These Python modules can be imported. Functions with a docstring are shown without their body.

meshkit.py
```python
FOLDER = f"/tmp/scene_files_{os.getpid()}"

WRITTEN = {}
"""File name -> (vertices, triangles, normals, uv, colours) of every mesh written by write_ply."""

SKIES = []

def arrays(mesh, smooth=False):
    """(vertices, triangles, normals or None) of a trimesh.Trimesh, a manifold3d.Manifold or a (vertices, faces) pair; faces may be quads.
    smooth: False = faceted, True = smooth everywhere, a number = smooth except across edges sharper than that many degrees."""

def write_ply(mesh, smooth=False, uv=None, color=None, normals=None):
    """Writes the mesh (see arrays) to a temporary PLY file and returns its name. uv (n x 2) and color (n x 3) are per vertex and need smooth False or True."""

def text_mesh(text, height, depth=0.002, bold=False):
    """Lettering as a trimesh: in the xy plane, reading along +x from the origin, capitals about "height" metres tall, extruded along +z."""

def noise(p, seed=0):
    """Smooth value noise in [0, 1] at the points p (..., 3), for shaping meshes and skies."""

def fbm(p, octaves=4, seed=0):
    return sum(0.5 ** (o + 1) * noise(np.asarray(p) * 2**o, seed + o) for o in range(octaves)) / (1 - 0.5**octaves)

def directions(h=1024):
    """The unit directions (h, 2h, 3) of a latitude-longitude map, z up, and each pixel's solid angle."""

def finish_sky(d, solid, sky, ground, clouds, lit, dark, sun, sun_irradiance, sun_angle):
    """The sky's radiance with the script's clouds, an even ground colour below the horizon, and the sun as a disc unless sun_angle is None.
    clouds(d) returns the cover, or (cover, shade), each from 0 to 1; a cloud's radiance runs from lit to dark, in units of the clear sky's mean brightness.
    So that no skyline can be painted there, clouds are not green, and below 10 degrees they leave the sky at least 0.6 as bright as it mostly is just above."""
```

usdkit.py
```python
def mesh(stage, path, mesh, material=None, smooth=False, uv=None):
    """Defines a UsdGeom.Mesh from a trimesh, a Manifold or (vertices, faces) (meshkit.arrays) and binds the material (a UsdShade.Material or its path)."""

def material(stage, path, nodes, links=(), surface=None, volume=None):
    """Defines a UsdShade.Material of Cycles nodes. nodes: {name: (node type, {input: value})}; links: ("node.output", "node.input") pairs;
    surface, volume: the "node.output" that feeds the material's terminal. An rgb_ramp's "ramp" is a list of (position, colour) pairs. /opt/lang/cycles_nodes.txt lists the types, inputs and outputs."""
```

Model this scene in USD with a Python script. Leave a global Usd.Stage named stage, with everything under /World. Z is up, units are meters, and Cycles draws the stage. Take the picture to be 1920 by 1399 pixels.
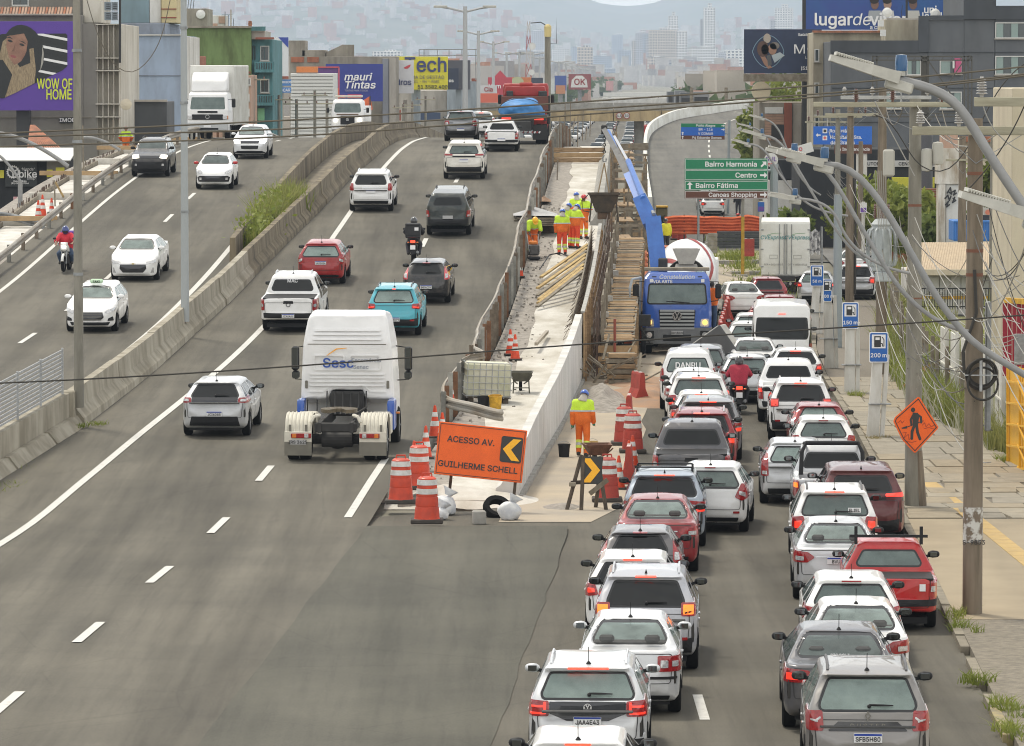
import math,random
import numpy as np,trimesh,usdkit,meshkit
from pxr import Usd,UsdGeom,UsdLux,UsdShade,Gf,Sdf,Vt
from manifold3d import Manifold as MF,CrossSection as CS,FillRule,OpType,Mesh as MM,triangulate as tri2d
from shapely.geometry import Polygon,box as sbox,LineString
from shapely import affinity,union_all
from scipy.interpolate import PchipInterpolator
random.seed(7)
RNG=np.random.default_rng(7)
stage=Usd.Stage.CreateInMemory()
UsdGeom.SetStageUpAxis(stage,'Z');UsdGeom.SetStageMetersPerUnit(stage,1.0)
UsdGeom.Xform.Define(stage,'/World')
UsdGeom.Scope.Define(stage,'/World/Looks')
# camera, sky, sun, exposure
FPX,CAMZ=8600.0,10.1
PITCH=math.atan((699.5-138.0)/FPX)
cam=UsdGeom.Camera.Define(stage,'/World/camera')
cam.CreateHorizontalApertureAttr(36.0);cam.CreateVerticalApertureAttr(36.0*1399/1920)
cam.CreateFocalLengthAttr(36.0*FPX/1920)
cam.CreateClippingRangeAttr((.5,60000.0))
cam.AddTranslateOp().Set((0,0,CAMZ));cam.AddRotateXOp().Set(90-math.degrees(PITCH))
cam.CreateExposureAttr(.85)
HAZE=1.0e-4
SUN_EL,SUN_AZ=math.radians(62),math.radians(-35)
sun=UsdLux.DistantLight.Define(stage,'/World/sun_light')
sun.CreateIntensityAttr(.4);sun.CreateAngleAttr(10.0);sun.CreateNormalizeAttr(True)
sun.CreateColorAttr((1.0,.93,.80))
sun.AddRotateZOp().Set(-math.degrees(SUN_AZ));sun.AddRotateXOp().Set(-(90-math.degrees(SUN_EL)))
sky=UsdLux.DomeLight.Define(stage,'/World/sky')
sky_mat=usdkit.material(stage,'/World/Looks/sky',{'tc':('texture_coordinate',{}),'map':('mapping',{'scale':(1,1,3.0)}),'n':('noise_texture',{'scale':2.6,'detail':7,'roughness':.58}),'r':('rgb_ramp',{'ramp':[(.30,(.55,.55,.55)),(.52,(.88,.88,.88)),(.75,(1,1,1))]}),'n2':('noise_texture',{'scale':1.7,'detail':5}),'cc':('rgb_ramp',{'ramp':[(.3,(4.4,4.4,4.35)),(.7,(9.4,9.1,8.5))]}),'s':('sky_texture',{'sky_type':'single_scattering','sun_disc':False,'sun_elevation':SUN_EL,'sun_rotation':SUN_AZ}),'m':('mix',{}),'b':('background_shader',{'strength':.105})},[('tc.generated','map.vector'),('map.vector','n.vector'),('map.vector','n2.vector'),('n.fac','r.fac'),('n2.fac','cc.fac'),('r.color','m.fac'),('s.color','m.color1'),('cc.color','m.color2'),('m.color','b.color')],surface='b.background')
UsdShade.MaterialBindingAPI.Apply(sky.GetPrim()).Bind(sky_mat)
sky.GetPrim().SetCustomDataByKey('kind','structure')
# names, things, parts
_used={}
def numbered(parent,name):
 k=(parent,name);n=_used.get(k,0);_used[k]=n+1
 return f'{parent}/{name}'+(f'_{n:03d}' if n else '')
def tag(prim,label=None,cat=None,group=None,kind=None):
 for k,v in(('label',label),('category',cat),('group',group),('kind',kind)):
  if v:prim.SetCustomDataByKey(k,v)
def th_(name,label,cat,loc=(0,0,0),rz=.0,group=None,rx=.0,ry=.0,kind=None):
 p=numbered('/World',name)
 x=UsdGeom.Xform.Define(stage,p)
 x.AddTranslateOp().Set(tuple(map(float,loc)))
 if rz:x.AddRotateZOp().Set(math.degrees(rz))
 if rx:x.AddRotateXOp().Set(math.degrees(rx))
 if ry:x.AddRotateYOp().Set(math.degrees(ry))
 tag(x.GetPrim(),label,cat,group,kind)
 return p
def vf(m):
 if hasattr(m,'to_mesh'):
  q=m.to_mesh();return np.asarray(q.vert_properties[:,:3],float),np.asarray(q.tri_verts,int)
 if isinstance(m,tuple):return m
 return np.asarray(m.vertices,float),np.asarray(m.faces,int)
def pt_(parent,name,m,mat,smooth=False,label=None,holder=False):
 v,f=vf(m)
 if len(f)==0:return None
 p=numbered(parent,name)
 q=usdkit.mesh(stage,p,(v,f),mat,smooth=smooth)
 if label:q.GetPrim().SetCustomDataByKey('label',label)
 return p
def solo(name,label,cat,m,mat,smooth=False,group=None,kind=None):
 p=pt_('/World',name,m,mat,smooth)
 tag(stage.GetPrimAtPath(p),label,cat,group,kind)
 return p
def copy_of(src,name,label,loc,rz=.0,cat=None,group=None,scale=None):
 x=UsdGeom.Xform.Define(stage,numbered('/World',name))
 x.GetPrim().GetReferences().AddInternalReference(src)
 x.ClearXformOpOrder()
 x.GetPrim().SetInstanceable(True)
 ops=[x.AddTranslateOp(opSuffix='c'),x.AddRotateZOp(opSuffix='c')]
 ops[0].Set(tuple(map(float,loc)));ops[1].Set(math.degrees(rz))
 if scale is not None:
  o=x.AddScaleOp(opSuffix='c');o.Set(tuple(map(float,scale)));ops.append(o)
 x.SetXformOpOrder(ops)
 tag(x.GetPrim(),label,cat,group)
 return str(x.GetPath())
 # photograph ray to world point (used only to read off where things stand)
_c,_s=math.cos(PITCH),math.sin(PITCH)
def ray(px,py):
 u,v=(px-960.0)/FPX,(699.5-py)/FPX
 return np.array([u,_c+v*_s,-_s+v*_c])
def G(px,py,z=.0):
 d=ray(px,py);t=(z-CAMZ)/d[2];return np.array([d[0]*t,d[1]*t,z])
def A(px,py,D):
 d=ray(px,py);t=D/d[1];return np.array([d[0]*t,D,CAMZ+d[2]*t])
 # geometry
class Geo:
 def __init__(s):s.v=[];s.f=[];s.n=0
 def add(s,m,T=None):
  v,f=vf(m)
  if T is not None:v=v@np.asarray(T)[:3,:3].T+np.asarray(T)[:3,3]
  s.v.append(v);s.f.append(f+s.n);s.n+=len(v);return s
 def get(s):
  return(np.vstack(s.v),np.vstack(s.f)) if s.v else(np.zeros((0,3)),np.zeros((0,3),int))
 def box(s,c,d,rz=.0,rx=.0,ry=.0):return s.add(bx(c,d,rz,rx,ry))
 def tube(s,pts,r,n=6,caps=True):return s.add(tb_(pts,r,n,caps))
 def bar(s,a,b,w,h=None):return s.add(bar(a,b,w,h))
def rotm(rz=.0,rx=.0,ry=.0):
 cz,sz,cx,sx,cy,sy=math.cos(rz),math.sin(rz),math.cos(rx),math.sin(rx),math.cos(ry),math.sin(ry)
 return np.array([[cz,-sz,0],[sz,cz,0],[0,0,1]])@np.array([[1,0,0],[0,cx,-sx],[0,sx,cx]])@np.array([[cy,0,sy],[0,1,0],[-sy,0,cy]])
_BF=np.array([[0,2,1],[0,3,2],[4,5,6],[4,6,7],[0,1,5],[0,5,4],[1,2,6],[1,6,5],[2,3,7],[2,7,6],[3,0,4],[3,4,7]])
_BV=np.array([[-1,-1,-1],[1,-1,-1],[1,1,-1],[-1,1,-1],[-1,-1,1],[1,-1,1],[1,1,1],[-1,1,1]])*.5
def bx(c,d,rz=.0,rx=.0,ry=.0):
 return(_BV*np.asarray(d,float))@rotm(rz,rx,ry).T+np.asarray(c,float),_BF.copy()
def cb_(c,d,ch=.02,rz=.0,rx=.0,ry=.0):
 d=np.asarray(d,float);h=d/2;ch=min(ch,.45*d.min())
 pts=[]
 for sx in(-1,1):
  for sy in(-1,1):
   for sz in(-1,1):
    for k in range(3):
     q=np.array([sx,sy,sz])*h;q-=np.array([sx,sy,sz])*ch;q[k]=[sx,sy,sz][k]*h[k];pts.append(q)
 v,f=vf(MF.hull_points(np.array(pts)))
 return v@rotm(rz,rx,ry).T+np.asarray(c,float),f
def tb_(pts,r,n=6,caps=True):
 p=np.asarray(pts,float);r=np.broadcast_to(np.asarray(r,float),(len(p),))
 t=np.gradient(p,axis=0);t/=np.linalg.norm(t,axis=1,keepdims=True)+1e-12
 ref=np.array([0,0,1.0]) if abs(t[:,2]).mean()<.8 else np.array([0,1.0,0])
 a=np.cross(t,ref);a/=np.linalg.norm(a,axis=1,keepdims=True)+1e-12
 b=np.cross(a,t);ang=np.arange(n)*2*np.pi/n
 v=p[:,None]+r[:,None,None]*(np.cos(ang)[None,:,None]*a[:,None]+np.sin(ang)[None,:,None]*b[:,None])
 i,j=np.meshgrid(np.arange(len(p)-1),np.arange(n),indexing='ij')
 q=np.stack([i*n+j,i*n+(j+1)%n,(i+1)*n+(j+1)%n,(i+1)*n+j],-1).reshape(-1,4)[:,::-1]
 f=[q[:,[0,1,2]],q[:,[0,2,3]]];v=v.reshape(-1,3)
 if caps:
  k=np.arange(1,n-1)
  f+=[np.stack([0*k,k,k+1],1),np.stack([0*k,k+1,k],1)+(len(p)-1)*n]
 return v,np.vstack(f)
def bar(a,b,w,h=None):
 a,b=np.asarray(a,float),np.asarray(b,float);h=w if h is None else h
 t=b-a;L=np.linalg.norm(t);t=t/L
 ref=np.array([0,0,1.0]) if abs(t[2])<.95 else np.array([0,1.0,0])
 x=np.cross(t,ref);x/=np.linalg.norm(x);z=np.cross(x,t)
 R=np.stack([x,t,z],1)
 return(_BV*np.array([w,L,h]))@R.T+(a+b)/2,_BF.copy()
def cy_(c,r,h,n=16,r2=None,axis='z'):
 r2=r if r2 is None else r2
 v,f=vf(MF.cylinder(h,r,r2,n))
 if axis=='x':v=v[:,[2,0,1]]
 if axis=='y':v=v[:,[1,2,0]]
 return v+np.asarray(c,float),f
def lz_(prof,n=24,axis='z',c=(0,0,0)):
 p=np.asarray(prof,float);ang=np.arange(n)*2*np.pi/n
 v=np.stack([p[:,0][:,None]*np.cos(ang),p[:,0][:,None]*np.sin(ang),np.repeat(p[:,1][:,None],n,1)],-1).reshape(-1,3)
 i,j=np.meshgrid(np.arange(len(p)-1),np.arange(n),indexing='ij')
 q=np.stack([i*n+j,i*n+(j+1)%n,(i+1)*n+(j+1)%n,(i+1)*n+j],-1).reshape(-1,4)
 f=np.vstack([q[:,[0,1,2]],q[:,[0,2,3]]])
 if axis=='x':v=v[:,[2,0,1]]
 if axis=='y':v=v[:,[1,2,0]]
 return v+np.asarray(c,float),f
def ball(c,r,n=12):
 v,f=vf(MF.sphere(1.0,n));return v*np.asarray(r,float)+np.asarray(c,float),f
def cs(poly):return CS([np.asarray(poly,float)],FillRule.EvenOdd)
def pcs(shape):
 out=[]
 for g in getattr(shape,'geoms',[shape]):
  if g.is_empty or g.geom_type!='Polygon':continue
  out.append(np.asarray(g.exterior.coords)[:-1]);out+=[np.asarray(i.coords)[:-1] for i in g.interiors]
 return CS(out,FillRule.EvenOdd)
def rnd(poly,r):
 g=poly if hasattr(poly,'buffer') else Polygon(poly)
 return g.buffer(-r,quad_segs=4).buffer(2*r,quad_segs=4).buffer(-r,quad_segs=4)
def ex_side(c,x0,x1):return c.extrude(x1-x0).transform(np.array([[0,0,1,x0],[1,0,0,0],[0,1,0,0]],float))
def ex_front(c,y0,y1):return c.extrude(y1-y0).transform(np.array([[1,0,0,0],[0,0,-1,y1],[0,1,0,0]],float))
def ex_top(c,z0,z1):return c.extrude(z1-z0).translate((0,0,z0))
def mbox(x0,x1,y0,y1,z0,z1):return MF.cube((x1-x0,y1-y0,z1-z0)).translate((x0,y0,z0))
def mir(poly):return[(-x,z) for x,z in poly][::-1]
def sheet(xs0,xs1,ds,hs,n=6,dz=.0):
 t=np.linspace(0,1,n+1)
 v=np.stack([np.outer(1-t,xs0)+np.outer(t,xs1),np.tile(ds,(n+1,1)),np.tile(hs+dz,(n+1,1))],-1).reshape(-1,3)
 m=len(ds);i,j=np.meshgrid(np.arange(n),np.arange(m-1),indexing='ij')
 q=np.stack([i*m+j,(i+1)*m+j,(i+1)*m+j+1,i*m+j+1],-1).reshape(-1,4)
 return v,np.vstack([q[:,[0,1,2]],q[:,[0,2,3]]])
def slab(xs0,xs1,ds,zt,zb,n=1):
 ds=np.asarray(ds,float);m=len(ds);o=np.ones(m)
 zt,zb,xs0,xs1=(np.asarray(a,float)*o for a in(zt,zb,xs0,xs1))
 v=np.vstack([np.stack([xs0,ds,zb],1),np.stack([xs1,ds,zb],1),np.stack([xs1,ds,zt],1),np.stack([xs0,ds,zt],1)])
 j=np.arange(m-1);f=[]
 for a in range(4):
  b=(a+1)%4
  q=np.stack([a*m+j,a*m+j+1,b*m+j+1,b*m+j],-1)
  f+=[q[:,[0,2,1]],q[:,[0,3,2]]]
 f+=[np.array([[0,m,2*m],[0,2*m,3*m]]),np.array([[0,2*m,m],[0,3*m,2*m]])+m-1]
 return v,np.vstack(f)
def sweep(path,prof,closed=False,up=True):
 p=np.asarray(path,float);pr=np.asarray(prof,float)
 t=np.gradient(p,axis=0);t[:,2]=0;t/=np.linalg.norm(t,axis=1,keepdims=True)
 r=np.stack([t[:,1],-t[:,0],0*t[:,0]],1)
 v=p[:,None]+pr[None,:,0,None]*r[:,None]+pr[None,:,1,None]*np.array([0,0,1.0])
 n,k=len(p),len(pr);kk=k if closed else k-1
 i,j=np.meshgrid(np.arange(n-1),np.arange(kk),indexing='ij')
 q=np.stack([i*k+j,(i+1)*k+j,(i+1)*k+(j+1)%k,i*k+(j+1)%k],-1).reshape(-1,4)
 f=[q[:,[0,1,2]],q[:,[0,2,3]]]
 if closed:
  pp_=pr if Polygon(pr).exterior.is_ccw else pr[::-1];e=np.asarray(tri2d([pp_])) if k>4 else np.array([[0,1,2],[0,2,3]])
  if not Polygon(pr).exterior.is_ccw:e=(k-1-e)[:,::-1] if k>4 else e[:,::-1]
  f+=[e[:,::-1],e+(n-1)*k]
 return v.reshape(-1,3),np.vstack(f)
def text(s,h,T=None,bold=True,depth=.004,slant=.0,wide=1.0,center=True):
 m=meshkit.text_mesh(s,h,depth,bold)
 v=np.array(m.vertices);v[:,0]=v[:,0]*wide+slant*v[:,1]
 if center:v[:,0]-=(v[:,0].min()+v[:,0].max())/2;v[:,1]-=h/2
 v=np.stack([v[:,0],-v[:,2],v[:,1]],1)
 return v,np.array(m.faces)
def xf(m,loc=(0,0,0),rz=.0,rx=.0,ry=.0,sc=1.0):
 v,f=vf(m);return(v*np.asarray(sc,float))@rotm(rz,rx,ry).T+np.asarray(loc,float),f
def flat(poly,T=None,depth=.003):
 return vf(ex_front(pcs(poly if hasattr(poly,'geoms') or hasattr(poly,'exterior') else Polygon(poly)),-depth,0))
 # materials
_mats={}
def mat(key,col,rough=.6,metal=.0,var=.0,vs=3.0,col2=None,bump=.0,bs=30.0,coat=.0,emit=.0,ecol=None,spec=.5,stretch=None,trans=.0,vdetail=4,vr=(.35,.65),obj=False):
 if key in _mats:return _mats[key]
 n={'p':('principled_bsdf',{'base_color':col,'roughness':rough,'metallic':metal,'coat_weight':coat,'specular_ior_level':spec})}
 l=[]
 if emit:n['p'][1].update(emission_color=ecol or col,emission_strength=emit)
 if trans:n['p'][1]['transmission_weight']=trans
 if var or col2 or bump:
  if obj:n['g']=('texture_coordinate',{});src='g.object'
  else:n['g']=('geometry',{});src='g.position'
  if stretch is not None:
   n['mp']=('mapping',{'scale':stretch});l.append((src,'mp.vector'));src='mp.vector'
 if var or col2:
  c2=col2 if col2 is not None else tuple(c*(1-var) for c in col)
  n['n']=('noise_texture',{'scale':vs,'detail':vdetail,'roughness':.6})
  n['r']=('rgb_ramp',{'ramp':[(vr[0],c2),(vr[1],col)]})
  l+=[(src,'n.vector'),('n.fac','r.fac'),('r.color','p.base_color')]
 if bump:
  n['nb']=('noise_texture',{'scale':bs,'detail':3});n['b']=('bump',{'strength':bump,'distance':.02})
  l+=[(src,'nb.vector'),('nb.fac','b.height'),('b.normal','p.normal')]
 _mats[key]=usdkit.material(stage,'/World/Looks/'+key,n,l,surface='p.BSDF')
 return _mats[key]
def custom(key,nodes,links,surface='p.BSDF',volume=None):
 if key not in _mats:_mats[key]=usdkit.material(stage,'/World/Looks/'+key,nodes,links,surface=surface,volume=volume)
 return _mats[key]
def glass(key,tint,film,amount,rough=.03):
 return custom(key,{'t':('transparent_bsdf',{'color':tint}),'d':('diffuse_bsdf',{'color':film}),'k':('mix_closure',{}),'ge':('geometry',{}),'n':('noise_texture',{'scale':3.0,'detail':4}),'mr':('map_range',{'from_min':.3,'from_max':.7,'to_min':amount*.6,'to_max':amount*1.3}),'g':('glossy_bsdf',{'color':(1,1,1),'roughness':rough}),'f':('fresnel',{'IOR':1.42}),'m':('mix_closure',{})},[('ge.position','n.vector'),('n.fac','mr.value'),('mr.result','k.fac'),('t.BSDF','k.closure1'),('d.BSDF','k.closure2'),('f.fac','m.fac'),('k.closure','m.closure1'),('g.BSDF','m.closure2')],surface='m.closure')
AR=np.array;RU=RNG.uniform;PI=math.pi;LN=np.linspace
def HP(p):return MF.hull_points(np.array(p))
# road vehicles
PROF={'hatch':(3.95,1.48,[(.10,.30),(.02,.40),(0,.58),(.03,.70),(.07,.78),(.09,.97),(.50,1.355),(.46,1.42),(.85,1.462),(1.35,1.48),(1.95,1.445),(2.25,1.37),(2.98,1.00),(3.45,.92),(3.75,.80),(3.90,.66),(3.95,.50),(3.93,.32),(3.80,.22),(.25,.22)]),'sedan':(4.25,1.46,[(.10,.30),(.02,.40),(0,.58),(.03,.78),(.05,.97),(.10,1.03),(.58,1.05),(1.05,1.31),(1.30,1.405),(1.75,1.455),(2.1,1.46),(2.45,1.40),(3.2,1.0),(3.7,.92),(4.02,.80),(4.2,.64),(4.25,.5),(4.23,.32),(4.1,.22),(.25,.22)]),'suv':(4.2,1.65,[(.12,.34),(.02,.46),(0,.66),(.04,.76),(.08,.84),(.10,1.07),(.44,1.49),(.38,1.56),(.85,1.63),(1.5,1.65),(2.1,1.615),(2.35,1.55),(3.02,1.14),(3.55,1.06),(3.95,.95),(4.13,.80),(4.2,.60),(4.18,.38),(4.05,.26),(.3,.26)]),'boxy':(4.3,1.80,[(.10,.34),(.02,.44),(0,.64),(.05,.72),(.06,1.0),(.20,1.70),(.30,1.76),(.9,1.80),(2.2,1.79),(2.5,1.70),(3.2,1.12),(3.7,1.02),(4.05,.9),(4.22,.76),(4.3,.55),(4.27,.36),(4.1,.25),(.25,.25)]),'pickup':(5.3,1.80,[(.07,.46),(0,.55),(0,.66),(.05,.69),(.06,1.13),(1.52,1.13),(1.60,1.17),(1.74,1.62),(1.87,1.74),(2.3,1.79),(2.9,1.78),(3.2,1.70),(3.85,1.2),(4.5,1.10),(5.0,1.0),(5.2,.85),(5.3,.62),(5.27,.42),(5.1,.32),(.2,.42)]),'van':(5.55,2.50,[(.06,.36),(0,.44),(0,.60),(.05,.66),(.06,1.2),(.16,2.40),(.30,2.48),(1.2,2.50),(3.6,2.49),(4.1,2.40),(4.85,1.30),(5.25,1.15),(5.45,.95),(5.55,.6),(5.52,.36),(5.3,.28),(.25,.28)]),}
SECX={'low':[(0,.22),(.80,.22),(.93,.30),(.985,.45),(1.0,.62),(.985,.85),(.95,.97),(.675,1.375),(.585,1.435),(.32,1.47),(0,1.488)],'suv':[(0,.22),(.80,.22),(.93,.30),(.985,.42),(1.0,.56),(.985,.82),(.96,.93),(.725,1.38),(.64,1.44),(.36,1.472),(0,1.488)],'van':[(0,.14),(.85,.14),(.95,.2),(1.0,.35),(1.0,.6),(.975,.78),(.90,1.36),(.80,1.44),(.40,1.475),(0,1.49)],}
_models={}
def md_(key,base,L,W,H,sec='low',belt=(.98,.93),wheel=.31,wheels=None,rearwin=(1.0,1.36),rin=.09,lamps=(),decals=(),pillars=None,yend=None,arch=True,sidewin=True,tonneau=False,canopy=False,res=.085,front=False,noside=.0,lift=.07):
 if key in _models:return _models[key]
 L0,H0,pr=PROF[base]
 sy,sz,hw=L/L0,H/H0,W/2
 prof=[(y*sy,z*sz) for y,z in pr]
 if canopy:
  i=[k for k,(y,z) in enumerate(pr) if(y,z)==(1.52,1.13)][0]
  prof[i-1:i+4]=[(.08*sy,1.12*sz),(.16*sy,1.58*sz),(.32*sy,1.70*sz),(1.5*sy,1.77*sz),(1.9*sy,1.775*sz)]
 S=[(x*hw,z*H/1.48) for x,z in SECX[sec]]
 def sx(z):return float(np.interp(z,[b for a,b in S][1:],[a for a,b in S][1:]))
 spoly=S+[(-x,z) for x,z in S[::-1]]
 pl=[(0,-.03),(.50,.0),(.76,.055),(.90,.15),(.965,.32),(1.0,.95),(1.0,L*.66),(.97,L*.85),(.88,L-.20),(.62,L-.04),(0,L+.02)]
 ppoly=[(x*hw,y) for x,y in pl]+[(-x*hw,y) for x,y in pl[::-1]]
 side=ex_side(cs(prof),-hw-.1,hw+.1);sect=ex_front(cs(spoly),-.2,L+.2);plan=ex_top(cs(ppoly),0,H+.3)
 m=side^sect^plan
 wr=wheel;wy=wheels or((.72*sy,(L0-.82)*sy) if base!='pickup' else(1.15*sy,4.35*sy))
 if base=='van':wy=(1.0,4.55)
 for y in wy:
  for s in(-1,1):
   m-=MF.cylinder(hw*.5,wr+.065,wr+.065,20).rotate((0,90,0)).translate((s*hw*.88-(hw*.25 if s<0 else hw*.25)*1.0,y,wr+.02))
 m=m.refine_to_length(res)
 v,f=vf(m)
 t=trimesh.Trimesh(v,f,process=False)
 trimesh.smoothing.filter_taubin(t,lamb=.5,nu=.53,iterations=13)
 body=MF(MM(np.asarray(t.vertices,np.float32),np.asarray(t.faces,np.uint32))).simplify(.003)
 out={}
 P=Polygon(prof).buffer(0)
 cab0=1.72*sy if base=='pickup' and not canopy else 0
 zlo=lambda y:np.interp(y,[0,L],[belt[0]*sz*H0/1.48 if False else belt[0],belt[1]])
 gh=P.buffer(-.085,join_style=2)
 clip=Polygon([(-1,zlo(0)),(L+1,zlo(L)),(L+1,S[-4][1]-.045*H/1.48),(-1,S[-4][1]-.045*H/1.48)])
 if base=='pickup':gh=gh&sbox(1.78*sy if not canopy else.35,0,L,3)
 gh=gh&clip
 pills=pillars if pillars is not None else{'hatch':(.78,1.72),'sedan':(1.05,2.05),'suv':(.85,1.80),'boxy':(1.1,2.1),'pickup':(2.52,) if not canopy else(1.62,2.52),'van':(1.6,3.3)}[base]
 for y in pills:gh=gh-LineString([(y*sy+.05,0),(y*sy-.08,3)]).buffer(.045,cap_style=2)
 swins=[rnd(g,.03) for g in getattr(gh,'geoms',[gh]) if g.area>.02] if sidewin else[]
 if noside:swins=[g for g in swins if g.centroid.x>noside]
 def win_xz(z0,z1,inset):
  zs=LN(z0,z1,5);r=[(sx(z)-inset,z) for z in zs]
  r[0]=(r[0][0]-.06,r[0][1]);return rnd(Polygon(r+[(-x,z) for x,z in r[::-1]]),.075)
 rw=win_xz(rearwin[0],rearwin[1],rin) if rearwin else None
 roof_f=max(y for y,z in prof if z>H*.95);cowl=min((y for y,z in prof if y>roof_f and z<.78*H))
 zc=[z for y,z in prof if abs(y-cowl)<1e-6][0]
 ws=win_xz(zc+.05,H*.955-.03,.075)
 yend=yend or{'hatch':.62,'sedan':1.4,'suv':.62,'boxy':.5,'pickup':2.1,'van':.5}[base]*(sy if base in('sedan','pickup') else 1)
 if canopy:yend=.6
 ymin=cab0-.25 if cab0 else-.3
 rp=ex_front(pcs(rw),ymin,yend) if rw else MF()
 wp=ex_front(pcs(ws),roof_f-.15,L)
 sp=[ex_side(pcs(g),-hw-.2,hw+.2) for g in swins]
 cav_side=(P.buffer(-.075)&sbox(cab0+.02 if cab0 else.12,.52,cowl+.05,3))
 ins=Polygon(spoly).buffer(-.075)
 cav=ex_side(pcs(cav_side),-hw,hw)^ex_front(pcs(ins),0,L)
 lin_o=ex_side(pcs(cav_side.buffer(-.006)),-hw,hw)^ex_front(pcs(ins.buffer(-.006)),0,L)
 lin_i=ex_side(pcs(cav_side.buffer(-.02)),-hw,hw)^ex_front(pcs(ins.buffer(-.02)),0,L)
 holes=MF.batch_boolean([q for q in[rp,wp]+sp if not q.is_empty()],OpType.Add)
 shell=body-cav-holes
 if base=='pickup' and not canopy:
  z0=.62*sz
  if tonneau:out['tonneau_cover']=vf(ex_top(pcs(rnd(Polygon([(-hw*.9,.10),(hw*.9,.10),(hw*.9,1.5*sy),(-hw*.9,1.5*sy)]),.05)),1.10*sz,1.10*sz+.035))
  else:shell-=ex_top(pcs(rnd(Polygon([(-hw*.84,.12),(hw*.84,.12),(hw*.84,1.46*sy),(-hw*.84,1.46*sy)]),.04)),z0,2)
 out['body']=vf(shell);out['liner']=vf(lin_o-lin_i-holes)
 ring,clear=[],[]
 fr=.035
 def pane(prism_o,prism_i,sh):ring.append(sh^(prism_o-prism_i));return sh^prism_i
 sh_r=body.translate((0,.006,0))-body.translate((0,.016,0))
 if rw:out['rear_window']=vf(pane(rp,ex_front(pcs(rw.buffer(-fr)),ymin,yend),sh_r^mbox(-2,2,-1,yend,0,4)))
 sh_f=body.translate((0,-.006,0))-body.translate((0,-.016,0))
 out['windscreen']=vf(pane(wp,ex_front(pcs(ws.buffer(-fr)),roof_f-.15,L),sh_f^mbox(-2,2,roof_f-.15,L+1,0,4)))
 for s in(1,-1):
  sh=(body.translate((-s*.006,0,0))-body.translate((-s*.016,0,0)))^mbox(0 if s>0 else-2,2 if s>0 else 0,-1,L+1,0,4)
  for k,g in enumerate(swins):
   q=pane(sp[k],ex_side(pcs(g.buffer(-.02)),-hw-.2,hw+.2),sh)
   out[f'side_window#{s}{k}']=vf(q)
 out['window_trim']=vf(MF.batch_boolean([r for r in ring if not r.is_empty()],OpType.Add))
 chunk=body^mbox(-2,2,-1,1.3,0,3)
 def proud(c,e):return MF.batch_boolean([c.translate((0,-e,0)),c.translate((e,-e*.6,0)),c.translate((-e,-e*.6,0))],OpType.Add)-c
 tails={e:proud(chunk,e) for e in(.006,.012,.02)}
 if front:
  nose=(body^mbox(-2,2,L-1.3,L+1,0,3))
  def proudf(c,e):return MF.batch_boolean([c.translate((0,e,0)),c.translate((e,e*.6,0)),c.translate((-e,e*.6,0))],OpType.Add)-c
  noses={e:proudf(nose,e) for e in(.006,.012,.02)}
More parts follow.
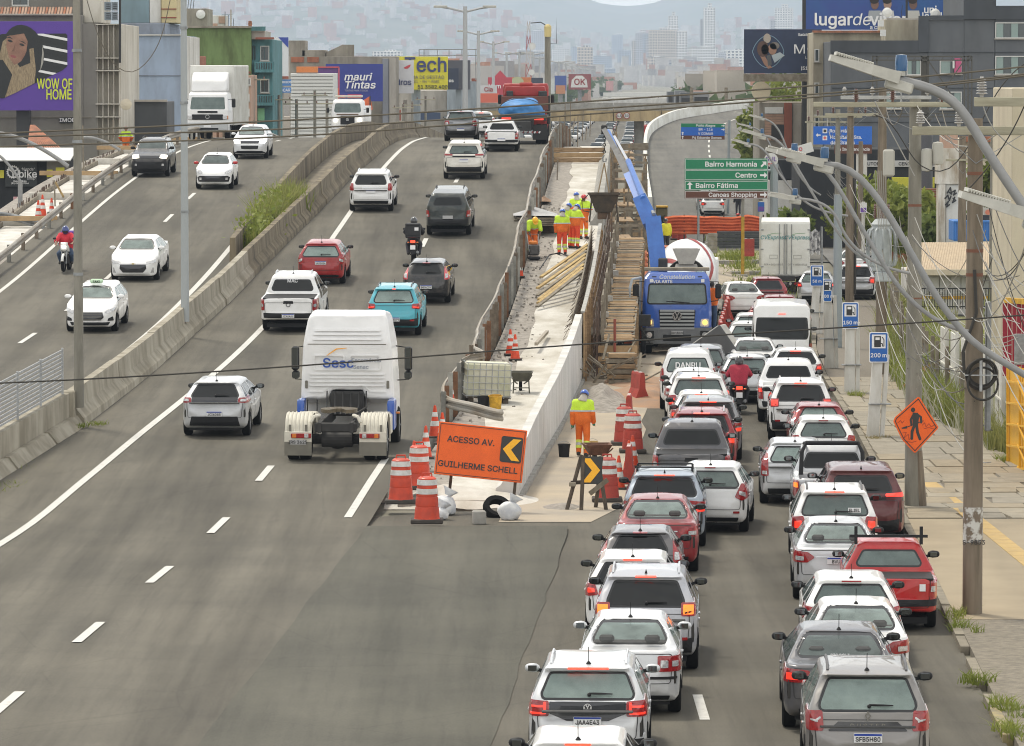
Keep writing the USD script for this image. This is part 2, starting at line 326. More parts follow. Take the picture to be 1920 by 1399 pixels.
 for name,poly,e,side_ in[(a[0],a[1],a[2] if len(a)>2 else.012,a[3] if len(a)>3 else 'R') for a in tuple(lamps)+tuple(decals)]:
  if side_=='R' and base in('hatch','suv','boxy') and name in('tail_lamp','tail_lens','reverse_lens','tailgate_panel'):poly=[(x,z+lift) for x,z in poly]
  g=rnd(Polygon(poly),.03 if name in('tail_lamp','head_lamp') else.012) if Polygon(poly).area>.003 else Polygon(poly)
  both=min(p[0] for p in poly)>.02
  src=tails if side_=='R' else noses
  y0,y1=(-.4,.9) if side_=='R' else(L-1.25,L+.4)
  out[name+('#r' if both else '')]=vf(src[e]^ex_front(pcs(g),y0,y1))
  if both:out[name+'#l']=vf(src[e]^ex_front(pcs(affinity.scale(g,-1,1,origin=(0,0))),y0,y1))
 tg=[(hw*.80,.52*sz),(hw*.83,.80*sz),(hw*.83,(belt[0]+.02))]
 if base in('hatch','suv','boxy','sedan','pickup'):
  g=rnd(Polygon(tg+[(-x,z) for x,z in tg[::-1]]),.05)
  out['tailgate_seam']=vf(tails[.006]^ex_front(pcs(g-g.buffer(-.011)),-.4,.5))
 zs0=.40*sz;seam=[]
 for y in list(pills)[-1:]+([cowl/sy-.05] if base!='van' else[]):
  seam.append(LineString([(y*sy+.03,zs0),(y*sy,zlo(y*sy))]).buffer(.006,cap_style=2))
 sg=union_all(seam)
 for s in(1,-1):
  sh=(body.translate((s*.003,0,0))-body)^mbox(.3 if s>0 else-2,2 if s>0 else-.3,.5,L-.3,0,2)
  out[f'door_seam#{s}']=vf(sh^ex_side(pcs(sg),-hw-.2,hw+.2))
 out['_']=dict(L=L,W=W,H=H,hw=hw,wy=wy,wr=wr,sx=sx,roof_f=roof_f,cowl=cowl,belt=zlo(cowl),zc=zc,base=base,rw=rearwin,sy=sy,sz=sz,prof=prof,cab0=cab0,body=body,yend=yend)
 _models[key]=out
 return out
def ysurf(mod,x,z,rear=True):
 b=mod['_']['body'];L=mod['_']['L']
 h=b.ray_cast((x,-1,z),(x,L+1,z)) if rear else b.ray_cast((x,L+1,z),(x,-1,z))
 return float(h[0].position[1]) if len(h) else(0 if rear else L)
def zsurf(mod,x,y):
 h=mod['_']['body'].ray_cast((x,y,4),(x,y,0));return float(h[0].position[2]) if len(h) else mod['_']['H']
_tyres={}
def wg(r,w=.20):
 k=(round(r,3),w)
 if k not in _tyres:
  ty=lz_([(r*.62,-w/2),(r*.90,-w/2),(r*.985,-w*.40),(r,-w*.25),(r,w*.25),(r*.985,w*.40),(r*.90,w/2),(r*.62,w/2),(r*.62,-w/2)],22,'x')
  g=Geo();g.add(lz_([(0,-w*.1),(r*.62,-w*.12),(r*.64,w*.44),(r*.56,w*.44),(r*.54,w*.1),(0,w*.1)],18,'x'))
  for a in range(5):
   t=a*2*PI/5
   g.bar((w*.36,math.cos(t)*r*.05,math.sin(t)*r*.05),(w*.34,math.cos(t)*r*.60,math.sin(t)*r*.60),r*.16,w*.12)
  g.add(cy_((w*.3,0,0),r*.16,w*.14,10,axis='x'))
  _tyres[k]=(ty,g.get())
 return _tyres[k]
def add_wheel(t,x,y,r,w=.20,rim=None,detail=True):
 ty,rm=wg(r,w)
 if x<0:rm=(rm[0]*[-1,1,1],rm[1][:,::-1])
 p=pt_(t,'wheel',(ty[0]+[x,y,r],ty[1]),TYRE,40)
 if detail:pt_(p,'rim',(rm[0]+[x,y,r],rm[1]),rim or ALLOY,30)
def paint(key,col,metal=.0,rough=.32,coat=1.0,dust=.12):
 k='paint_'+key
 d=(.30,.26,.20)
 c2=tuple(a*(1-dust)+b*dust for a,b in zip(col,d))
 return custom(k,{'g':('geometry',{}),'n':('noise_texture',{'scale':2.2,'detail':5,'roughness':.65}),'r':('rgb_ramp',{'ramp':[(.35,c2),(.62,col)]}),'rr':('rgb_ramp',{'ramp':[(.35,(rough+.14,)*3),(.65,(rough,)*3)]}),'p':('principled_bsdf',{'metallic':metal,'coat_weight':coat*.7,'coat_roughness':.05,'specular_ior_level':.3})},[('g.position','n.vector'),('n.fac','r.fac'),('n.fac','rr.fac'),('r.color','p.base_color'),('rr.color','p.roughness')])
TYRE=mat('tyre_rubber',(.012,.012,.012),.9,var=.35,vs=14,spec=.15)
ALLOY=mat('wheel_alloy',(.36,.36,.37),.38,.8)
DARKRIM=mat('dark_wheel_alloy',(.06,.06,.065),.4,.6)
BP=mat('black_plastic',(.015,.015,.016),.6,var=.2,vs=9,spec=.3)
GLOSSB=mat('gloss_black',(.012,.012,.014),.12,coat=.6)
TRIMB=mat('window_edge_black',(.012,.013,.014),.25)
SEAT=mat('seat_cloth',(.085,.085,.083),.9,var=.2,vs=8)
LINER=mat('cabin_lining',(.06,.058,.053),.95,spec=.1)
LR=mat('lamp_red',(.30,.012,.014),.16,coat=1.0,var=.45,vs=24)
LAMPR_ON=mat('lamp_red_lit',(.5,.02,.015),.2,coat=.8,emit=.55,ecol=(1,.05,.02))
BRAKE_ON=mat('brake_lamp_lit',(.7,.03,.02),.2,emit=1.5,ecol=(1,.05,.02))
AMBER_ON=mat('amber_lamp_lit',(.75,.16,.02),.2,emit=.8,ecol=(1,.20,.02))
LAMPW=mat('lamp_clear',(.62,.62,.62),.10,.35,coat=1.0,var=.5,vs=22)
LAMP_ON=mat('headlamp_lit',(.9,.88,.8),.1,emit=3.0,ecol=(1,.93,.76))
CRM=mat('chrome',(.62,.62,.63),.14,1.0)
GREYP=mat('grey_plastic',(.10,.10,.105),.6,var=.2,vs=9)
PL=mat('plate_white',(.70,.70,.70),.4)
PLATEB=mat('plate_blue',(.02,.05,.28),.4)
PLATEG=mat('plate_grey',(.38,.38,.38),.45)
INK=mat('plate_ink',(.02,.02,.02),.5)
MIRR=mat('mirror_glass',(.20,.22,.23),.06,1.0)
GL_D=glass('tinted_glass',(.09,.105,.105),(.012,.014,.014),.3);GL_M=glass('green_glass',(.42,.50,.48),(.20,.25,.235),.30);GL_L=glass('clear_glass',(.66,.76,.73),(.34,.42,.39),.42)
PLW,PLH=.40,.13
def plate(t,mod,z,txt=None,old=False,rear=True,x=.0,dy=.03):
 y=min(ysurf(mod,x+s,z+q,rear) if rear else-ysurf(mod,x+s,z+q,rear) for s in(-.18,0,.18) for q in(-.06,.06))
 y=(y-dy) if rear else-(y-dy)
 rz=0 if rear else PI
 p=pt_(t,'number_plate',xf(cb_((0,0,0),(PLW,.014,PLH),.003),(x,y,z),rz),PLATEG if old else PL)
 if not old:pt_(p,'plate_band',xf(bx((0,-.0085,PLH/2-.017),(PLW-.012,.004,.028)),(x,y,z),rz),PLATEB)
 if txt:pt_(p,'plate_lettering',xf(text(txt,.062,wide=.92),(x,y-(.0085 if rear else-.0085),z-(.0 if old else.014)),rz),INK)
def seats(t,m):
 hw,L,H,base=m['hw'],m['L'],m['H'],m['base']
 fy=m['cowl']-1.35;zb=.50
 g=Geo()
 def seat(x,y,w,head=True):
  g.add(cb_((x,y,zb+.06),(w,.50,.16),.05));g.add(cb_((x,y-.30,zb+.36),(w,.14,.58),.05,rx=-.22))
  if head:g.add(cb_((x,y-.40,zb+.74),(min(w,.27),.09,.19),.04,rx=-.15))
 seat(-.36,fy,.48);seat(.36,fy,.48)
 ry=fy-.88
 if m['cab0']==0 or ry>m['cab0']+.3:
  if ry>.75:
   seat(0,ry,hw*1.45,False)
   for x in(-.36,.36):g.add(cb_((x,ry-.38,zb+.68),(.24,.08,.12),.035))
 if base in('hatch','suv','boxy') and ry-.75>0:g.add(cb_((0,ry-.62,.90),(hw*1.5,.46,.03),.01))
 pt_(t,'seats',g.get(),SEAT)
 d=Geo();d.add(cb_((0,m['cowl']-.42,m['zc']-.10),(hw*1.6,.42,.22),.06));d.add(cb_((0,m['cowl']-1.0,m['H']-.20),(.22,.03,.06),.012))
 pt_(t,'dashboard',d.get(),BP)
 n=16;a=LN(0,2*np.pi,n+1)
 pt_(t,'steering_wheel',tb_(np.stack([-.36+.18*np.cos(a),fy+.52-.07*np.sin(a),zb+.45+.165*np.sin(a)],1),.016,6),BP)
def bc_(mod,name,label,cat,body,loc,rz=.0,group=None,tint=GL_M,mats=None,antenna='whip',rails=None,mirror=None,wiper=True,pl=None,plz=None,rim=ALLOY,lit=True,detail=True,bars=None,seat=True,handles=True,tail_text=None,rx=.0):
 m=mod['_'];hw,L,H=m['hw'],m['L'],m['H']
 t=th_(name,label,cat,loc,rz,group,rx=rx)
 mats=mats or{}
 kinds={'rear_window':tint,'windscreen':GL_L if tint is GL_L else GL_M,'side_window':tint,'window_trim':TRIMB,'body':body,'liner':LINER,'tailgate_seam':INK,'door_seam':INK,'tonneau_cover':BP,'tail_lamp':LR,'tail_lens':LAMPR_ON if lit else LAMPW,'reverse_lens':LAMPW,'brake_lamp':BRAKE_ON if lit else LR,'bumper_trim':BP,'garnish':GLOSSB,'tailgate_panel':GLOSSB,'reflector':LR,'head_lamp':LAMPW,'grille':GLOSSB,'intake':BP,'fog_lamp':LAMPW,'skid_plate':GREYP,'chrome_strip':CRM,'spoiler':body}
 kinds.update(mats)
 for k,g in mod.items():
  if k=='_':continue
  nm=k.split('#')[0]
  pt_(t,nm,g,kinds.get(nm,BP),32 if nm in('body','rear_window','windscreen') else False)
 if seat:seats(t,m)
 for y in m['wy']:
  for s in(-1,1):add_wheel(t,s*(hw-.115),y,m['wr'],.21,rim,detail)
 pt_(t,'underbody',bx((0,L/2,.21*m['sz']+.02),(hw*1.55,L*.88,.12)),BP)
 mm=mirror or BP
 my,mz=m['cowl']-.32,m['zc']+.08
 for s in(-1,1):
  x0=s*(m['sx'](mz)+.02)
  v,f=vf(MF.hull(MF.sphere(1,10).scale((.10,.055,.07))+MF.sphere(1,10).scale((.06,.05,.062)).translate((s*.07,.0,.0))))
  p=pt_(t,'wing_mirror',(v+[x0+s*.10,my,mz+.02],f),mm,40)
  pt_(p,'mirror_pane',cb_((x0+s*.115,my-.050,mz+.02),(.13,.012,.085),.004),MIRR)
  pt_(p,'mirror_stalk',bar((x0-s*.03,my,mz-.02),(x0+s*.10,my,mz+.0),.035,.05),BP)
  if handles:
   for y in(m['cowl']-1.25,m['cowl']-2.1):
    if y>m['cab0']+.2 and y>.6:pt_(t,'door_handle',cb_((s*(m['sx'](m['belt']-.12)+.012),y,m['belt']-.12),(.03,.17,.03),.008),body)
 if antenna:
  ay={'sedan':1.35*m['sy'],'pickup':2.0*m['sy']}.get(m['base'],.62)
  if antenna=='front':ay=m['roof_f']-.1
  z=zsurf(mod,0,ay)
  if antenna=='fin':pt_(t,'antenna',HP(([(-.025,ay-.03,z-.01),(.025,ay-.03,z-.01),(-.02,ay+.17,z-.01),(.02,ay+.17,z-.01),(0,ay-.02,z+.075),(0,ay+.02,z+.075)])),BP)
  else:
   g=Geo();g.add(lz_([(.04,0),(.035,.015),(.012,.045),(0,.05)],10,c=(0,ay,z-.006)));g.tube([(0,ay,z+.03),(0,ay-.10,z+.26)],.006,5)
   pt_(t,'antenna',g.get(),BP)
 if rails:
  for s in(-1,1):
   xr=s*hw*.62;ys=LN(.62 if m['base']!='pickup' else 2.0*m['sy'],m['roof_f']-.12,7)
   zs=AR([zsurf(mod,xr,y) for y in ys]);lift=AR([.0,.055,.06,.06,.06,.055,.0])
   pt_(t,'roof_rail',tb_(np.stack([0*ys+xr,ys,zs+lift],1),.021,6),rails)
 if bars:
  g=Geo()
  for y in bars:
   xr=hw*.66;z=zsurf(mod,xr,y)
   g.bar((-xr,y,z+.09),(xr,y,z+.09),.05,.03)
   for s in(-1,1):g.bar((s*xr,y,z-.02),(s*xr,y,z+.09),.05,.05)
   pt_(t,'roof_bar',g.get(),BP);g=Geo()
 if wiper and m['rw']:
  z0=m['rw'][0]+.05;pts=[]
  for x in LN(.02,.36,5):pts.append((x,ysurf(mod,x,z0+.03-.1*(x-.02)*0)-.02,z0+.03+.02*(1-x)))
  g=Geo();g.tube(pts,[.014,.016,.015,.012,.008],5);g.add(ball((.02,pts[0][1],z0+.03),.03,8))
  pt_(t,'wiper',g.get(),BP)
 if pl is not None and plz:plate(t,mod,plz,*((pl,) if isinstance(pl,str) else pl))
 return t
def badge(t,mod,geo,z,mat_,x=.0,dy=.012,rear=True,name='badge'):
 y=ysurf(mod,x,z,rear)
 return pt_(t,name,xf(geo,(x,y-dy if rear else y+dy,z),0 if rear else PI),mat_)
def vw_logo(r=.055):
 g=Geo();c=Polygon([(r*math.cos(a),r*math.sin(a)) for a in LN(0,2*np.pi,24)[:-1]])
 g.add(flat(c-c.buffer(-r*.14),depth=.008))
 for pts in([(-.42,.75),(0,.08),(.42,.75)],[(-.85,.35),(-.38,-.8),(0,-.05),(.38,-.8),(.85,.35)]):
  g.add(flat((LineString([(a*r,b*r) for a,b in pts]).buffer(r*.10,cap_style=2))&c,depth=.008))
 return g.get()
def ring_logo(r=.05,w=.012,sx=1.0):
 c=affinity.scale(Polygon([(r*math.cos(a),r*math.sin(a)) for a in LN(0,2*np.pi,20)[:-1]]),sx,1);return flat(c-c.buffer(-w),depth=.008)
 # lie of the land: heights and edges of the roads by distance
hw=PchipInterpolator([-50,0,60,85,100,110,120,130,140,150,165,181,200,220,235,248,260,275,300,340,380,420,470,505,530,3000,9000],[0,0,0,.0,.04,.36,.72,1.0,1.32,1.75,2.65,3.8,5.0,5.9,6.33,6.48,6.46,6.2,5.5,4.2,2.9,1.6,.4,.02,0,0,0])
XL=PchipInterpolator([0,30,60,98,127,184,248,300,400,536,1000,1500,3000],[-16.5,-14.8,-13.1,-10.95,-9.3,-6.85,-5.2,-4.0,-1.0,4.5,18,36,95])
XR=PchipInterpolator([30,40,69,102,115,134,171,238,300,400,536,1000,1500],[-6.5,-5.9,-4.64,-3.2,-2.55,-1.5,.08,2.1,3.6,6.8,12.5,26,44])
INR=lambda d:XL(d)-np.interp(d,[100,130,235],[3.4,3.45,3.95])
INL=lambda d:INR(d)-np.interp(d,[100,162,209],[6.9,6.75,7.05])
XK=PchipInterpolator([-50,30,40,69.6,109.7,127,160,213,260,330],[4,6.0,6.35,7.45,9.0,9.6,10.6,14.4,17.2,20.5])
WALL=lambda d:XR(d)+3.05
SLABH=lambda d:np.maximum(hw(d)-np.interp(d,[110,125,160,200,240],[.25,.35,.55,.6,.5]),.12)
def asp(key,ca,cb,tilt=.06):
 return custom(key,{'g':('geometry',{}),'m1':('mapping',{'rotation':(0,0,tilt),'scale':(1.0,.035,1.0)}),'n1':('noise_texture',{'scale':.75,'detail':4,'roughness':.55}),'n2':('noise_texture',{'scale':.22,'detail':6,'roughness':.62}),'n3':('noise_texture',{'scale':34.0,'detail':3,'roughness':.7}),'m4':('mapping',{'rotation':(0,0,tilt),'scale':(2.4,.10,1.0)}),'n4':('noise_texture',{'scale':1.6,'detail':5,'roughness':.7}),'r1':('rgb_ramp',{'ramp':[(.36,ca),(.62,cb)]}),'r2':('rgb_ramp',{'ramp':[(.33,(.80,.80,.79)),(.66,(1.10,1.09,1.06))]}),'r3':('rgb_ramp',{'ramp':[(.30,(.72,.72,.72)),(.50,(1,1,1)),(.72,(1.22,1.2,1.16))]}),'r4':('rgb_ramp',{'ramp':[(.34,(.84,.84,.84)),(.5,(1,1,1)),(.70,(1.06,1.06,1.05))]}),'x':('mix',{'mix_type':'multiply','fac':1.0}),'y':('mix',{'mix_type':'multiply','fac':.8}),'z':('mix',{'mix_type':'multiply','fac':.9}),'v':('voronoi_texture',{'feature':'distance_to_edge','scale':.23,'detail':2}),'rv':('rgb_ramp',{'ramp':[(.0,(.62,.62,.62)),(.006,(1,1,1))]}),'w':('mix',{'mix_type':'multiply','fac':.35}),'b':('bump',{'strength':.25,'distance':.01}),'p':('principled_bsdf',{'roughness':.88,'specular_ior_level':.3})},[('g.position','m1.vector'),('m1.vector','n1.vector'),('g.position','n2.vector'),('g.position','n3.vector'),('g.position','m4.vector'),('m4.vector','n4.vector'),('g.position','v.vector'),('v.distance','rv.fac'),('n1.fac','r1.fac'),('n2.fac','r2.fac'),('n3.fac','r3.fac'),('n4.fac','r4.fac'),('r1.color','x.color1'),('r2.color','x.color2'),('x.color','y.color1'),('r3.color','y.color2'),('y.color','z.color1'),('r4.color','z.color2'),('z.color','w.color1'),('rv.color','w.color2'),('w.color','p.base_color'),('n3.fac','b.height'),('b.normal','p.normal')])
ASPH=asp('asphalt_highway',(.078,.0715,.057),(.130,.120,.097))
ASPH2=asp('asphalt_side_road',(.080,.073,.058),(.120,.111,.090),.04)
ASPH3=asp('asphalt_repair',(.070,.068,.054),(.098,.094,.076),.05)
ASPHF=mat('asphalt_far',(.15,.145,.135),.9,var=.25,vs=.15)
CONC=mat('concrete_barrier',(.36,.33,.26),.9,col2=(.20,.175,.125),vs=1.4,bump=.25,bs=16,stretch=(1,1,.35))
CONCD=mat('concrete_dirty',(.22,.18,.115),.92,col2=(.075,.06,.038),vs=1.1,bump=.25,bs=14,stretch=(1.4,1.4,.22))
CONCN=mat('concrete_new',(.58,.57,.54),.85,col2=(.44,.43,.40),vs=1.3,bump=.12,bs=18,stretch=(1,1,.4))
CONCS=mat('concrete_slab',(.60,.58,.53),.9,col2=(.37,.34,.28),vs=.8,bump=.2,bs=9,vdetail=7,stretch=(1,.45,1))
CG=mat('concrete_grey',(.33,.32,.29),.9,col2=(.22,.21,.185),vs=1.6,bump=.2,bs=14)
SAND=mat('sandy_ground',(.42,.35,.255),.95,col2=(.30,.265,.215),vs=.35,vdetail=8,bump=.25,bs=14)
DIRT=mat('red_earth',(.36,.21,.12),.98,col2=(.27,.19,.135),vs=1.4,vdetail=7,bump=.6,bs=9)
GRAVEL=mat('gravel_grey',(.34,.31,.27),.95,col2=(.20,.18,.155),vs=5,vdetail=6,bump=.8,bs=24)
LINEW=mat('line_paint',(.54,.53,.49),.7,col2=(.42,.405,.37),vs=7,vdetail=7,vr=(.30,.48))
EARTH=mat('town_ground',(.20,.185,.15),.95,col2=(.13,.125,.085),vs=.03,vdetail=8)
def st_(name,m,mt,smooth=False,label=None):
 p=pt_('/World',name,m,mt,smooth);tag(stage.GetPrimAtPath(p),label,None,None,'structure');return p
st_('ground',sheet(np.full(12,-8800.),np.full(12,8800.),AR([-60,50,120,200,300,400,600,900,1500,3000,6000,13900.]),np.full(12,-.05),8),EARTH)
ds=np.concatenate([np.arange(20,300,2.5),np.arange(300,520,8),np.arange(520,1500,60)])
dso=ds[ds<=510]
st_('highway_outbound',sheet(XL(ds)-2.3,XR(ds),ds,hw(ds)+.007,8),ASPH,True)
dsi=ds[ds>=90]
st_('highway_inbound',sheet(INL(dsi)-1.2,INR(dsi)+.45,dsi,hw(dsi)+.012,8),ASPH,True)
st_('median_strip',sheet(INR(dsi)+.45,XL(dsi)-2.3,dsi,hw(dsi)-.02,2),mat('median_soil',(.22,.19,.14),.95,var=.4,vs=2),True)
dd=np.arange(20,246,3.0)
st_('side_road',sheet(np.where(dd<106,XR(dd)-.3,WALL(np.minimum(dd,240))+.2),XK(dd)+.05,dd,0*dd,8),ASPH2)
dv=np.arange(108,505,4.0)
st_('viaduct_outbound',slab(XL(dv)-2.25,XR(dv)-.03,dv,hw(dv)-.03,-.04),CG)
st_('viaduct_inbound',slab(INL(dv)-1.15,INR(dv)+.40,dv,hw(dv)-.03,-.04),CG)
e0=[G(365,1399,0),G(520,1210,0),G(640,1040,0),G(695,985,0)];e1=[G(925,1399,0),G(975,1230,0),G(1040,1060,0),G(1075,985,0)]
dq=LN(40,101.5,40)
fx=lambda e:np.poly1d(np.polyfit([p[1] for p in e],[p[0] for p in e],1))(dq)
wob=meshkit.fbm(np.stack([dq*.35,dq*0,dq*0],1),3,4)*.35-.17
st_('asphalt_patch',sheet(fx(e0)+wob*.3,fx(e1)+wob[::-1]*.5,dq,hw(dq)+.011,6),ASPH3)
FRL=PchipInterpolator([240,331,400,440,465,480,500,520],[7.2,9.9,11.5,13.0,16.2,20.5,25.5,33]);FRR=PchipInterpolator([240,331,400,440,470,500,520],[17.0,18.6,20.6,22.4,26.5,33,41])
FRH=PchipInterpolator([240,325,340,400,440,480,500,520,560],[0,0,.2,2.3,4.2,5.9,6.3,6.4,6.4])
df=np.concatenate([np.arange(246,440,5.0),np.arange(440,521,4.0)])
st_('frontage_road',sheet(FRL(df),FRR(df),df,FRH(df)+.004,6),asp('asphalt_frontage',(.105,.101,.090),(.135,.130,.116),.03),True)
dw=np.arange(336,521,4.0)
st_('frontage_ramp',slab(FRL(dw)+.05,FRR(dw)-.05,dw,FRH(dw)-.03,-.05),CG)
t=th_('ramp_parapet','long white curved parapet along the left of the grey side ramp to the overpass','barrier')
pp=np.stack([FRL(dw)+.1,dw,FRH(dw)],1)
for a in range(0,len(dw)-1,9):pt_(t,'parapet_segment',sweep(pp[a:a+10],[(-.2,-.02),(.2,-.02),(.14,.95),(-.14,.95)],True),mat('parapet_white',(.66,.66,.62),.85,col2=(.5,.49,.43),vs=.6))
dk=np.arange(103,236,3.0)
XW=PchipInterpolator([100,109.7,130,155,180,236],[1.2,2.7,3.6,5.2,6.3,9.2])
st_('work_ground',sheet(WALL(dk)-.2,XW(dk)+meshkit.fbm(np.stack([dk*.4,dk*0,dk*0],1),3)*.8-.4,dk,0*dk+.010,5),SAND)
# painted lines
def line(name,xf_,d0,d1,w=.16,hf=hw,dz=.022,label=None,wear=None):
 d=LN(d0,d1,max(2,int((d1-d0)/2)+1));x=xf_(d)
 return st_(name,sheet(x-w/2,x+w/2,d,hf(d)+dz,1),LINEW)
line('edge_line',XL,40,330,.20)
line('edge_line',INR,95,330,.20);line('edge_line',INL,95,330,.16)
line('edge_line',lambda d:XR(d)-.55,103,114,.18)
XD=PchipInterpolator([60,72.8,82.5,101.5,111,163,238,300],[-8.8,-8.13,-7.66,-6.52,-6.0,-3.9,-1.55,0])
for k in range(-1,24):
 d=73+9.5*k;line('lane_dash',XD,d-1.5,d+1.5,.18)
XI=PchipInterpolator([100,147,157,167,187,198,220,300],[-18.0,-15.55,-15.05,-14.6,-14.0,-13.75,-13.2,-11.5])
for k in range(-3,12):
 d=147+10.0*k;line('lane_dash',XI,d-1.6,d+1.6,.16)
LD=PchipInterpolator([40,72.8,126],[2.6,3.05-.0,7.2])
line('lane_dash',lambda d:0*d+3.02,71.3,74.2,.16,lambda d:0*d,.008)
FD=lambda d:FRL(d)*.36+FRR(d)*.64
for k in range(20):
 d=345+7.0*k;line('lane_dash',FD,d,d+3.4,.16,FRH,.012)
 # median barrier
NJ=[(-.12,.0),(-.12,.95),(.10,.95),(.14,.45),(.34,.20),(.36,.0)]
def brn(name,label,xfun,d0,d1,prof,mt,seg=10.0,group=None,jit=.02,cut=.03):
 t=th_(name,label,'barrier',group=group);d=d0;k=0
 while d<d1-.5:
  q=LN(d+cut,min(d+seg,d1)-cut,6)
  pts=np.stack([xfun(q)+RU(-jit,jit),q,hw(q)+RU(-jit,jit)*.6],1)
  pt_(t,'barrier_segment',sweep(pts,prof,True),mt if not callable(mt) else mt(d));d+=seg;k+=1
 return t
MB=lambda d:XL(d)-np.interp(d,[100,110,121,148,167,190,220,300],[2.6,2.42,2.1,2.35,2.2,1.65,1.25,1.25])
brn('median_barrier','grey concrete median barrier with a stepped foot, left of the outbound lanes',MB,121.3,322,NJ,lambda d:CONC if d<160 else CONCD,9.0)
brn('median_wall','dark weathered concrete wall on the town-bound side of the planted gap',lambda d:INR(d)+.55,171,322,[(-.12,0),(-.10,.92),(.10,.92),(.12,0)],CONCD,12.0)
t=th_('low_median_wall','plain concrete wall under the metal mesh fence at the left edge','barrier')
for a,b in((84,93),(93.1,102),(102.1,111),(111.1,120.8)):
 q=LN(a,b,6);pt_(t,'wall_panel',sweep(np.stack([MB(q)-.1,q,hw(q)+.0],1),[(-.14,-.1),(-.14,.93),(.14,.93),(.14,-.1)],True),CONC)
for a in np.arange(86,120,5.2):
 q=LN(a,a+5.0,4);pt_(t,'wall_foot',sweep(np.stack([MB(q)+.06,q,hw(q)],1),[(0,-.05),(0,.30),(.12,.30),(.34,.02),(.34,-.05)],True),CONC)
pt_(t,'end_block',cb_((MB(121)-.05,121.05,hw(121)+.48),(.42,.5,1.0),.03),CONC)
GALV=mat('galvanised_steel',(.42,.43,.43),.48,.55,var=.3,vs=6)
GD_=mat('dull_steel',(.30,.31,.31),.55,.4,var=.35,vs=5)
t=th_('mesh_fence','galvanised louvre fence panels standing on the low median wall','fence')
qs=LN(90,120.6,11)
for k in range(11):pt_(t,'fence_post',cb_((MB(qs[k])-.1,qs[k],hw(qs[k])+.93+.60),(.06,.06,1.24),.008),GALV)
for k in range(10):
 for j in range(11):
  z=.93+.10+j*.105;a,b=qs[k]+.05,qs[k+1]-.05
  pt_(t,'slat',(lambda v:(v,_BF.copy()))(bar((MB(a)-.1,a,hw(a)+z),(MB(b)-.1,b,hw(b)+z),.025,.052)[0]),GALV)
  # guard rails: corrugated beam on posts
WB=[(0,-.155),(.03,-.15),(.075,-.10),(.075,-.055),(.012,-.02),(.012,.02),(.075,.055),(.075,.10),(.03,.15),(0,.155),(-.012,.155),(.018,.14),(.06,.09),(.06,.06),(0,.025),(0,-.025),(.06,-.06),(.06,-.09),(.018,-.14),(-.012,-.155)]
RAILM=mat('guard_rail_steel',(.34,.32,.28),.6,.35,col2=(.24,.20,.15),vs=1.8,stretch=(1,.3,1))
WOODP=mat('rusty_post',(.19,.155,.115),.85,col2=(.10,.075,.05),vs=4)
POSTM=[WOODP,mat('post_grey',(.22,.215,.19),.8,var=.4,vs=4),mat('post_rust',(.20,.095,.045),.85,var=.4,vs=4),mat('post_pale',(.34,.33,.29),.8,var=.35,vs=4)]
def guard_rail(name,label,path,side,posts,drop):
 t=th_(name,label,'guard rail');p=np.asarray(path)
 pr=WB if side>0 else[(-a,b) for a,b in WB][::-1]
 n=len(p)
 for a in range(0,n-1,8):pt_(t,'rail_beam',sweep(p[a:a+9],pr,True),RAILM,30)
 for k,(x,d,ztop) in enumerate(posts):
  zb=drop(x,d);g=Geo();h=ztop-zb
  g.box((x,d,zb+h/2),(.025,.16,h))
  for s in(-1,1):g.box((x,d+s*.075,zb+h/2),(.13,.016,h))
  pt_(t,'rail_post',g.get(),POSTM[int(RNG.choice([0,0,1,1,2,3]))])
  pt_(t,'spacer_block',cb_((x,d,ztop-.16),(.16,.14,.26),.01),POSTM[k%2]) if k%3==0 else None
 return t
q=np.arange(118,335,2.0);wig=meshkit.fbm(np.stack([q*.12,q*0,q*0],1),3,9)-.5
pl_=np.stack([INL(q)-.85+wig*.25,q,hw(q)+.58+wig*.16],1)
guard_rail('guard_rail','weathered steel guard rail on the far left of the town-bound lanes',pl_,1,[(INL(d)-1.0,d,float(hw(d))+.66) for d in np.arange(119,300,4.0)],lambda x,d:float(hw(d))-.45)
q=np.concatenate([np.arange(134.5,330,2.0)]);wig=meshkit.fbm(np.stack([q*.13,q*0,q*0],1),3,3)-.5
main=np.stack([XR(q)+.05+wig*.35,q,hw(q)+.62+wig*.12],1)
near=AR([(-.25,121.3,1.05),(-.62,121.6,1.10),(-1.05,122.4,1.16),(-1.45,123.0,1.20),(-1.78,123.8,1.26),(-1.86,125.4,1.32),(-1.84,127.0,1.42),(-1.6,130.0,1.58),(-1.42,132.6,1.72)])
from scipy.interpolate import CubicSpline
tt=LN(0,1,len(near));nn=CubicSpline(tt,near)(LN(0,1,40))
kink=AR([(-1.22,133.6,1.76),(-.78,134.1,1.80),(-.95,135.2,1.84)])
main[:4,0]+=AR([.25,.15,.08,.02])
guard_rail('guard_rail','dented guard rail on tall posts beside the new slab, near end torn loose',np.vstack([nn,kink,main[1:]]),-1,[(float(XR(d))+.20+RU(-.03,.03),d,float(hw(d))+.78+RU(-.08,.15)) for d in np.concatenate([np.arange(123.6,131,1.6),np.arange(132,300,1.95)])],lambda x,d:float(SLABH(d))-.1)
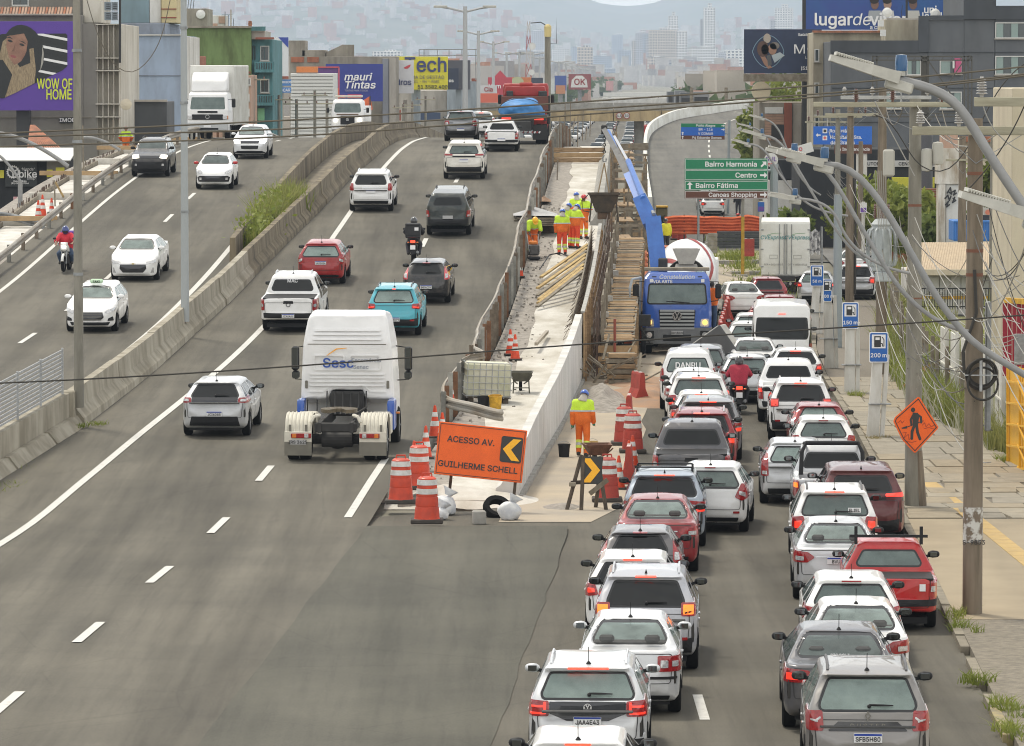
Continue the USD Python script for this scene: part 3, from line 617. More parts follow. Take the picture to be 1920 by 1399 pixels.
# paints
PWh=paint('white',(.74,.74,.73));P_PEARL=paint('pearl_white',(.70,.70,.68),dust=.2);P_SILVER=paint('silver',(.50,.51,.52),.55,.34);P_LSILV=paint('light_silver',(.60,.61,.62),.45,.32)
P_GREY=paint('grey',(.20,.205,.215),.5,.34);P_GRAPH=paint('graphite',(.085,.085,.092),.5,.32);P_BLACK=paint('black',(.014,.014,.016),.1,.25);P_DKGRN=paint('black_green',(.025,.032,.032),.3,.28)
P_RED=paint('red',(.27,.008,.012),.1);P_DRED=paint('dark_red',(.20,.009,.014),.25);P_MAROON=paint('maroon',(.075,.008,.013),.4);P_STRAW=paint('bright_red',(.38,.006,.008),.0)
P_TEAL=paint('turquoise',(.06,.36,.44),.15);P_BLUEG=paint('blue_grey',(.30,.345,.40),.45);P_CREAM=paint('off_white_dirty',(.66,.64,.58),dust=.3);P_BROWNG=paint('warm_grey',(.235,.225,.215),.5,.33)
P_RENE=paint('metal_silver',(.42,.425,.45),.6,.32)
SUVB=('bumper_trim',[(-.78,.34),(.78,.34),(.80,.60),(.55,.56),(-.55,.56),(-.80,.60)],.012)
def bl(z,w=.17):return('brake_lamp',[(-w,z),(w,z),(w,z+.026),(-w,z+.026)],.02)
def bump(z0,z1,w=.62):return('bumper_trim',[(-w,z0),(w,z0),(w+.03,z1),(-w-.03,z1)],.012)
def refl(x,z):return('reflector',[(x-.09,z),(x+.05,z),(x+.05,z+.05),(x-.09,z+.05)],.02)
md_('vertical_lamp_hatch','hatch',3.85,1.65,1.45,lamps=(('tail_lamp',[(.63,.78),(.80,.78),(.80,1.10),(.68,1.30),(.62,1.30)],.012),('tail_lens',[(.66,.84),(.76,.84),(.74,.98),(.66,.98)],.02)),decals=(bump(.28,.40),bl(1.375,.14)),rin=.16)
md_('corner_lamp_hatch','hatch',3.95,1.72,1.48,lamps=(('tail_lamp',[(.60,.74),(.87,.70),(.87,.96),(.66,.92)],.012),('tail_lens',[(.66,.79),(.80,.77),(.80,.86),(.68,.86)],.02)),decals=(bump(.28,.42),bl(1.385)))
md_('tall_lamp_hatch','hatch',3.78,1.70,1.51,lamps=(('tail_lamp',[(.56,.74),(.72,.66),(.86,.72),(.86,1.02),(.70,1.04)],.012),('reverse_lens',[(.66,.80),(.80,.74),(.80,.84),(.66,.88)],.02)),decals=(bump(.26,.36),bl(1.41,.12),refl(.62,.45)))
md_('strip_lamp_suv','suv',4.2,1.76,1.57,lift=.06,rearwin=(1.045,1.43),wheel=.34,lamps=(('tail_lamp',[(.56,.76),(.88,.76),(.88,1.0),(.56,.98)],.012),('tail_lens',[(.60,.79),(.84,.79),(.84,.82),(.64,.82),(.64,.89),(.82,.89),(.82,.92),(.64,.92),(.64,.96),(.84,.96),(.84,.985),(.60,.965)],.02)),sec='suv',decals=(('tailgate_panel',[(-.555,.80),(-.3,.70),(.3,.70),(.555,.80),(.555,.97),(-.555,.97)],.012),bl(1.465,.30),('bumper_trim',[(-.80,.32),(.80,.32),(.82,.50),(-.82,.50)],.012),refl(.62,.40)))
md_('flat_tail_sedan','sedan',4.2,1.65,1.48,lamps=(('tail_lamp',[(.45,.72),(.85,.72),(.85,.97),(.45,.97)],.012),('tail_lens',[(.50,.78),(.62,.78),(.62,.90),(.50,.90)],.02),('reverse_lens',[(.68,.80),(.78,.80),(.78,.89),(.68,.89)],.02)),rearwin=(1.08,1.40),rin=.075,decals=(bump(.26,.34),('bumper_strip',[(-.76,.60),(.76,.60),(.76,.64),(-.76,.64)],.012)))
md_('square_lamp_suv','suv',4.24,1.80,1.69,lift=.10,sec='suv',wheel=.36,rearwin=(1.10,1.54),rin=.13,lamps=(('tail_lamp',[(.60,.86),(.85,.86),(.85,1.09),(.60,1.09)],.012),('tail_lens',[(.635,.895),(.815,.895),(.815,1.055),(.635,1.055)],.02),('tail_cross',[(.66,1.0),(.79,1.03),(.79,1.06),(.66,1.03)],.02)),decals=(SUVB,bl(1.585,.18),refl(.66,.56)))
md_('wedge_lamp_sedan','sedan',4.3,1.70,1.47,lamps=(('tail_lamp',[(.42,.86),(.58,.76),(.87,.76),(.87,.99),(.56,.96)],.012),('tail_lens',[(.64,.80),(.80,.80),(.80,.88),(.64,.88)],.02)),rearwin=(1.07,1.395),rin=.07,decals=(bump(.26,.36),('chrome_strip',[(-.42,.86),(.42,.86),(.42,.885),(-.42,.885)],.012)))
md_('creta_like_suv','suv',4.27,1.79,1.63,sec='suv',wheel=.34,rearwin=(1.09,1.49),lamps=(('tail_lamp',[(.50,.88),(.89,.86),(.89,.93),(.52,.96)],.012),('tail_lens',[(.60,.72),(.86,.72),(.87,.81),(.62,.81)],.02)),decals=(SUVB,bl(1.525,.22)))
md_('big_pickup','pickup',5.3,1.86,1.81,sec='suv',wheel=.38,rearwin=(1.22,1.60),rin=.13,lamps=(('tail_lamp',[(.78,.74),(.93,.74),(.93,1.10),(.79,1.10)],.012),('reverse_lens',[(.82,.86),(.90,.86),(.90,.95),(.82,.95)],.02)),decals=(('bumper_trim',[(-.80,.50),(.80,.50),(.82,.66),(-.82,.66)],.02),bl(1.655,.16),('handle_recess',[(-.17,.96),(.17,.96),(.15,1.05),(-.15,1.05)],.006)),tonneau=True)
md_('open_pickup','pickup',5.2,1.80,1.78,sec='suv',wheel=.37,rearwin=(1.22,1.58),rin=.13,lamps=(('tail_lamp',[(.75,.72),(.90,.72),(.90,1.08),(.77,1.08)],.012),('tail_lens',[(.79,.92),(.88,.92),(.88,1.03),(.80,1.03)],.02)),decals=(bump(.50,.66,.76),bl(1.63,.16)))
md_('canopy_pickup','pickup',5.1,1.76,1.80,sec='suv',wheel=.38,rearwin=(1.22,1.57),rin=.20,lamps=(('tail_lamp',[(.72,.78),(.88,.78),(.88,1.04),(.74,1.04)],.012),('reverse_lens',[(.76,.80),(.85,.80),(.85,.88),(.76,.88)],.02)),decals=(bump(.50,.70,.76),),canopy=True)
md_('small_pickup','pickup',4.45,1.70,1.55,wheel=.32,rearwin=(1.05,1.37),rin=.13,lamps=(('tail_lamp',[(.68,.64),(.86,.62),(.86,.98),(.72,.98)],.012),('reverse_lens',[(.71,.74),(.80,.74),(.80,.84),(.72,.84)],.02)),decals=(('bumper_trim',[(-.82,.48),(.82,.48),(.83,.60),(-.83,.60)],.02),),tonneau=True)
md_('mpv','hatch',4.03,1.67,1.50,lamps=(('tail_lamp',[(.62,.62),(.80,.62),(.79,1.0),(.68,1.16),(.64,1.16)],.012),('reverse_lens',[(.66,.66),(.78,.66),(.78,.74),(.66,.74)],.02)),decals=(bump(.26,.40),),rin=.14)
md_('round_suv','suv',4.25,1.80,1.66,sec='suv',wheel=.35,rearwin=(1.10,1.52),rin=.11,lamps=(('tail_lamp',[(.56,.76),(.87,.74),(.87,1.02),(.64,1.04)],.012),('tail_lens',[(.66,.80),(.82,.79),(.82,.93),(.68,.95)],.02)),decals=(SUVB,bl(1.56,.2),('chrome_strip',[(-.40,.955),(.40,.955),(.40,.985),(-.40,.985)],.02)))
md_('duster_like_suv','suv',4.34,1.80,1.69,lift=.10,sec='suv',wheel=.36,rearwin=(1.10,1.56),rin=.10,lamps=(('tail_lamp',[(.62,.74),(.87,.74),(.88,1.02),(.64,1.03)],.012),('reverse_lens',[(.66,.84),(.74,.87),(.86,.90),(.86,.92),(.74,.90),(.67,.95),(.66,.92),(.71,.885)],.02)),decals=(('tailgate_panel',[(-.58,.74),(.58,.74),(.52,.78),(.42,.87),(-.42,.87),(-.52,.78)],.012),bump(.34,.46,.72)))
md_('old_box_suv','suv',4.3,1.82,1.66,sec='suv',wheel=.36,rearwin=(1.12,1.50),rin=.14,lamps=(('tail_lamp',[(.70,.82),(.88,.82),(.88,1.12),(.72,1.12)],.012),),decals=(bump(.34,.48,.70),('chrome_strip',[(-.35,.98),(.35,.98),(.35,1.03),(-.35,1.03)],.02)))
md_('fastback_sedan','sedan',4.66,1.80,1.48,lamps=(('tail_lamp',[(.40,.84),(.60,.78),(.90,.78),(.90,1.0),(.50,.97)],.012),('tail_lens',[(.66,.82),(.84,.82),(.84,.93),(.66,.92)],.02)),rearwin=(1.08,1.40),rin=.065,decals=(bump(.26,.38),bl(1.40,.15)))
md_('bubble_hatch','hatch',3.84,1.68,1.49,lamps=(('tail_lamp',[(.58,.84),(.80,.82),(.80,.98),(.62,1.0)],.012),),decals=(bump(.28,.40),bl(1.39,.12),('emblem_bar',[(-.09,.88),(.09,.88),(.09,.93),(-.09,.93)],.012)),rin=.15)
md_('passenger_van','van',5.55,2.05,2.50,sec='van',wheel=.34,rearwin=(1.28,2.02),rin=.10,lamps=(('tail_lamp',[(.88,.60),(1.02,.60),(1.02,1.15),(.90,1.15)],.012),('tail_lens',[(.90,.64),(1.0,.64),(1.0,.78),(.90,.78)],.02)),decals=(('bumper_trim',[(-.95,.40),(.95,.40),(.95,.62),(-.95,.62)],.012),('door_split',[(-.01,.64),(.01,.64),(.01,2.3),(-.01,2.3)],.02),bl(2.12,.12)))
md_('truck_hatch_box','boxy',4.3,1.72,1.80,sec='suv',wheel=.33,rearwin=(1.14,1.58),rin=.13,lamps=(('tail_lamp',[(.72,.80),(.85,.80),(.85,1.2),(.74,1.2)],.012),),decals=(bump(.34,.46),))
md_('coupe_suv','suv',4.65,1.88,1.69,sec='suv',wheel=.37,rearwin=(1.14,1.50),rin=.17,lamps=(('tail_lamp',[(.50,1.0),(.90,1.0),(.90,1.09),(.50,1.07)],.012),),decals=(('tail_strip',[(-.52,1.005),(.52,1.005),(.52,1.06),(-.52,1.06)],.012),SUVB))
md_('peugeot_like_hatch','hatch',4.06,1.75,1.46,lamps=(('tail_lamp',[(.60,.84),(.88,.82),(.88,.97),(.62,.96)],.012),('tail_lens',[(.66,.87),(.82,.87),(.82,.93),(.68,.93)],.02)),decals=(('tailgate_panel',[(-.60,.85),(.60,.85),(.60,.96),(-.60,.96)],.012),('bumper_trim',[(-.66,.30),(.66,.30),(.60,.55),(-.60,.55)],.012)),rin=.12)
md_('citroen_like_hatch','suv',3.98,1.74,1.60,sec='suv',wheel=.33,rearwin=(1.07,1.46),rin=.12,lamps=(('tail_lamp',[(.58,.84),(.86,.80),(.86,1.0),(.60,.98)],.012),('tail_lens',[(.62,.87),(.82,.84),(.82,.88),(.62,.91)],.02)),decals=(SUVB,refl(.62,.50),bl(1.50,.06)))
md_('front_hatch','hatch',3.92,1.68,1.47,front=True,lamps=(('head_lamp',[(.42,.70),(.60,.66),(.80,.74),(.80,.84),(.62,.80)],.012,'F'),('grille',[(-.46,.54),(-.36,.44),(.36,.44),(.46,.54),(.42,.70),(-.42,.70)],.012,'F'),('intake',[(-.60,.28),(.60,.28),(.66,.38),(-.66,.38)],.012,'F'),('intake',[(.58,.42),(.76,.42),(.74,.56),(.60,.50)],.012,'F')))
md_('front_sedan','sedan',4.47,1.74,1.47,front=True,lamps=(('head_lamp',[(.46,.66),(.80,.70),(.80,.82),(.62,.76),(.46,.74)],.012,'F'),('grille',[(-.48,.50),(-.36,.36),(.36,.36),(.48,.50),(.46,.64),(-.46,.64)],.012,'F'),('chrome_strip',[(-.5,.655),(.5,.655),(.5,.68),(-.5,.68)],.02,'F'),('fog_lamp',[(.62,.34),(.74,.34),(.74,.52),(.70,.54)],.012,'F')))
md_('front_small','hatch',3.64,1.65,1.48,front=True,lamps=(('head_lamp',[(.46,.70),(.64,.68),(.78,.76),(.78,.88),(.56,.84)],.012,'F'),('grille',[(-.66,.34),(.66,.34),(.72,.54),(.60,.60),(-.60,.60),(-.72,.54)],.012,'F'),('head_strip',[(-.44,.765),(.44,.765),(.44,.785),(-.44,.785)],.012,'F'),('fog_lamp',[(.52,.42),(.62,.42),(.62,.52),(.52,.52)],.02,'F')))
md_('front_suv','suv',4.23,1.73,1.66,sec='suv',front=True,wheel=.35,lamps=(('head_lamp',[(.46,.86),(.78,.84),(.80,.98),(.50,1.0)],.012,'F'),('grille',[(-.44,.84),(.44,.84),(.44,.98),(-.44,.98)],.012,'F'),('bumper_trim',[(-.82,.30),(.82,.30),(.84,.70),(-.84,.70)],.012,'F'),('fog_lamp',[(.56,.50),(.66,.50),(.66,.60),(.56,.60)],.02,'F')))
md_('front_montana','hatch',4.3,1.70,1.56,front=True,lamps=(('head_lamp',[(.48,.76),(.72,.74),(.80,.86),(.76,.98),(.54,.90)],.012,'F'),('grille',[(-.42,.74),(.42,.74),(.46,.86),(-.46,.86)],.012,'F'),('intake',[(-.40,.48),(.40,.48),(.42,.64),(-.42,.64)],.012,'F'),('bumper_trim',[(-.80,.28),(.80,.28),(.60,.38),(-.60,.38)],.012,'F')),noside=1.4)
M=_models
# the jam on the side road, nearest first. px: middle of the tail in the photograph, D: distance of the rear bumper
def on_side(px,D):return((px-960)/FPX*D*1.002,D,.0)
HEAD=-.045
def jam(m,name,label,cat,body,px,D,rz=HEAD,**k):
 return bc_(M[m],name,label,cat,body,on_side(px,D),rz,**k)
QL=dict(group='cars queueing in the left lane of the side road');QR=dict(group='cars queueing in the right lane of the side road')
jam('corner_lamp_hatch','white_hatchback','white hatchback nearest the camera, only its roof and rear window in the frame','car',PWh,1082,58.7,tint=GL_D,**QL)
t=jam('strip_lamp_suv','silver_suv','light silver SUV with black tail panel and lit red strip lamps','car',P_LSILV,1102,65.8,tint=GL_L,rails=P_LSILV,mirror=P_LSILV,pl='JAA4E43',plz=.76,**QL)
badge(t,M['strip_lamp_suv'],vw_logo(.062),.945,CRM,dy=.02)
t=jam('flat_tail_sedan','silver_sedan','pale silver sedan with boot lip and square twin tail lamps, behind the strip-lamp SUV','car',P_LSILV,1180,71.6,tint=GL_L,wiper=False,mirror=P_LSILV,lit=False,pl='',plz=.66,**QL)
badge(t,M['flat_tail_sedan'],vw_logo(.055),.95,CRM,dy=.014)
t=jam('square_lamp_suv','grey_suv','silver grey SUV with square lit orange tail lamps and black mirrors','car',P_RENE,1211,76.9,tint=GL_D,rails=P_RENE,antenna='fin',mats={'tail_lens':AMBER_ON},pl='',plz=.86,**QL)
badge(t,M['square_lamp_suv'],text('Jeep',.07),1.045,CRM,dy=.016)
jam('corner_lamp_hatch','white_hatchback','white hatchback half hidden in front of the square-lamp SUV','car',PWh,1186,81.4,tint=GL_D,**QL)
jam('vertical_lamp_hatch','graphite_hatchback','graphite hatchback with thin vertical red lamps beside its dark rear window','car',P_GRAPH,1200,86.4,tint=GL_D,lit=False,antenna='whip',**QL)
jam('wedge_lamp_sedan','red_sedan','worn red sedan with green tinted rear window ahead of the graphite hatchback','car',P_DRED,1232,92.2,tint=GL_L,wiper=False,lit=False,**QL)
jam('creta_like_suv','blue_grey_suv','blue grey SUV with black roof bars ahead of the red sedan','car',P_BLUEG,1246,97.2,tint=GL_D,bars=(1.0,1.9),antenna='fin',pl='',plz=.60,**QL)
jam('tall_lamp_hatch','white_hatchback','white hatchback steering out between the lanes, whole right flank in view','car',PWh,1330,100.4,-.10,tint=GL_M,lit=False,**QL)
t=jam('big_pickup','dark_grey_pickup','dark grey pickup with black cover over its load bed','pickup',P_GRAPH,1297,107.8,tint=GL_D,wiper=False,**QL)
badge(t,M['big_pickup'],ring_logo(.05,.05,2.2),.885,CRM,dy=.016)
jam('round_suv','red_suv','red SUV with roof rails mostly hidden by the dark grey pickup','car',P_DRED,1316,114.6,tint=GL_D,rails=CRM,**QL)
jam('creta_like_suv','grey_suv','grey SUV with dotted brake strip above a black rear window, ahead of the red SUV','car',P_GREY,1328,119.2,tint=GL_D,antenna='fin',mats={'bumper_trim':P_MAROON},**QL)
jam('corner_lamp_hatch','white_hatchback','white hatchback with only its roof and left lamp showing behind the grey SUV','car',PWh,1315,123.8,tint=GL_M,**QL)
jam('round_suv','white_suv','white SUV with pale roof rails, fourth car back from the motorcyclist on the left','car',P_PEARL,1310,128.2,tint=GL_M,rails=CRM,**QL)
jam('wedge_lamp_sedan','white_sedan','white sedan with bluish rear window in the left queue beside the motorcyclist','car',PWh,1300,132.8,tint=GL_M,wiper=False,lit=False,**QL)
t=jam('truck_hatch_box','white_delivery_van','small white box-backed van with lettering on its rear window','van',PWh,1290,137.4,tint=GL_M,wiper=False,antenna=None,lit=False,**QL)
badge(t,M['truck_hatch_box'],text('DANRU',.16),1.36,PL,dy=.04,name='window_lettering')
jam('creta_like_suv','grey_hatchback','dark grey hatchback at the head of the left queue by the blue truck','car',P_GREY,1314,142.4,tint=GL_M,**QL)
jam('corner_lamp_hatch','silver_hatchback','silver hatchback with its door mirror out, just right of the red-shirted motorcyclist','car',P_SILVER,1402,140.0,-.02,tint=GL_M,lit=False,**QL)
t=jam('duster_like_suv','brown_grey_suv','warm grey SUV with roof rails and X-shaped lamps at the bottom right','car',P_BROWNG,1631,64.2,tint=GL_L,rails=GREYP,lit=False,pl='SFB5H80',plz=.75,**QR)
badge(t,M['duster_like_suv'],text('D U S T E R',.055,wide=1.25),.915,CRM,dy=.02,name='lettering')
r=Polygon([(-.045,0),(0,.075),(.045,0),(0,-.075)]);badge(t,M['duster_like_suv'],flat(r-affinity.scale(r,.45,.45),depth=.01),1.05,CRM,dy=.016)
t=jam('fastback_sedan','graphite_sedan','graphite fastback sedan with its left tail lamp glowing, beside the warm grey SUV','car',P_GRAPH,1580,69.8,tint=GL_M,wiper=False,pl='',plz=.62,**QR)
badge(t,M['fastback_sedan'],text('PICCOLI',.05),1.12,PL,dy=.05,name='window_lettering')
jam('wedge_lamp_sedan','white_sedan','white sedan with two headrests seen through pale glass, ahead of the graphite sedan','car',PWh,1612,73.5,tint=GL_L,wiper=False,lit=False,**QR)
jam('corner_lamp_hatch','white_hatchback','white hatchback with dark rear window between the white sedan and the red pickup','car',PWh,1600,77.9,tint=GL_M,lit=False,**QR)
t=jam('small_pickup','red_pickup','bright red small pickup with black cab frame by the kerb','pickup',P_STRAW,1674,82.5,tint=GL_M,wiper=False,antenna=None,lit=False,**QR)
badge(t,M['small_pickup'],xf(cb_((0,0,0),(.11,.006,.13),.002)),.82,PL,x=.56,dy=.016,name='sticker')
g=Geo();mm=M['small_pickup']['_'];zt=zsurf(M['small_pickup'],.5,1.75)
g.bar((-.72,1.6,zt+.10),(.72,1.6,zt+.10),.05);g.bar((-.6,1.6,zt-.05),(-.6,1.6,zt+.28),.06);g.bar((.6,1.6,zt-.05),(.6,1.6,zt+.28),.06);pt_(t,'load_rack',g.get(),BP)
t=jam('wedge_lamp_sedan','silver_sedan','silver sedan with chrome boot strip and wedge lamps behind the white compact SUV','car',P_SILVER,1572,87.3,tint=GL_L,wiper=False,lit=False,pl='BVU4',plz=.80,**QR)
t=jam('round_suv','white_suv','white compact SUV with big lit red lamps and a name sticker in its rear window','car',PWh,1567,92.9,tint=GL_M,rails=GREYP,pl='',plz=.86,**QR)
badge(t,M['round_suv'],flat(sbox(-.13,-.05,.13,.05)),1.22,PL,x=.40,dy=.03,name='sticker');badge(t,M['round_suv'],text('ELIEL',.06),1.22,INK,x=.40,dy=.036,name='sticker_lettering')
jam('coupe_suv','maroon_suv','dark maroon SUV with lit right lamp squeezed against the kerb','car',P_MAROON,1618,97.6,-.03,tint=GL_D,antenna='fin',mats={'tail_lamp':LAMPR_ON},**QR)
t=jam('open_pickup','silver_pickup','silver pickup with black roll bar and glowing left lamp','pickup',P_SILVER,1564,101.4,tint=GL_D,wiper=False,mats={'tail_lens':AMBER_ON},**QR)
mm=M['open_pickup']['_'];g=Geo();g.tube([(-.70,1.35,1.1),(-.68,1.45,1.60),(-.58,1.55,1.80),(.58,1.55,1.80),(.68,1.45,1.60),(.70,1.35,1.1)],.05,8);g.tube([(-.62,1.95,1.76),(-.58,1.6,1.80)],.04,6);g.tube([(.62,1.95,1.76),(.58,1.6,1.80)],.04,6);pt_(t,'roll_bar',g.get(),BP)
jam('mpv','silver_hatchback','silver tall hatchback with vertical lamps left of the silver pickup','car',P_SILVER,1492,107.0,tint=GL_L,wiper=False,lit=False,**QR)
jam('bubble_hatch','white_hatchback','small rounded white hatchback with a long rear wiper, ahead of the silver pickup','car',PWh,1545,114.4,tint=GL_M,lit=False,**QR)
jam('vertical_lamp_hatch','red_hatchback','red hatchback with pale glass behind the small rounded white one','car',P_DRED,1537,119.6,tint=GL_L,lit=False,**QR)
jam('square_lamp_suv','white_suv','white boxy SUV with square red ring lamps and black bumper','car',PWh,1502,125.6,tint=GL_D,rails=PWh,mats={'tail_lens':LAMPR_ON},**QR)
jam('open_pickup','white_pickup','white pickup with black bumper and grey roof beside the motorcyclist','pickup',PWh,1480,132.0,tint=GL_D,wiper=False,**QR)
jam('corner_lamp_hatch','white_hatchback','white hatchback with black rear screen just behind the passenger van','car',PWh,1492,143.5,tint=GL_D,**QR)
jam('wedge_lamp_sedan','white_sedan','white sedan left of the passenger van by the tilted grey box','car',PWh,1414,148.4,tint=GL_M,wiper=False,lit=False,**QR)
jam('passenger_van','white_passenger_van','tall white passenger van with two dark rear windows in the right lane','van',PWh,1466,152.0,-.05,tint=GL_D,wiper=False,antenna=None,**QR)
jam('mpv','white_hatchback','small white hatchback peeping out left of the passenger van','car',PWh,1403,158.5,tint=GL_M,wiper=False,**QR)
jam('corner_lamp_hatch','white_hatchback','white hatchback with left mirror out beyond the passenger van, behind a red one','car',PWh,1413,164.5,tint=GL_M,lit=False,**QR)
jam('bubble_hatch','red_hatchback','red hatchback directly beyond the passenger van, roof only','car',P_DRED,1437,169.5,tint=GL_M,lit=False,**QR)
jam('vertical_lamp_hatch','dark_hatchback','dark grey hatchback with red lamps beyond the passenger van on the right','car',P_GRAPH,1481,172.0,tint=GL_M,**QR)
jam('corner_lamp_hatch','red_hatchback','red hatchback second from the lorry, between white sedan and dark hatchback','car',P_DRED,1462,178.0,tint=GL_L,lit=False,**QR)
jam('wedge_lamp_sedan','white_sedan','white sedan turned a little left by the yellow sign post','car',P_PEARL,1398,189.0,.10,tint=GL_M,wiper=False,lit=False,**QR)
jam('mpv','red_mpv','dark red people carrier just left of the white box lorry','car',P_DRED,1441,193.5,.0,tint=GL_D,wiper=False,lit=False,**QR)
jam('round_suv','silver_suv','silver SUV driving on along the right-hand side street beyond the poles','car',P_SILVER,1603,203,-.12,tint=GL_D)
jam('wedge_lamp_sedan','white_sedan','white sedan on the right-hand side street seen between two utility poles','car',PWh,1600,224,-.10,tint=GL_M,wiper=False,lit=False)
jam('corner_lamp_hatch','silver_hatchback','silver hatchback half hidden right of the white box lorry','car',P_SILVER,1530,200,-.08,tint=GL_M)
for px,D,w in((1336,326,0),(1330,333,1),(1327,341,0)):
 jam('wedge_lamp_sedan' if w==0 else 'round_suv','white_car',['nearest white sedan waiting beyond the orange fence under the green sign','white SUV between two sedans beyond the orange fence','farthest white sedan in the trio beyond the orange fence'][[326,333,341].index(D)],'car',PWh,px,D,-.02,tint=GL_M,wiper=False,detail=False)
 # the highway
def on_hw(px,D):return((px-960)/FPX*D*1.003,D,float(hw(D))+.012)
def hwy(m,name,label,cat,body,px,D,front=False,dz=0,**k):
 L=M[m]['_']['L'];x,y,z=on_hw(px,D)
 sl=math.atan((float(hw(D+4))-float(hw(D)))/4);hd=math.atan(-(float(XL(D+10))-float(XL(D)))/10)
 return bc_(M[m],name,label,cat,body,(x,y,z+dz),hd+(PI if front else 0),rx=sl if not front else-sl,**k)
t=hwy('peugeot_like_hatch','silver_hatchback','silver hatchback with black lamp strip alone in the left outbound lane','car',P_SILVER,402,118.5,tint=GL_D,lit=False,pl='JCI6D85',plz=.62)
badge(t,M['peugeot_like_hatch'],text('PEUGEOT',.035,wide=1.6),.905,CRM,dy=.02,name='lettering')
t=hwy('big_pickup','white_pickup','white double-cab pickup with tonneau cover left of the truck tractor','pickup',PWh,541,148.5,tint=GL_D,wiper=False,rails=CRM,lit=False,pl='JCX6A66',plz=.57)
badge(t,M['big_pickup'],text('MAC',.11),1.56,PL,dy=.05,name='window_lettering');badge(t,M['big_pickup'],ring_logo(.075,.02),.93,GLOSSB,dy=.012)
hwy('citroen_like_hatch','turquoise_hatchback','turquoise hatchback partly hidden by the truck tractor','car',P_TEAL,738,147.5,tint=GL_L,rails=GREYP,pl='VPD3D79',plz=.56)
hwy('tall_lamp_hatch','red_hatchback','red hatchback in the left outbound lane beside the median barrier','car',P_RED,602,163.5,tint=GL_L,lit=False,pl='IAU3H24',plz=.80)
hwy('vertical_lamp_hatch','black_hatchback','black hatchback with red pillar lamps nearest the torn guard rail','car',P_BLACK,799,157.5,tint=GL_D,lit=False,pl='IND4C54',plz=.60,mats={'tail_lamp':mat('lamp_pink',(.5,.06,.07),.15,coat=1)})
t=hwy('canopy_pickup','black_pickup','black pickup with hard canopy and roof rails behind the courier motorcycle','pickup',P_DKGRN,840,179.5,tint=GL_D,wiper=False,antenna=None,rails=BP,lit=False,pl=('',True),plz=.78)
hwy('old_box_suv','white_suv','white SUV with roof rails next to the median barrier, upper outbound lane','car',PWh,696,189.5,tint=GL_D,rails=CRM,lit=False,antenna=None,pl='',plz=.86)
hwy('coupe_suv','cream_suv','dusty off-white coupe SUV with full-width red lamp strip','car',P_CREAM,870,206.5,tint=GL_M,lit=False,pl='',plz=.84)
hwy('small_pickup','white_small_pickup','white and silver small pickup following the red truck near the crest','pickup',PWh,940,229,tint=GL_D,wiper=False,rails=BP,lit=True,antenna=None,pl='',plz=.60)
hwy('round_suv','grey_suv','dark grey SUV on the crest left of the red truck','car',P_GREY,864,246,tint=GL_M,lit=False,pl='',plz=.62)
hwy('tall_lamp_hatch','white_hatchback','white hatchback on the crest between the dark grey SUV and the red truck','car',PWh,902,263,tint=GL_M)
t=hwy('front_hatch','white_taxi','white taxi hatchback with a roof sign coming towards the camera','taxi',PWh,199,152.5,True,tint=GL_L,wiper=False,antenna=None,mirror=PWh,pl='',plz=.46)
pt_(t,'taxi_sign',cb_((0,2.05,1.53),(.42,.18,.14),.04),mat('taxi_sign_green',(.45,.62,.42),.5));pt_(t,'taxi_lettering',xf(text('TAXI',.07),(0,2.145,1.53),PI),INK)
for z in(.48,.53,.58,.63,.68):badge(t,M['front_hatch'],bx((0,0,0),(.80,.02,.012)),z,CRM,rear=False,dy=.012,name='grille_bar')
t=hwy('front_sedan','white_sedan','white sedan with wide black grille coming towards the camera','car',PWh,278,169,True,tint=GL_L,wiper=False,antenna=None,mirror=PWh,pl='',plz=.52)
badge(t,M['front_sedan'],flat(union_all([sbox(-.09,-.012,.09,.012),sbox(-.03,-.028,.03,.028)]),depth=.01),.668,mat('gold_badge',(.55,.42,.12),.3,.7),rear=False,dy=.02)
t=hwy('front_small','white_small_car','small white car with red mirrors and black roof coming towards the camera','car',PWh,416,204,True,tint=GL_M,wiper=False,antenna='front',mirror=P_STRAW,pl='',plz=.47)
hwy('front_suv','black_suv','black compact SUV with lit headlamps beside the left guard rail','car',P_BLACK,300,212,True,tint=GL_M,wiper=False,antenna=None,mats={'head_lamp':LAMP_ON},pl='',plz=.66,rails=BP)
hwy('front_montana','silver_car','silver car with lit headlamps ahead of the white box lorry','car',P_LSILV,483,226,True,tint=GL_L,wiper=False,antenna='front',mirror=P_LSILV,mats={'head_lamp':LAMP_ON},pl='',plz=.56)
# the widening works between highway and side road
def loft(rings):
 r=np.asarray(rings,float);n,k=r.shape[:2]
 i,j=np.meshgrid(np.arange(n-1),np.arange(k),indexing='ij')
 q=np.stack([i*k+j,i*k+(j+1)%k,(i+1)*k+(j+1)%k,(i+1)*k+j],-1).reshape(-1,4)
 a=r[0];e=np.asarray(tri2d([a[:,[0,2]] if Polygon(a[:,[0,2]]).exterior.is_ccw else a[::-1][:,[0,2]]]))
 if not Polygon(a[:,[0,2]]).exterior.is_ccw:e=k-1-e
 return r.reshape(-1,3),np.vstack([q[:,[0,1,2]],q[:,[0,2,3]],e,e[:,::-1]+(n-1)*k])
WOOD=mat('timber',(.36,.25,.14),.85,col2=(.20,.13,.07),vs=3,stretch=(1,1,5),vdetail=5)
WOODY=mat('timber_yellow',(.46,.33,.13),.8,col2=(.30,.20,.08),vs=3)
WG=mat('timber_grey',(.25,.22,.17),.9,col2=(.14,.115,.08),vs=3)
WOODD=mat('timber_dark',(.11,.085,.06),.9,col2=(.055,.042,.03),vs=4)
PLY=mat('plywood',(.44,.30,.16),.75,col2=(.33,.22,.11),vs=2)
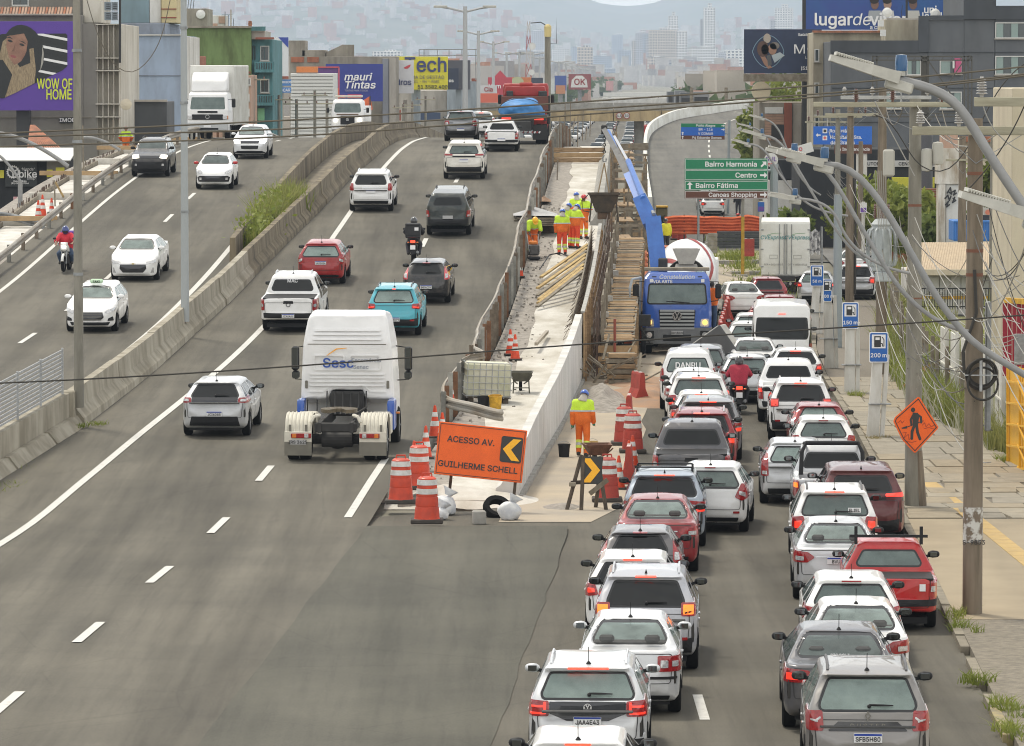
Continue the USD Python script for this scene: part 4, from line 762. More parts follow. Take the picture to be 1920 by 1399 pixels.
REBAR=mat('rebar',(.13,.085,.06),.8,col2=(.07,.05,.04),vs=9)
STEELP=mat('scaffold_tube',(.25,.22,.17),.7,.2,col2=(.15,.11,.075),vs=4)
BLOCKM=mat('cement_block',(.40,.39,.36),.95,var=.25,vs=6)
ORANGE=mat('cone_orange',(.66,.065,.014),.6,col2=(.48,.045,.014),vs=7);ORANGED=mat('drum_orange',(.58,.052,.014),.6,col2=(.42,.04,.014),vs=4,coat=.15)
PINKR=mat('barrier_red',(.42,.05,.035),.7,col2=(.30,.045,.03),vs=4)
WHITEB=mat('white_band',(.66,.66,.64),.5,col2=(.48,.46,.42),vs=6);RUBBER=mat('base_rubber',(.07,.06,.05),.9,var=.4,vs=6)
SIGNO=mat('sign_orange',(.80,.12,.006),.5,col2=(.70,.10,.006),vs=2.5);SIGNK=mat('sign_black',(.025,.025,.022),.5);SIGNY=mat('sign_yellow',(.85,.42,.012),.45)
NETO=mat('orange_net',(.74,.17,.06),.85,col2=(.58,.12,.045),vs=2.2);NETS=mat('orange_net_pale',(.74,.30,.18),.9,col2=(.60,.21,.11),vs=1.6)
d_=np.arange(107,330,2.5)
st_('new_slab_edge',slab(XR(d_)+.28,XR(d_)+1.25+meshkit.fbm(np.stack([d_*.3,d_*0,d_*0],1),3,2)*.5,d_,SLABH(d_)-.02,-.1+0*d_),GRAVEL)
st_('new_slab',slab(XR(d_)+.95+meshkit.fbm(np.stack([d_*.3,d_*0,d_*0],1),3,2)*.5,WALL(d_)-.15,d_,SLABH(d_)+.01,-.1+0*d_),CONCS)
t=th_('new_parapet','fresh white concrete parapet wall along the right of the new slab','barrier')
def par(d):
 x,s=float(WALL(d)),float(SLABH(d))
 return[(x-.56,d,-.06),(x+.0,d,-.06),(x,d,s+.98),(x-.22,d,s+.98),(x-.27,d,s+.52),(x-.44,d,s+.22),(x-.56,d,s+.14)]
for a,b in((108.6,121),(121.05,134),(134.05,150)):pt_(t,'parapet_segment',loft([par(d) for d in LN(a,b,7)]),CONCN)
pt_(t,'footing',slab(WALL(AR([108.3,130,150.]))-.75,WALL(AR([108.3,130,150.]))+.10,[108.3,130,150],.12,-.05),CG)
t=th_('old_parapet_beyond','rough unfinished parapet on the far part of the new slab','barrier')
for a in np.arange(190,300,12.0):pt_(t,'parapet_segment',loft([par(d) for d in LN(a,a+11.9,5)]),CG)
t=th_('formwork','timber formwork with projecting rebar ties at the end of the finished parapet','formwork')
for a in np.arange(150.1,180,2.5):
 b=a+2.44;xa,xb=float(WALL(a)),float(WALL(b));sa,sb=float(SLABH(a)),float(SLABH(b))
 for off,hh,lo,m_ in((.04,1.02,-1.1,PLY),(-.34,.98,.05,WG)):
  pt_(t,'form_board',loft([[(xa+off,a,sa+lo),(xa+off+.05,a,sa+lo),(xa+off+.05,a,sa+hh),(xa+off,a,sa+hh)],[(xb+off,b,sb+lo),(xb+off+.05,b,sb+lo),(xb+off+.05,b,sb+hh),(xb+off,b,sb+hh)]]),m_)
 pt_(t,'top_batten',bar((xa+.02,a,sa+1.05),(xb+.02,b,sb+1.05),.13,.05),BLOCKM)
 pt_(t,'form_stud',cb_((xa+.13,a+.3,(sa+1.0)/2),(.08,.10,sa+1.1),.01),WOOD)
g=Geo()
for d in np.arange(150,181,.5):
 x,s=float(WALL(d)),float(SLABH(d));z=s+RU(.45,.95);g.bar((x-.62,d,s+RU(.1,.4)),(x-.20,d,z),.014)
p=pt_(t,'rebar_ties',g.get(),REBAR);tag(stage.GetPrimAtPath(p),kind='stuff')
g=Geo()
for d in np.arange(151,186,.55):
 x=float(WALL(d))+.25+RU(0,.25);g.tube([(x,d,.0),(x+RU(-.08,.08),d,float(SLABH(d))+RU(.7,1.3))],.014,4)
for z in np.arange(.4,3.6,.5):g.tube([(WALL(151)+.35,151,z),(WALL(168)+.36,168,z+.9),(WALL(186)+.38,186,z+1.7)],.012,4)
t=th_('rebar_cage','standing rusty rebar cage along the outside of the formwork','rebar',kind='stuff');pt_(t,'rebar',g.get(),REBAR)
for k in range(9):
 d=163.5+k*1.15;x=float(WALL(d));s=float(SLABH(d))
 a_=(x-2.05+RU(-.15,.15),d-3.0,s-.05);b_=(x-.30,d+1.6+RU(-.3,.3),s+1.0)
 solo('leaning_prop','yellowish timber prop leaning from the slab onto the formwork top','timber prop',bar(a_,b_,.13,.06),WOODY if k%3 else WG,group='leaning timber props by the workers')
t=th_('scaffold_walkway','timber walkway of crosswise planks climbing beside the formwork','walkway')
WX=lambda d:np.interp(d,[152,185],[3.05,4.35]);WZ=lambda d:np.interp(d,[152,185],[1.25,3.45])
for k,d in enumerate(np.arange(152,186,.31)):
 pt_(t,'plank',cb_((float(WX(d))+.47+RU(-.05,.05),d,float(WZ(d))+RU(-.012,.012)),(.98+RU(-.1,.1),.26,.04),.006,rz=RU(-.03,.03)),(WOOD,PLY,WG)[int(RNG.integers(0,3))])
for d in np.arange(152.2,186,3.4):
 for dx in(-.05,.98):pt_(t,'post',cb_((float(WX(d))+dx,d,float(WZ(d))/2+(.75 if dx<0 else-.02)),(.10,.10,float(WZ(d))+(1.5 if dx<0 else 0)),.01),WG if dx<0 else WOOD)
pt_(t,'stringer',bar((WX(152)-.02,152,WZ(152)-.09),(WX(185)-.02,185,WZ(185)-.09),.06,.14),WG);pt_(t,'stringer',bar((WX(152)+.96,152,WZ(152)-.09),(WX(185)+.96,185,WZ(185)-.09),.06,.14),WG)
pt_(t,'rail',bar((WX(152)-.08,152,WZ(152)+1.25),(WX(185)-.08,185,WZ(185)+1.25),.05,.11),WG)
for z in(.25,.62,.98):pt_(t,'riser_board',cb_((WX(152)+.45,151.7,z),(1.3,.05,.24),.008),PLY)
pt_(t,'red_prop',tb_([(WX(152)+.35,151.5,0),(WX(152)+.35,151.5,2.0)],.045,8),mat('prop_red',(.24,.06,.035),.7))
for k,(px,py,D) in enumerate([(1146,440,183),(1150,458,179),(1146,480,175),(1142,500,172),(1148,512,170),(1138,528,167),(1136,560,162),(1130,590,158)]):
 q=A(px,py,D);solo('cement_block','pale cement block left on the ledge between formwork and walkway','block',cb_(q,(.42,.30,.20),.015,rz=RU(-.5,.5)),BLOCKM,group='cement blocks along the ledge')
ledge=AR([156.,185.]);pt_(t,'ledge',slab(WX(ledge)-.75,WX(ledge)-.12,ledge,WZ(ledge)-.25,WZ(ledge)-.31),WG)
t=th_('timber_stack','stack of short rough timbers at the foot of the walkway','timber stack')
for k in range(6):
 for j in range(2):pt_(t,'timber',cb_((3.55+RU(-.06,.06),149.0+j*.5+RU(-.1,.1),.09+k*.17),(.92,.34,.15),.015,rz=RU(-.08,.08)),(WG,WOOD)[(k+j)%2])
g=Geo()
for k in range(26):a_=AR([RU(2.5,4.2),RU(147.5,151.5),RU(.05,.7)]);g.add(bar(a_,a_+[RU(-1,1),RU(-1.2,1.2),RU(-.4,.8)],RU(.03,.09),.04))
solo('scrap_timber','loose scrap timber and sticks tangled below the walkway','scrap',g.get(),WG,kind='stuff')
def heap(name,label,c,rx_,ry_,h,m_,seed,n=26):
 u=LN(-1,1,n);X,Y=np.meshgrid(u,u,indexing='ij');r2=np.sqrt(X**2+Y**2)
 z=h*np.clip(1-r2,0,None)**.9*(.55+.9*meshkit.fbm(np.stack([X*3,Y*3,0*X+seed],-1),4,seed))-.03
 v=np.stack([c[0]+X*rx_,c[1]+Y*ry_,c[2]+z],-1).reshape(-1,3);i,j=np.meshgrid(np.arange(n-1),np.arange(n-1),indexing='ij');a=i*n+j
 q=np.stack([a,a+n,a+n+1,a+1],-1).reshape(-1,4);return solo(name,label,'heap',(v,np.vstack([q[:,[0,1,2]],q[:,[0,2,3]]])),m_,50,kind='stuff')
heap('gravel_heap','low heap of grey gravel beside the parapet foot',(2.75,141,0),1.0,5.0,.55,GRAVEL,3)
heap('earth_heap','spread of reddish earth on the work ground',(4.3,143,0),1.6,5.0,.42,DIRT,5);heap('earth_heap','reddish earth trodden along the front of the timber walkway',(4.2,150,0),1.3,3.5,.28,DIRT,8)
heap('rubble_heap','pale rubble at the near end of the new slab',(-1.1,108.4,0),1.9,2.0,.42,CONCS,11);heap('gravel_heap','small grey gravel heap in front of the parapet end',(1.15,106.6,0),.55,.9,.16,GRAVEL,12)
heap('sand_heap','brown sand heap on the slab near the rail beyond the workers',(.9,203,SLABH(203)),.8,3,.4,DIRT,14)
g=Geo()
for k in range(420):
 d=RU(112,200);x=float(XR(d))+.35+abs(RNG.normal(0,.55));s=RU(.012,.05)
 if x<WALL(d)-.4:g.add(bx((x,d,float(SLABH(d))+s*.4),(s*1.6,s*1.4,s),RU(0,3),RU(-.4,.4)))
solo('slab_debris','chips of concrete and stone scattered on the slab by the rail posts','debris',g.get(),GRAVEL,kind='stuff')
t=th_('cross_boards','stacked brown boards laid across the new slab near the crest','boards')
for k,(dz,dd_) in enumerate([(.05,0),(.3,.3),(.55,.6),(.02,3)]):pt_(t,'board',cb_((XR(228)+1.9,228+dd_,float(SLABH(228))+dz+.12),(3.5,.06,.22),.01),PLY if k%2 else WOOD)
for k,(px,y0,y1,D) in enumerate([(1058,195,262,262),(1068,190,300,268),(1082,215,312,262),(1092,205,264,285),(1098,238,262,285),(1048,220,308,240),(1044,300,360,215),(1075,222,250,285),(1028+78,215,256,292)]):
 a_,b_=A(px,y1,D),A(px+2,y0,D);solo('marker_stake','thin steel stake standing along the new slab near the crest','stake',tb_([a_,b_],.03,5),STEELP,group='thin stakes by the crest')
 # cones, drums, plastic barriers
def band(z0,z1,r0,r1):return lz_([(r0,z0),(r0+.004,z0),(r1+.004,z1),(r1,z1)],20)
def mcn(label,loc,group=None,name='traffic_cone',h=.75):
 t=th_(name,label,'traffic cone',loc,group=group);k=h/.75
 pt_(t,'cone_base',cb_((0,0,.025),(.40*k,.40*k,.05),.012),RUBBER);r=lambda z:(.145-.115*(z-.04)/.71)*k
 zs=[.05,.25,.33,.46,.54,.66,.72];pt_(t,'cone_body',lz_([(.16*k,.04*k),(r(.06),.06*k),(r(.75),.75*k),(.018*k,.77*k),(0,.77*k)],18),ORANGE,40)
 for a,b in((.28,.40),(.50,.61)):pt_(t,'cone_band',band(a*k,b*k,r(a),r(b)),WHITEB)
 return t
hz=lambda d:float(hw(d))+.015
for k,(px,D,lab,hh) in enumerate([(815,118.5,'tall cone beside the curled rail end, right of the truck tractor',.82),(798,114.0,'cone between the drums and the curled rail end',.80),(776,110.8,'cone behind the leftmost striped drum',.80),(829,117.0,'cone half hidden by the orange ACESSO board',.80),(843,127.0,'cone leaning on the guard rail beside the white tank',.78)]):
 mcn('orange and white '+lab,((px-960)/FPX*D,D,hz(D)),'cones along the outbound lane',h=hh)
for px,D,lab in((957,146.5,'left of the two cones standing on the new slab'),(966,144.8,'right of the two cones standing on the new slab'),(975,171,'small cone by the rail posts near the men')):
 mcn('orange cone, '+lab,((px-960)/FPX*D,D,float(SLABH(D))+.01),'cones on the new slab',h=.80 if D<150 else.7)
for px,D,lab in((1187,117.5,'tall cone between drum and grey pickup'),(1180,115.8,'cone in front of the right-hand drum'),(1161,111.2,'cone beside the red plastic barrier, left of the blue grey SUV')):
 mcn('orange and white '+lab,((px-960)/FPX*D,D,.01),'cones along the side road',h=.80)
def mdr(label,loc,group,faded=False):
 t=th_('traffic_drum',label,'traffic drum',loc,group=group);m_=PINKR if faded else ORANGED
 pt_(t,'drum_base',cb_((0,0,.05),(.72,.62,.10),.02),RUBBER)
 r=lambda z:.285-.085*(z-.1)
 pt_(t,'drum_body',lz_([(.30,.09),(r(.12),.12),(r(.36),.36),(r(.36)-.012,.375),(r(.40),.40),(r(.58),.58),(r(.58)-.012,.595),(r(.62),.62),(r(1.0),1.0),(r(1.0)-.05,1.04),(0,1.045)],22),m_,40)
 for a,b in((.66,.78),(.86,.98)):pt_(t,'drum_band',band(a,b,r(a)+.002,r(b)+.002),WHITEB)
 pt_(t,'drum_handle',tb_([(-.11,0,1.03),(-.10,0,1.11),(.10,0,1.11),(.11,0,1.03)],.022,6),m_)
 return t
for px,D,lab in((800,102.0,'nearest of the three drums on the highway side'),(751,105.5,'leftmost of the three drums on the highway side'),(785,108.0,'drum between the cone and the orange board, behind the other two')):
 mdr('orange and white striped '+lab,((px-960)/FPX*D,D,hz(D)),'drums at the head of the works')
for px,D,lab in((1187,122.0,'drum right of the barrow worker, front one of the pair'),(1171,124.5,'drum right of the barrow worker, rear one of the pair'),(1139,108.0,'drum behind the yellow chevron on trestle')):
 mdr('faded red and white '+lab,((px-960)/FPX*D,D,.01),'drums along the side road',True)
for px,D,lab in((1272,287,'left drum of the pair beyond the orange fence'),(1268,279,'near drum beyond the orange fence by the machine'),(1279,275,'right drum touching the orange fence')):
 mdr('faded red and white '+lab,((px-960)/FPX*D,D,.01),'drums beyond the orange fence',True)
def mwb(label,loc,rz,group=None,L=1.0):
 t=th_('plastic_barrier',label,'plastic barrier',loc,rz,group)
 pr=[(-.24,0),(.24,0),(.22,.12),(.10,.42),(.07,.86),(.05,.92),(-.05,.92),(-.07,.86),(-.10,.42),(-.22,.12)]
 pt_(t,'barrier_body',loft([[(x,y,z) for x,z in pr] for y in(-L/2,L/2)]),PINKR)
 for s in(-1,1):pt_(t,'reflector',cb_((0,s*L*.25,.925),(.09,.16,.02),.004),WHITEB)
 return t
mwb('red plastic barrier beside the cones, left of the blue grey SUV',((1180-960)/FPX*113,113,.01),-.05)
mwb('red plastic barrier end-on beyond the side-road drums',((1197-960)/FPX*141,141,.01),.25);mwb('red plastic barrier just behind the side-road drum pair',((1180-960)/FPX*131,131,.01),-.05)
for k in range(7):mwb('red plastic barrier in the row right of the blue truck',((1352+k*2.2-960)/FPX*(170+k*3.0),170+k*3.0,.01),-.03,'barrier row right of the blue truck',2.4)
mwb('red plastic barrier standing on end in front of the dark corrugated wall',((1404-960)/FPX*244,244,.4),1.5,L=.6)
# signs of the works
SX,SD=(901-960)/FPX*105.5,105.5
t=th_('works_sign','tilted orange board reading ACESSO AV. GUILHERME SCHELL with an arrow','road sign',(SX,SD,1.05+.33),.04,ry=math.radians(6.2),rx=-.10)
pt_(t,'board',cb_((0,0,0),(2.04,.03,1.22),.01),SIGNO);g=Geo();f_=sbox(-.985,-.575,.985,.575);g.add(flat(f_-f_.buffer(-.014)),None);pt_(t,'border',(lambda m:(m[0]+[0,-.017,0],m[1]))(g.get()),SIGNK)
pt_(t,'lettering',xf(text('ACESSO AV.',.135,wide=1.0),(-.25,-.018,.24)),SIGNK);pt_(t,'lettering',xf(text('GUILHERME SCHELL',.132,wide=1.02),(-.03,-.018,-.345)),SIGNK)
p=pt_(t,'arrow_panel',xf(flat(rnd(sbox(-.25,-.30,.25,.30),.05),depth=.006),(.70,-.018,.13)),SIGNK)
CHEV=Polygon([(-.20,0),(.02,.25),(.21,.25),(-.01,0),(.21,-.25),(.02,-.25)]);pt_(p,'arrow',xf(flat(CHEV),(.70,-.026,.13)),SIGNY)
for x in(-.62,.86):pt_(t,'sign_leg',bar((x,.05,.3),(x+.02,.12 if x>0 else.75,-1.42),.07,.05),WOODD)
pt_(t,'cross_bar',bar((-.62,.4,-1.36),(.9,.14,-1.40),.07,.06),WOODD)
CX,CD=(1107-960)/FPX*106.2,106.2
t=th_('chevron_trestle','black and yellow chevron board on a rough timber trestle','road sign',(CX,CD,0),.02)
pt_(t,'board',xf(flat(rnd(sbox(-.25,-.32,.25,.32),.04),depth=.02),(.02,-.20,.92),rx=-.12),SIGNK);pt_(t,'chevron',xf(flat(affinity.scale(CHEV,-1.02,1.12,origin=(0,0))),(.02,-.226,.92),rx=-.12),SIGNY)
for a_,b_ in(((-.20,.0,1.26),(-.55,-.25,0)),((-.16,-.16,1.26),(-.22,-.34,0)),((.26,.0,1.22),(.14,.30,0)),((.22,-.14,.9),(.36,-.30,0))):pt_(t,'leg',tb_([a_,b_],.048,7),WOODD)
pt_(t,'cross_board',bar((-.45,-.14,.62),(.30,.02,.66),.05,.09),WOODD);pt_(t,'cross_board',bar((-.02,-.30,.38),(.40,-.22,.70),.03,.11),WG);pt_(t,'cleat',cb_((-.42,-.28,.60),(.16,.06,.10),.01),WG)
# odds and ends
TX,TD=(912-960)/FPX*131.5,131.5
t=th_('water_tank','cream plastic water tank in a wire cage on a pallet by the rail','water tank',(TX,TD,float(SLABH(131.5))+.02),.10,ry=.04)
TANK=mat('tank_plastic',(.60,.57,.45),.5,col2=(.44,.44,.30),vs=1.2)
pt_(t,'tank_body',cb_((0,0,.66),(1.28,1.0,.98),.06),TANK)
for x in LN(-.62,.62,8):pt_(t,'cage_bar',tb_([(x,-.53,.14),(x,-.53,1.16)],.011,5),GALV)
for z in LN(.2,1.15,6):pt_(t,'cage_bar',tb_([(-.66,.52,z),(-.66,-.54,z),(.66,-.54,z),(.66,.52,z)],.011,5),GALV)
for x in(-.5,0,.5):pt_(t,'pallet_block',cb_((x,0,.07),(.16,1.0,.14),.01),WOODD)
pt_(t,'pallet_deck',cb_((0,0,.15),(1.3,1.05,.03),.005),WOODD)
def bucket(name,label,loc,m_,r=.17,h=.34,lean=.0,rz=0):
 t=th_(name,label,'bucket',loc,rz,rx=lean)
 pt_(t,'bucket_body',lz_([(0,0),(r*.82,0),(r,h),(r*.96,h),(r*.78,.03),(0,.03)],18),m_,40);pt_(t,'rim',lz_([(r*.98,h-.035),(r*1.06,h-.03),(r*1.06,h),(r*.98,h)],18),m_);pt_(t,'handle',tb_([(r*math.cos(a),-.02,h-.03+.10*math.sin(a)) for a in LN(0,PI,9)],.006,5),GD_);return t
YEL=mat('bucket_yellow',(.70,.40,.03),.6,var=.35,vs=8)
zz=float(SLABH(129))+.01
bucket('yellow_bucket','dented yellow bucket leaning against the water tank',((929-960)/FPX*129.6,129.6,zz),YEL,.19,.40,.12)
bucket('black_bucket','black bucket left of the yellow one in front of the tank',((907-960)/FPX*129.8,129.8,zz),BP,.18,.36)
bucket('black_bucket','black bucket with red scraper at the foot of the parapet',((1058-960)/FPX*120.6,120.6,.01),BP,.16,.34)
bucket('cream_bucket','yellowish bucket standing by the worker with the barrow',((1111-960)/FPX*121.5,121.5,.01),mat('bucket_cream',(.62,.45,.18),.6,var=.3,vs=8),.15,.34)
def barrow(label,loc,rz,m_,legs=True):
 t=th_('wheelbarrow',label,'wheelbarrow',loc,rz)
 tray=HP(([(-.34,-.40,.62),(.34,-.40,.62),(.38,.45,.62),(-.38,.45,.62),(-.20,-.20,.34),(.20,-.20,.34),(.20,.30,.34),(-.20,.30,.34)]))-HP(([(-.31,-.37,.64),(.31,-.37,.64),(.35,.42,.64),(-.35,.42,.64),(-.18,-.18,.37),(.18,-.18,.37),(.18,.28,.37),(-.18,.28,.37)]))
 pt_(t,'tray',tray,m_)
 for s in(-1,1):pt_(t,'handle',tb_([(s*.10,.62,.22),(s*.22,-.1,.36),(s*.30,-.75,.56)],.02,6),m_);pt_(t,'leg',tb_([(s*.22,-.25,.36),(s*.24,-.32,.0)],.02,6),m_)
 pt_(t,'leg_brace',bar((-.23,-.30,.16),(.23,-.30,.16),.03),m_)
 pt_(t,'wheel',lz_([(.05,-.04),(.17,-.045),(.19,0),(.17,.045),(.05,.04)],16,'x',(0,.66,.19)),TYRE);return t
barrow('dark steel wheelbarrow standing on the new slab right of the tank',((977-960)/FPX*134.5,134.5,float(SLABH(134.5))+.01),.02,mat('barrow_olive',(.10,.095,.07),.7,var=.3,vs=6))
barrow('rusty wheelbarrow in front of the worker by the parapet',((1121-960)/FPX*117.2,117.2,.01),.1,mat('barrow_rust',(.16,.075,.045),.8,var=.4,vs=6))
SACK=mat('woven_sack',(.66,.66,.64),.7,col2=(.50,.52,.55),vs=5,bump=.3,bs=20)
def sack(label,c,s,seed):
 v,f=vf(MF.sphere(1,32));z=v[:,2:];v=v*AR(s)*(1-.35*np.clip(z,0,1)**2);n=meshkit.fbm(v*6+seed,4,seed)[:,None];v=v*(.72+.6*n);v[:,2]=np.maximum(v[:,2],-s[2]*.6)
 t=th_('sack',label,'sack',c);pt_(t,'sack_body',(v+[0,0,s[2]*.6],f),SACK,True)
 a=LN(0,2*np.pi,13)[:-1];rr=1+.35*np.sin(a*3+seed);pt_(t,'sack_mouth',xf(loft([[(k*r_*math.cos(x),k*r_*.5*math.sin(x),h) for x,r_ in zip(a,rr)] for k,h in((.07,0),(.10,.07),(.17,.16))]),(s[0]*.25,-.02,s[2]*1.25),rz=.4,ry=.5),SACK,True);return t
sack('white woven sack bulging in front of the right leg of the orange board',((955-960)/FPX*103.5,103.5,.02),AR([.25,.22,.32]),2)
sack('white plastic sack crumpled behind the nearest drum',((835-960)/FPX*104.8,104.8,.02),AR([.22,.3,.34]),4);sack('small white sack beside the nearest striped drum',((825-960)/FPX*103.6,103.6,.02),AR([.17,.2,.2]),6)
t=th_('old_tyre','worn tyre lying tilted beside the white sack','tyre',((932-960)/FPX*104.3,104.3,.20),.3,rx=.75);pt_(t,'tyre_ring',lz_([(.20,-.09),(.31,-.10),(.335,0),(.31,.10),(.20,.09),(.20,-.09)],24),TYRE,40)
solo('concrete_stub','square concrete block weighing down the orange board','block',cb_(((898-960)/FPX*102.6,102.6,.15),(.30,.26,.30),.02,rz=.1),CG)
solo('steel_section','length of steel channel lying on the new slab','steel bar',bar(A(1005,645,147),A(1026,622,152),.10,.10),mat('channel',(.30,.26,.20),.6,.3))
t=th_('plate_stack','grey tarpaulin over stacked boards beside the bent worker','stack',(.95,187,float(SLABH(187))))
for k in range(5):pt_(t,'board',cb_((0,0,.35+k*.07),(1.7+RU(-.1,.1),2.6,.05),.01,rz=RU(-.05,.05)),WG)
pt_(t,'tarpaulin',HP(([(-.9,-1.3,.74),(.9,-1.3,.72),(.9,1.4,.74),(-.9,1.4,.74),(.0,.0,1.05)])),mat('grey_tarp',(.40,.40,.40),.7,var=.3,vs=2));pt_(t,'trestle',cb_((0,0,.15),(1.6,.15,.32),.02),WOODD)
t=th_('compressor','small engine-driven compactor in front of the bent worker','machine',((1001-960)/FPX*177,177,float(SLABH(177))),.1)
pt_(t,'base_plate',cb_((0,0,.05),(.45,.7,.08),.02),BP);pt_(t,'engine',cb_((0,.05,.36),(.40,.42,.42),.05),mat('engine_grey',(.08,.075,.07),.6,var=.4,vs=8));pt_(t,'fuel_tank',cb_((-.02,.05,.64),(.30,.26,.14),.04),mat('machine_orange',(.65,.20,.03),.5));pt_(t,'handle_bar',tb_([(-.2,-.2,.3),(-.22,.45,.95),(.22,.45,.95),(.2,-.2,.3)],.016,6),GD_)
h_=Geo();h_.tube([A(1012,505,172),A(1030,478,175),A(1050,474,176),A(1068,482,174),A(1060,492,173)],.025,6);solo('air_hose','black hose snaking over the slab by the workers','hose',h_.get(),BP)
def net(name,label,a,b,h,m_,waves=5,amp=.05,posts=3,n=26,post_m=WOODD,lift=.0):
 a,b=np.asarray(a,float),np.asarray(b,float);t=th_(name,label,'fence')
 u=LN(0,1,n);zz_=LN(0,1,2*waves+1);base=a+np.outer(u,b-a)
 nn_=AR([-(b-a)[1],(b-a)[0],0]);nn_/=np.linalg.norm(nn_)
 sag=meshkit.fbm(np.stack([u*6,u*0,u*0+h],1),3,5)*.22*h-.1*h
 v=[]
 for k,z in enumerate(zz_):v.append(base+AR([0,0,1.0])*(z*h+sag*z+lift)[:,None]+nn_*(amp*(-1)**k+amp*1.5*(meshkit.noise(np.stack([u*9,0*u+k,0*u],1),3)-.5))[:,None])
 m=len(zz_);V=np.stack(v,0).reshape(-1,3);i,j=np.meshgrid(np.arange(m-1),np.arange(n-1),indexing='ij');q0=i*n+j;q=np.stack([q0,q0+1,q0+n+1,q0+n],-1).reshape(-1,4)
 F=np.vstack([q[:,[0,1,2]],q[:,[0,2,3]]]);V2=V+nn_*-.012
 pt_(t,'mesh_sheet',(np.vstack([V,V2]),np.vstack([F,F[:,::-1]+len(V)])),m_,50)
 for k in range(posts):c=a+(b-a)*k/max(posts-1,1);pt_(t,'post',cb_(c+[0,.08,(h+.1+lift)/2],(.09,.09,h+.1+lift),.01),post_m)
 return t
net('orange_fence','long bright orange pleated plastic fence across the closed road',A(1246,430,268)*[1,1,0],A(1431,440,268)*[1,1,0],1.05,NETO,6,.05,6,lift=.72)
net('orange_netting','slack orange netting on crooked stakes behind the mixer drum',A(1236,470,232)*[1,1,0],A(1285,470,232)*[1,1,0],.62,NETS,4,.05,3,post_m=WG,lift=.78);net('orange_netting','patched orange netting with stakes right of the slack netting',A(1290,470,231)*[1,1,0],A(1326,470,231)*[1,1,0],.62,NETS,4,.05,5,post_m=WG,lift=.85)
net('orange_screen','taut orange sheet behind the right of the mixer drum',A(1240,500,222)*[1,1,0],A(1316,500,222)*[1,1,0],.62,NETO,1,.01,2,lift=.70)
net('orange_tarp','pale orange tarpaulin draped between walkway and crane',A(1188,560,186)*[1,1,0],A(1221,560,186)*[1,1,0],1.35,NETS,3,.10,2,lift=.75);net('orange_tarp','faded orange tarp higher up behind the timber walkway',A(1191,480,203)*[1,1,0],A(1215,480,203)*[1,1,0],.75,NETS,3,.06,2,lift=1.5);net('orange_tarp','orange tarp hanging beside the open truck door',A(1170,600,166)*[1,1,0],A(1203,600,166)*[1,1,0],1.1,NETO,2,.08,2,lift=.3)
CORR=mat('corrugated_dark',(.07,.075,.08),.55,.3,var=.35,vs=2);CORRL=mat('corrugated_pale',(.36,.34,.30),.7,.1,col2=(.24,.21,.16),vs=2)
def cr_(name,label,a,b,h,m_,cat='fence',pitch=.2,horiz=True):
 a,b=np.asarray(a,float),np.asarray(b,float);k=int(h/pitch);t=th_(name,label,cat)
 for j in range(k):c=(a+b)/2+[0,0,(j+.5)*h/k];pt_(t,'sheet_rib',cb_(c,(np.linalg.norm((b-a)[:2]),.05,h/k*.96),.022,rz=math.atan2(b[1]-a[1],b[0]-a[0])),m_)
 return t
cr_('dark_hoarding','dark corrugated hoarding below the long orange fence',A(1344,465,262)*[1,1,0]+[0,0,.12],A(1430,465,262)*[1,1,0]+[0,0,.12],1.0,CORR)
cr_('pale_hoarding','rusty pale corrugated sheet left of the dark hoarding',A(1327,470,255)*[1,1,0]+[0,0,.1],A(1345,470,255)*[1,1,0]+[0,0,.1],1.15,CORRL);cr_('pale_hoarding','bent pale corrugated sheet standing on edge right of the mixer drum',A(1316,500,226)*[1,1,0]+[0,0,.3],A(1326,470,229)*[1,1,0]+[0,0,.3],1.4,CORRL)
t=th_('broken_kerbs','rows of old kerb stones and broken slabs in the closed patch of road','kerb')
for y_,x0,x1 in((498,1332,1430),(520,1326,1425),(547,1330,1425),(570,1338,1400)):
 a_,b_=G(x0,y_),G(x1,y_-4)
 for k in range(9):c=a_+(b_-a_)*(k+.5)/9;pt_(t,'kerb_stone',cb_(c+[0,0,.10],(np.linalg.norm(b_-a_)/9*.96,.35,.26+RU(-.05,.05)),.03,rz=RU(-.06,.06)),CG if k%3 else SAND)
st_('closed_patch',sheet(AR([8.3,8.9,9.6]),AR([11.9,13.2,14.6]),AR([198.,230,262]),AR([.012]*3),3),mat('closed_patch',(.36,.31,.20),.95,col2=(.17,.19,.07),vs=1.1,vdetail=7))
for k,d in enumerate(np.arange(188,300,8.0)):
 t=th_('falsework_bay','bay of timber and steel props holding up the far part of the new slab edge','falsework',group='falsework bays beyond the crane');x0=float(WALL(d))+.25;hh=float(SLABH(d))+.4
 for i in range(3):
  for j in range(3):x,y=x0+i*(.62+.003*(d-188)),d+j*2.6+RU(-.3,.3);pt_(t,'prop',bar((x,y,0),(x+RU(-.08,.08),y,hh+RU(-.8,.9)-i*.9),.08,.08),(WG,STEELP,WOOD)[int(RNG.integers(0,3))])
 for z in(1.1,2.5,hh-.3):pt_(t,'ledger',bar((x0-.1,d+1,z),(x0+1.45+.005*(d-188),d+1+RU(-.4,.4),z+RU(-.1,.1)),.07,.12),WG)
 pt_(t,'deck_board',cb_((x0+.5,d+3,hh-.8),(1.0,5.5,.06),.01),WOOD);pt_(t,'leaning_board',bar((x0+1.0,d,.1),(x0+1.5,d+2,1.6),.22,.03),PLY)
heap('earth_heap','trampled earth and offcuts between the crane and the ramp parapet',(9.2,232,0),2.6,26,.5,SAND,31)
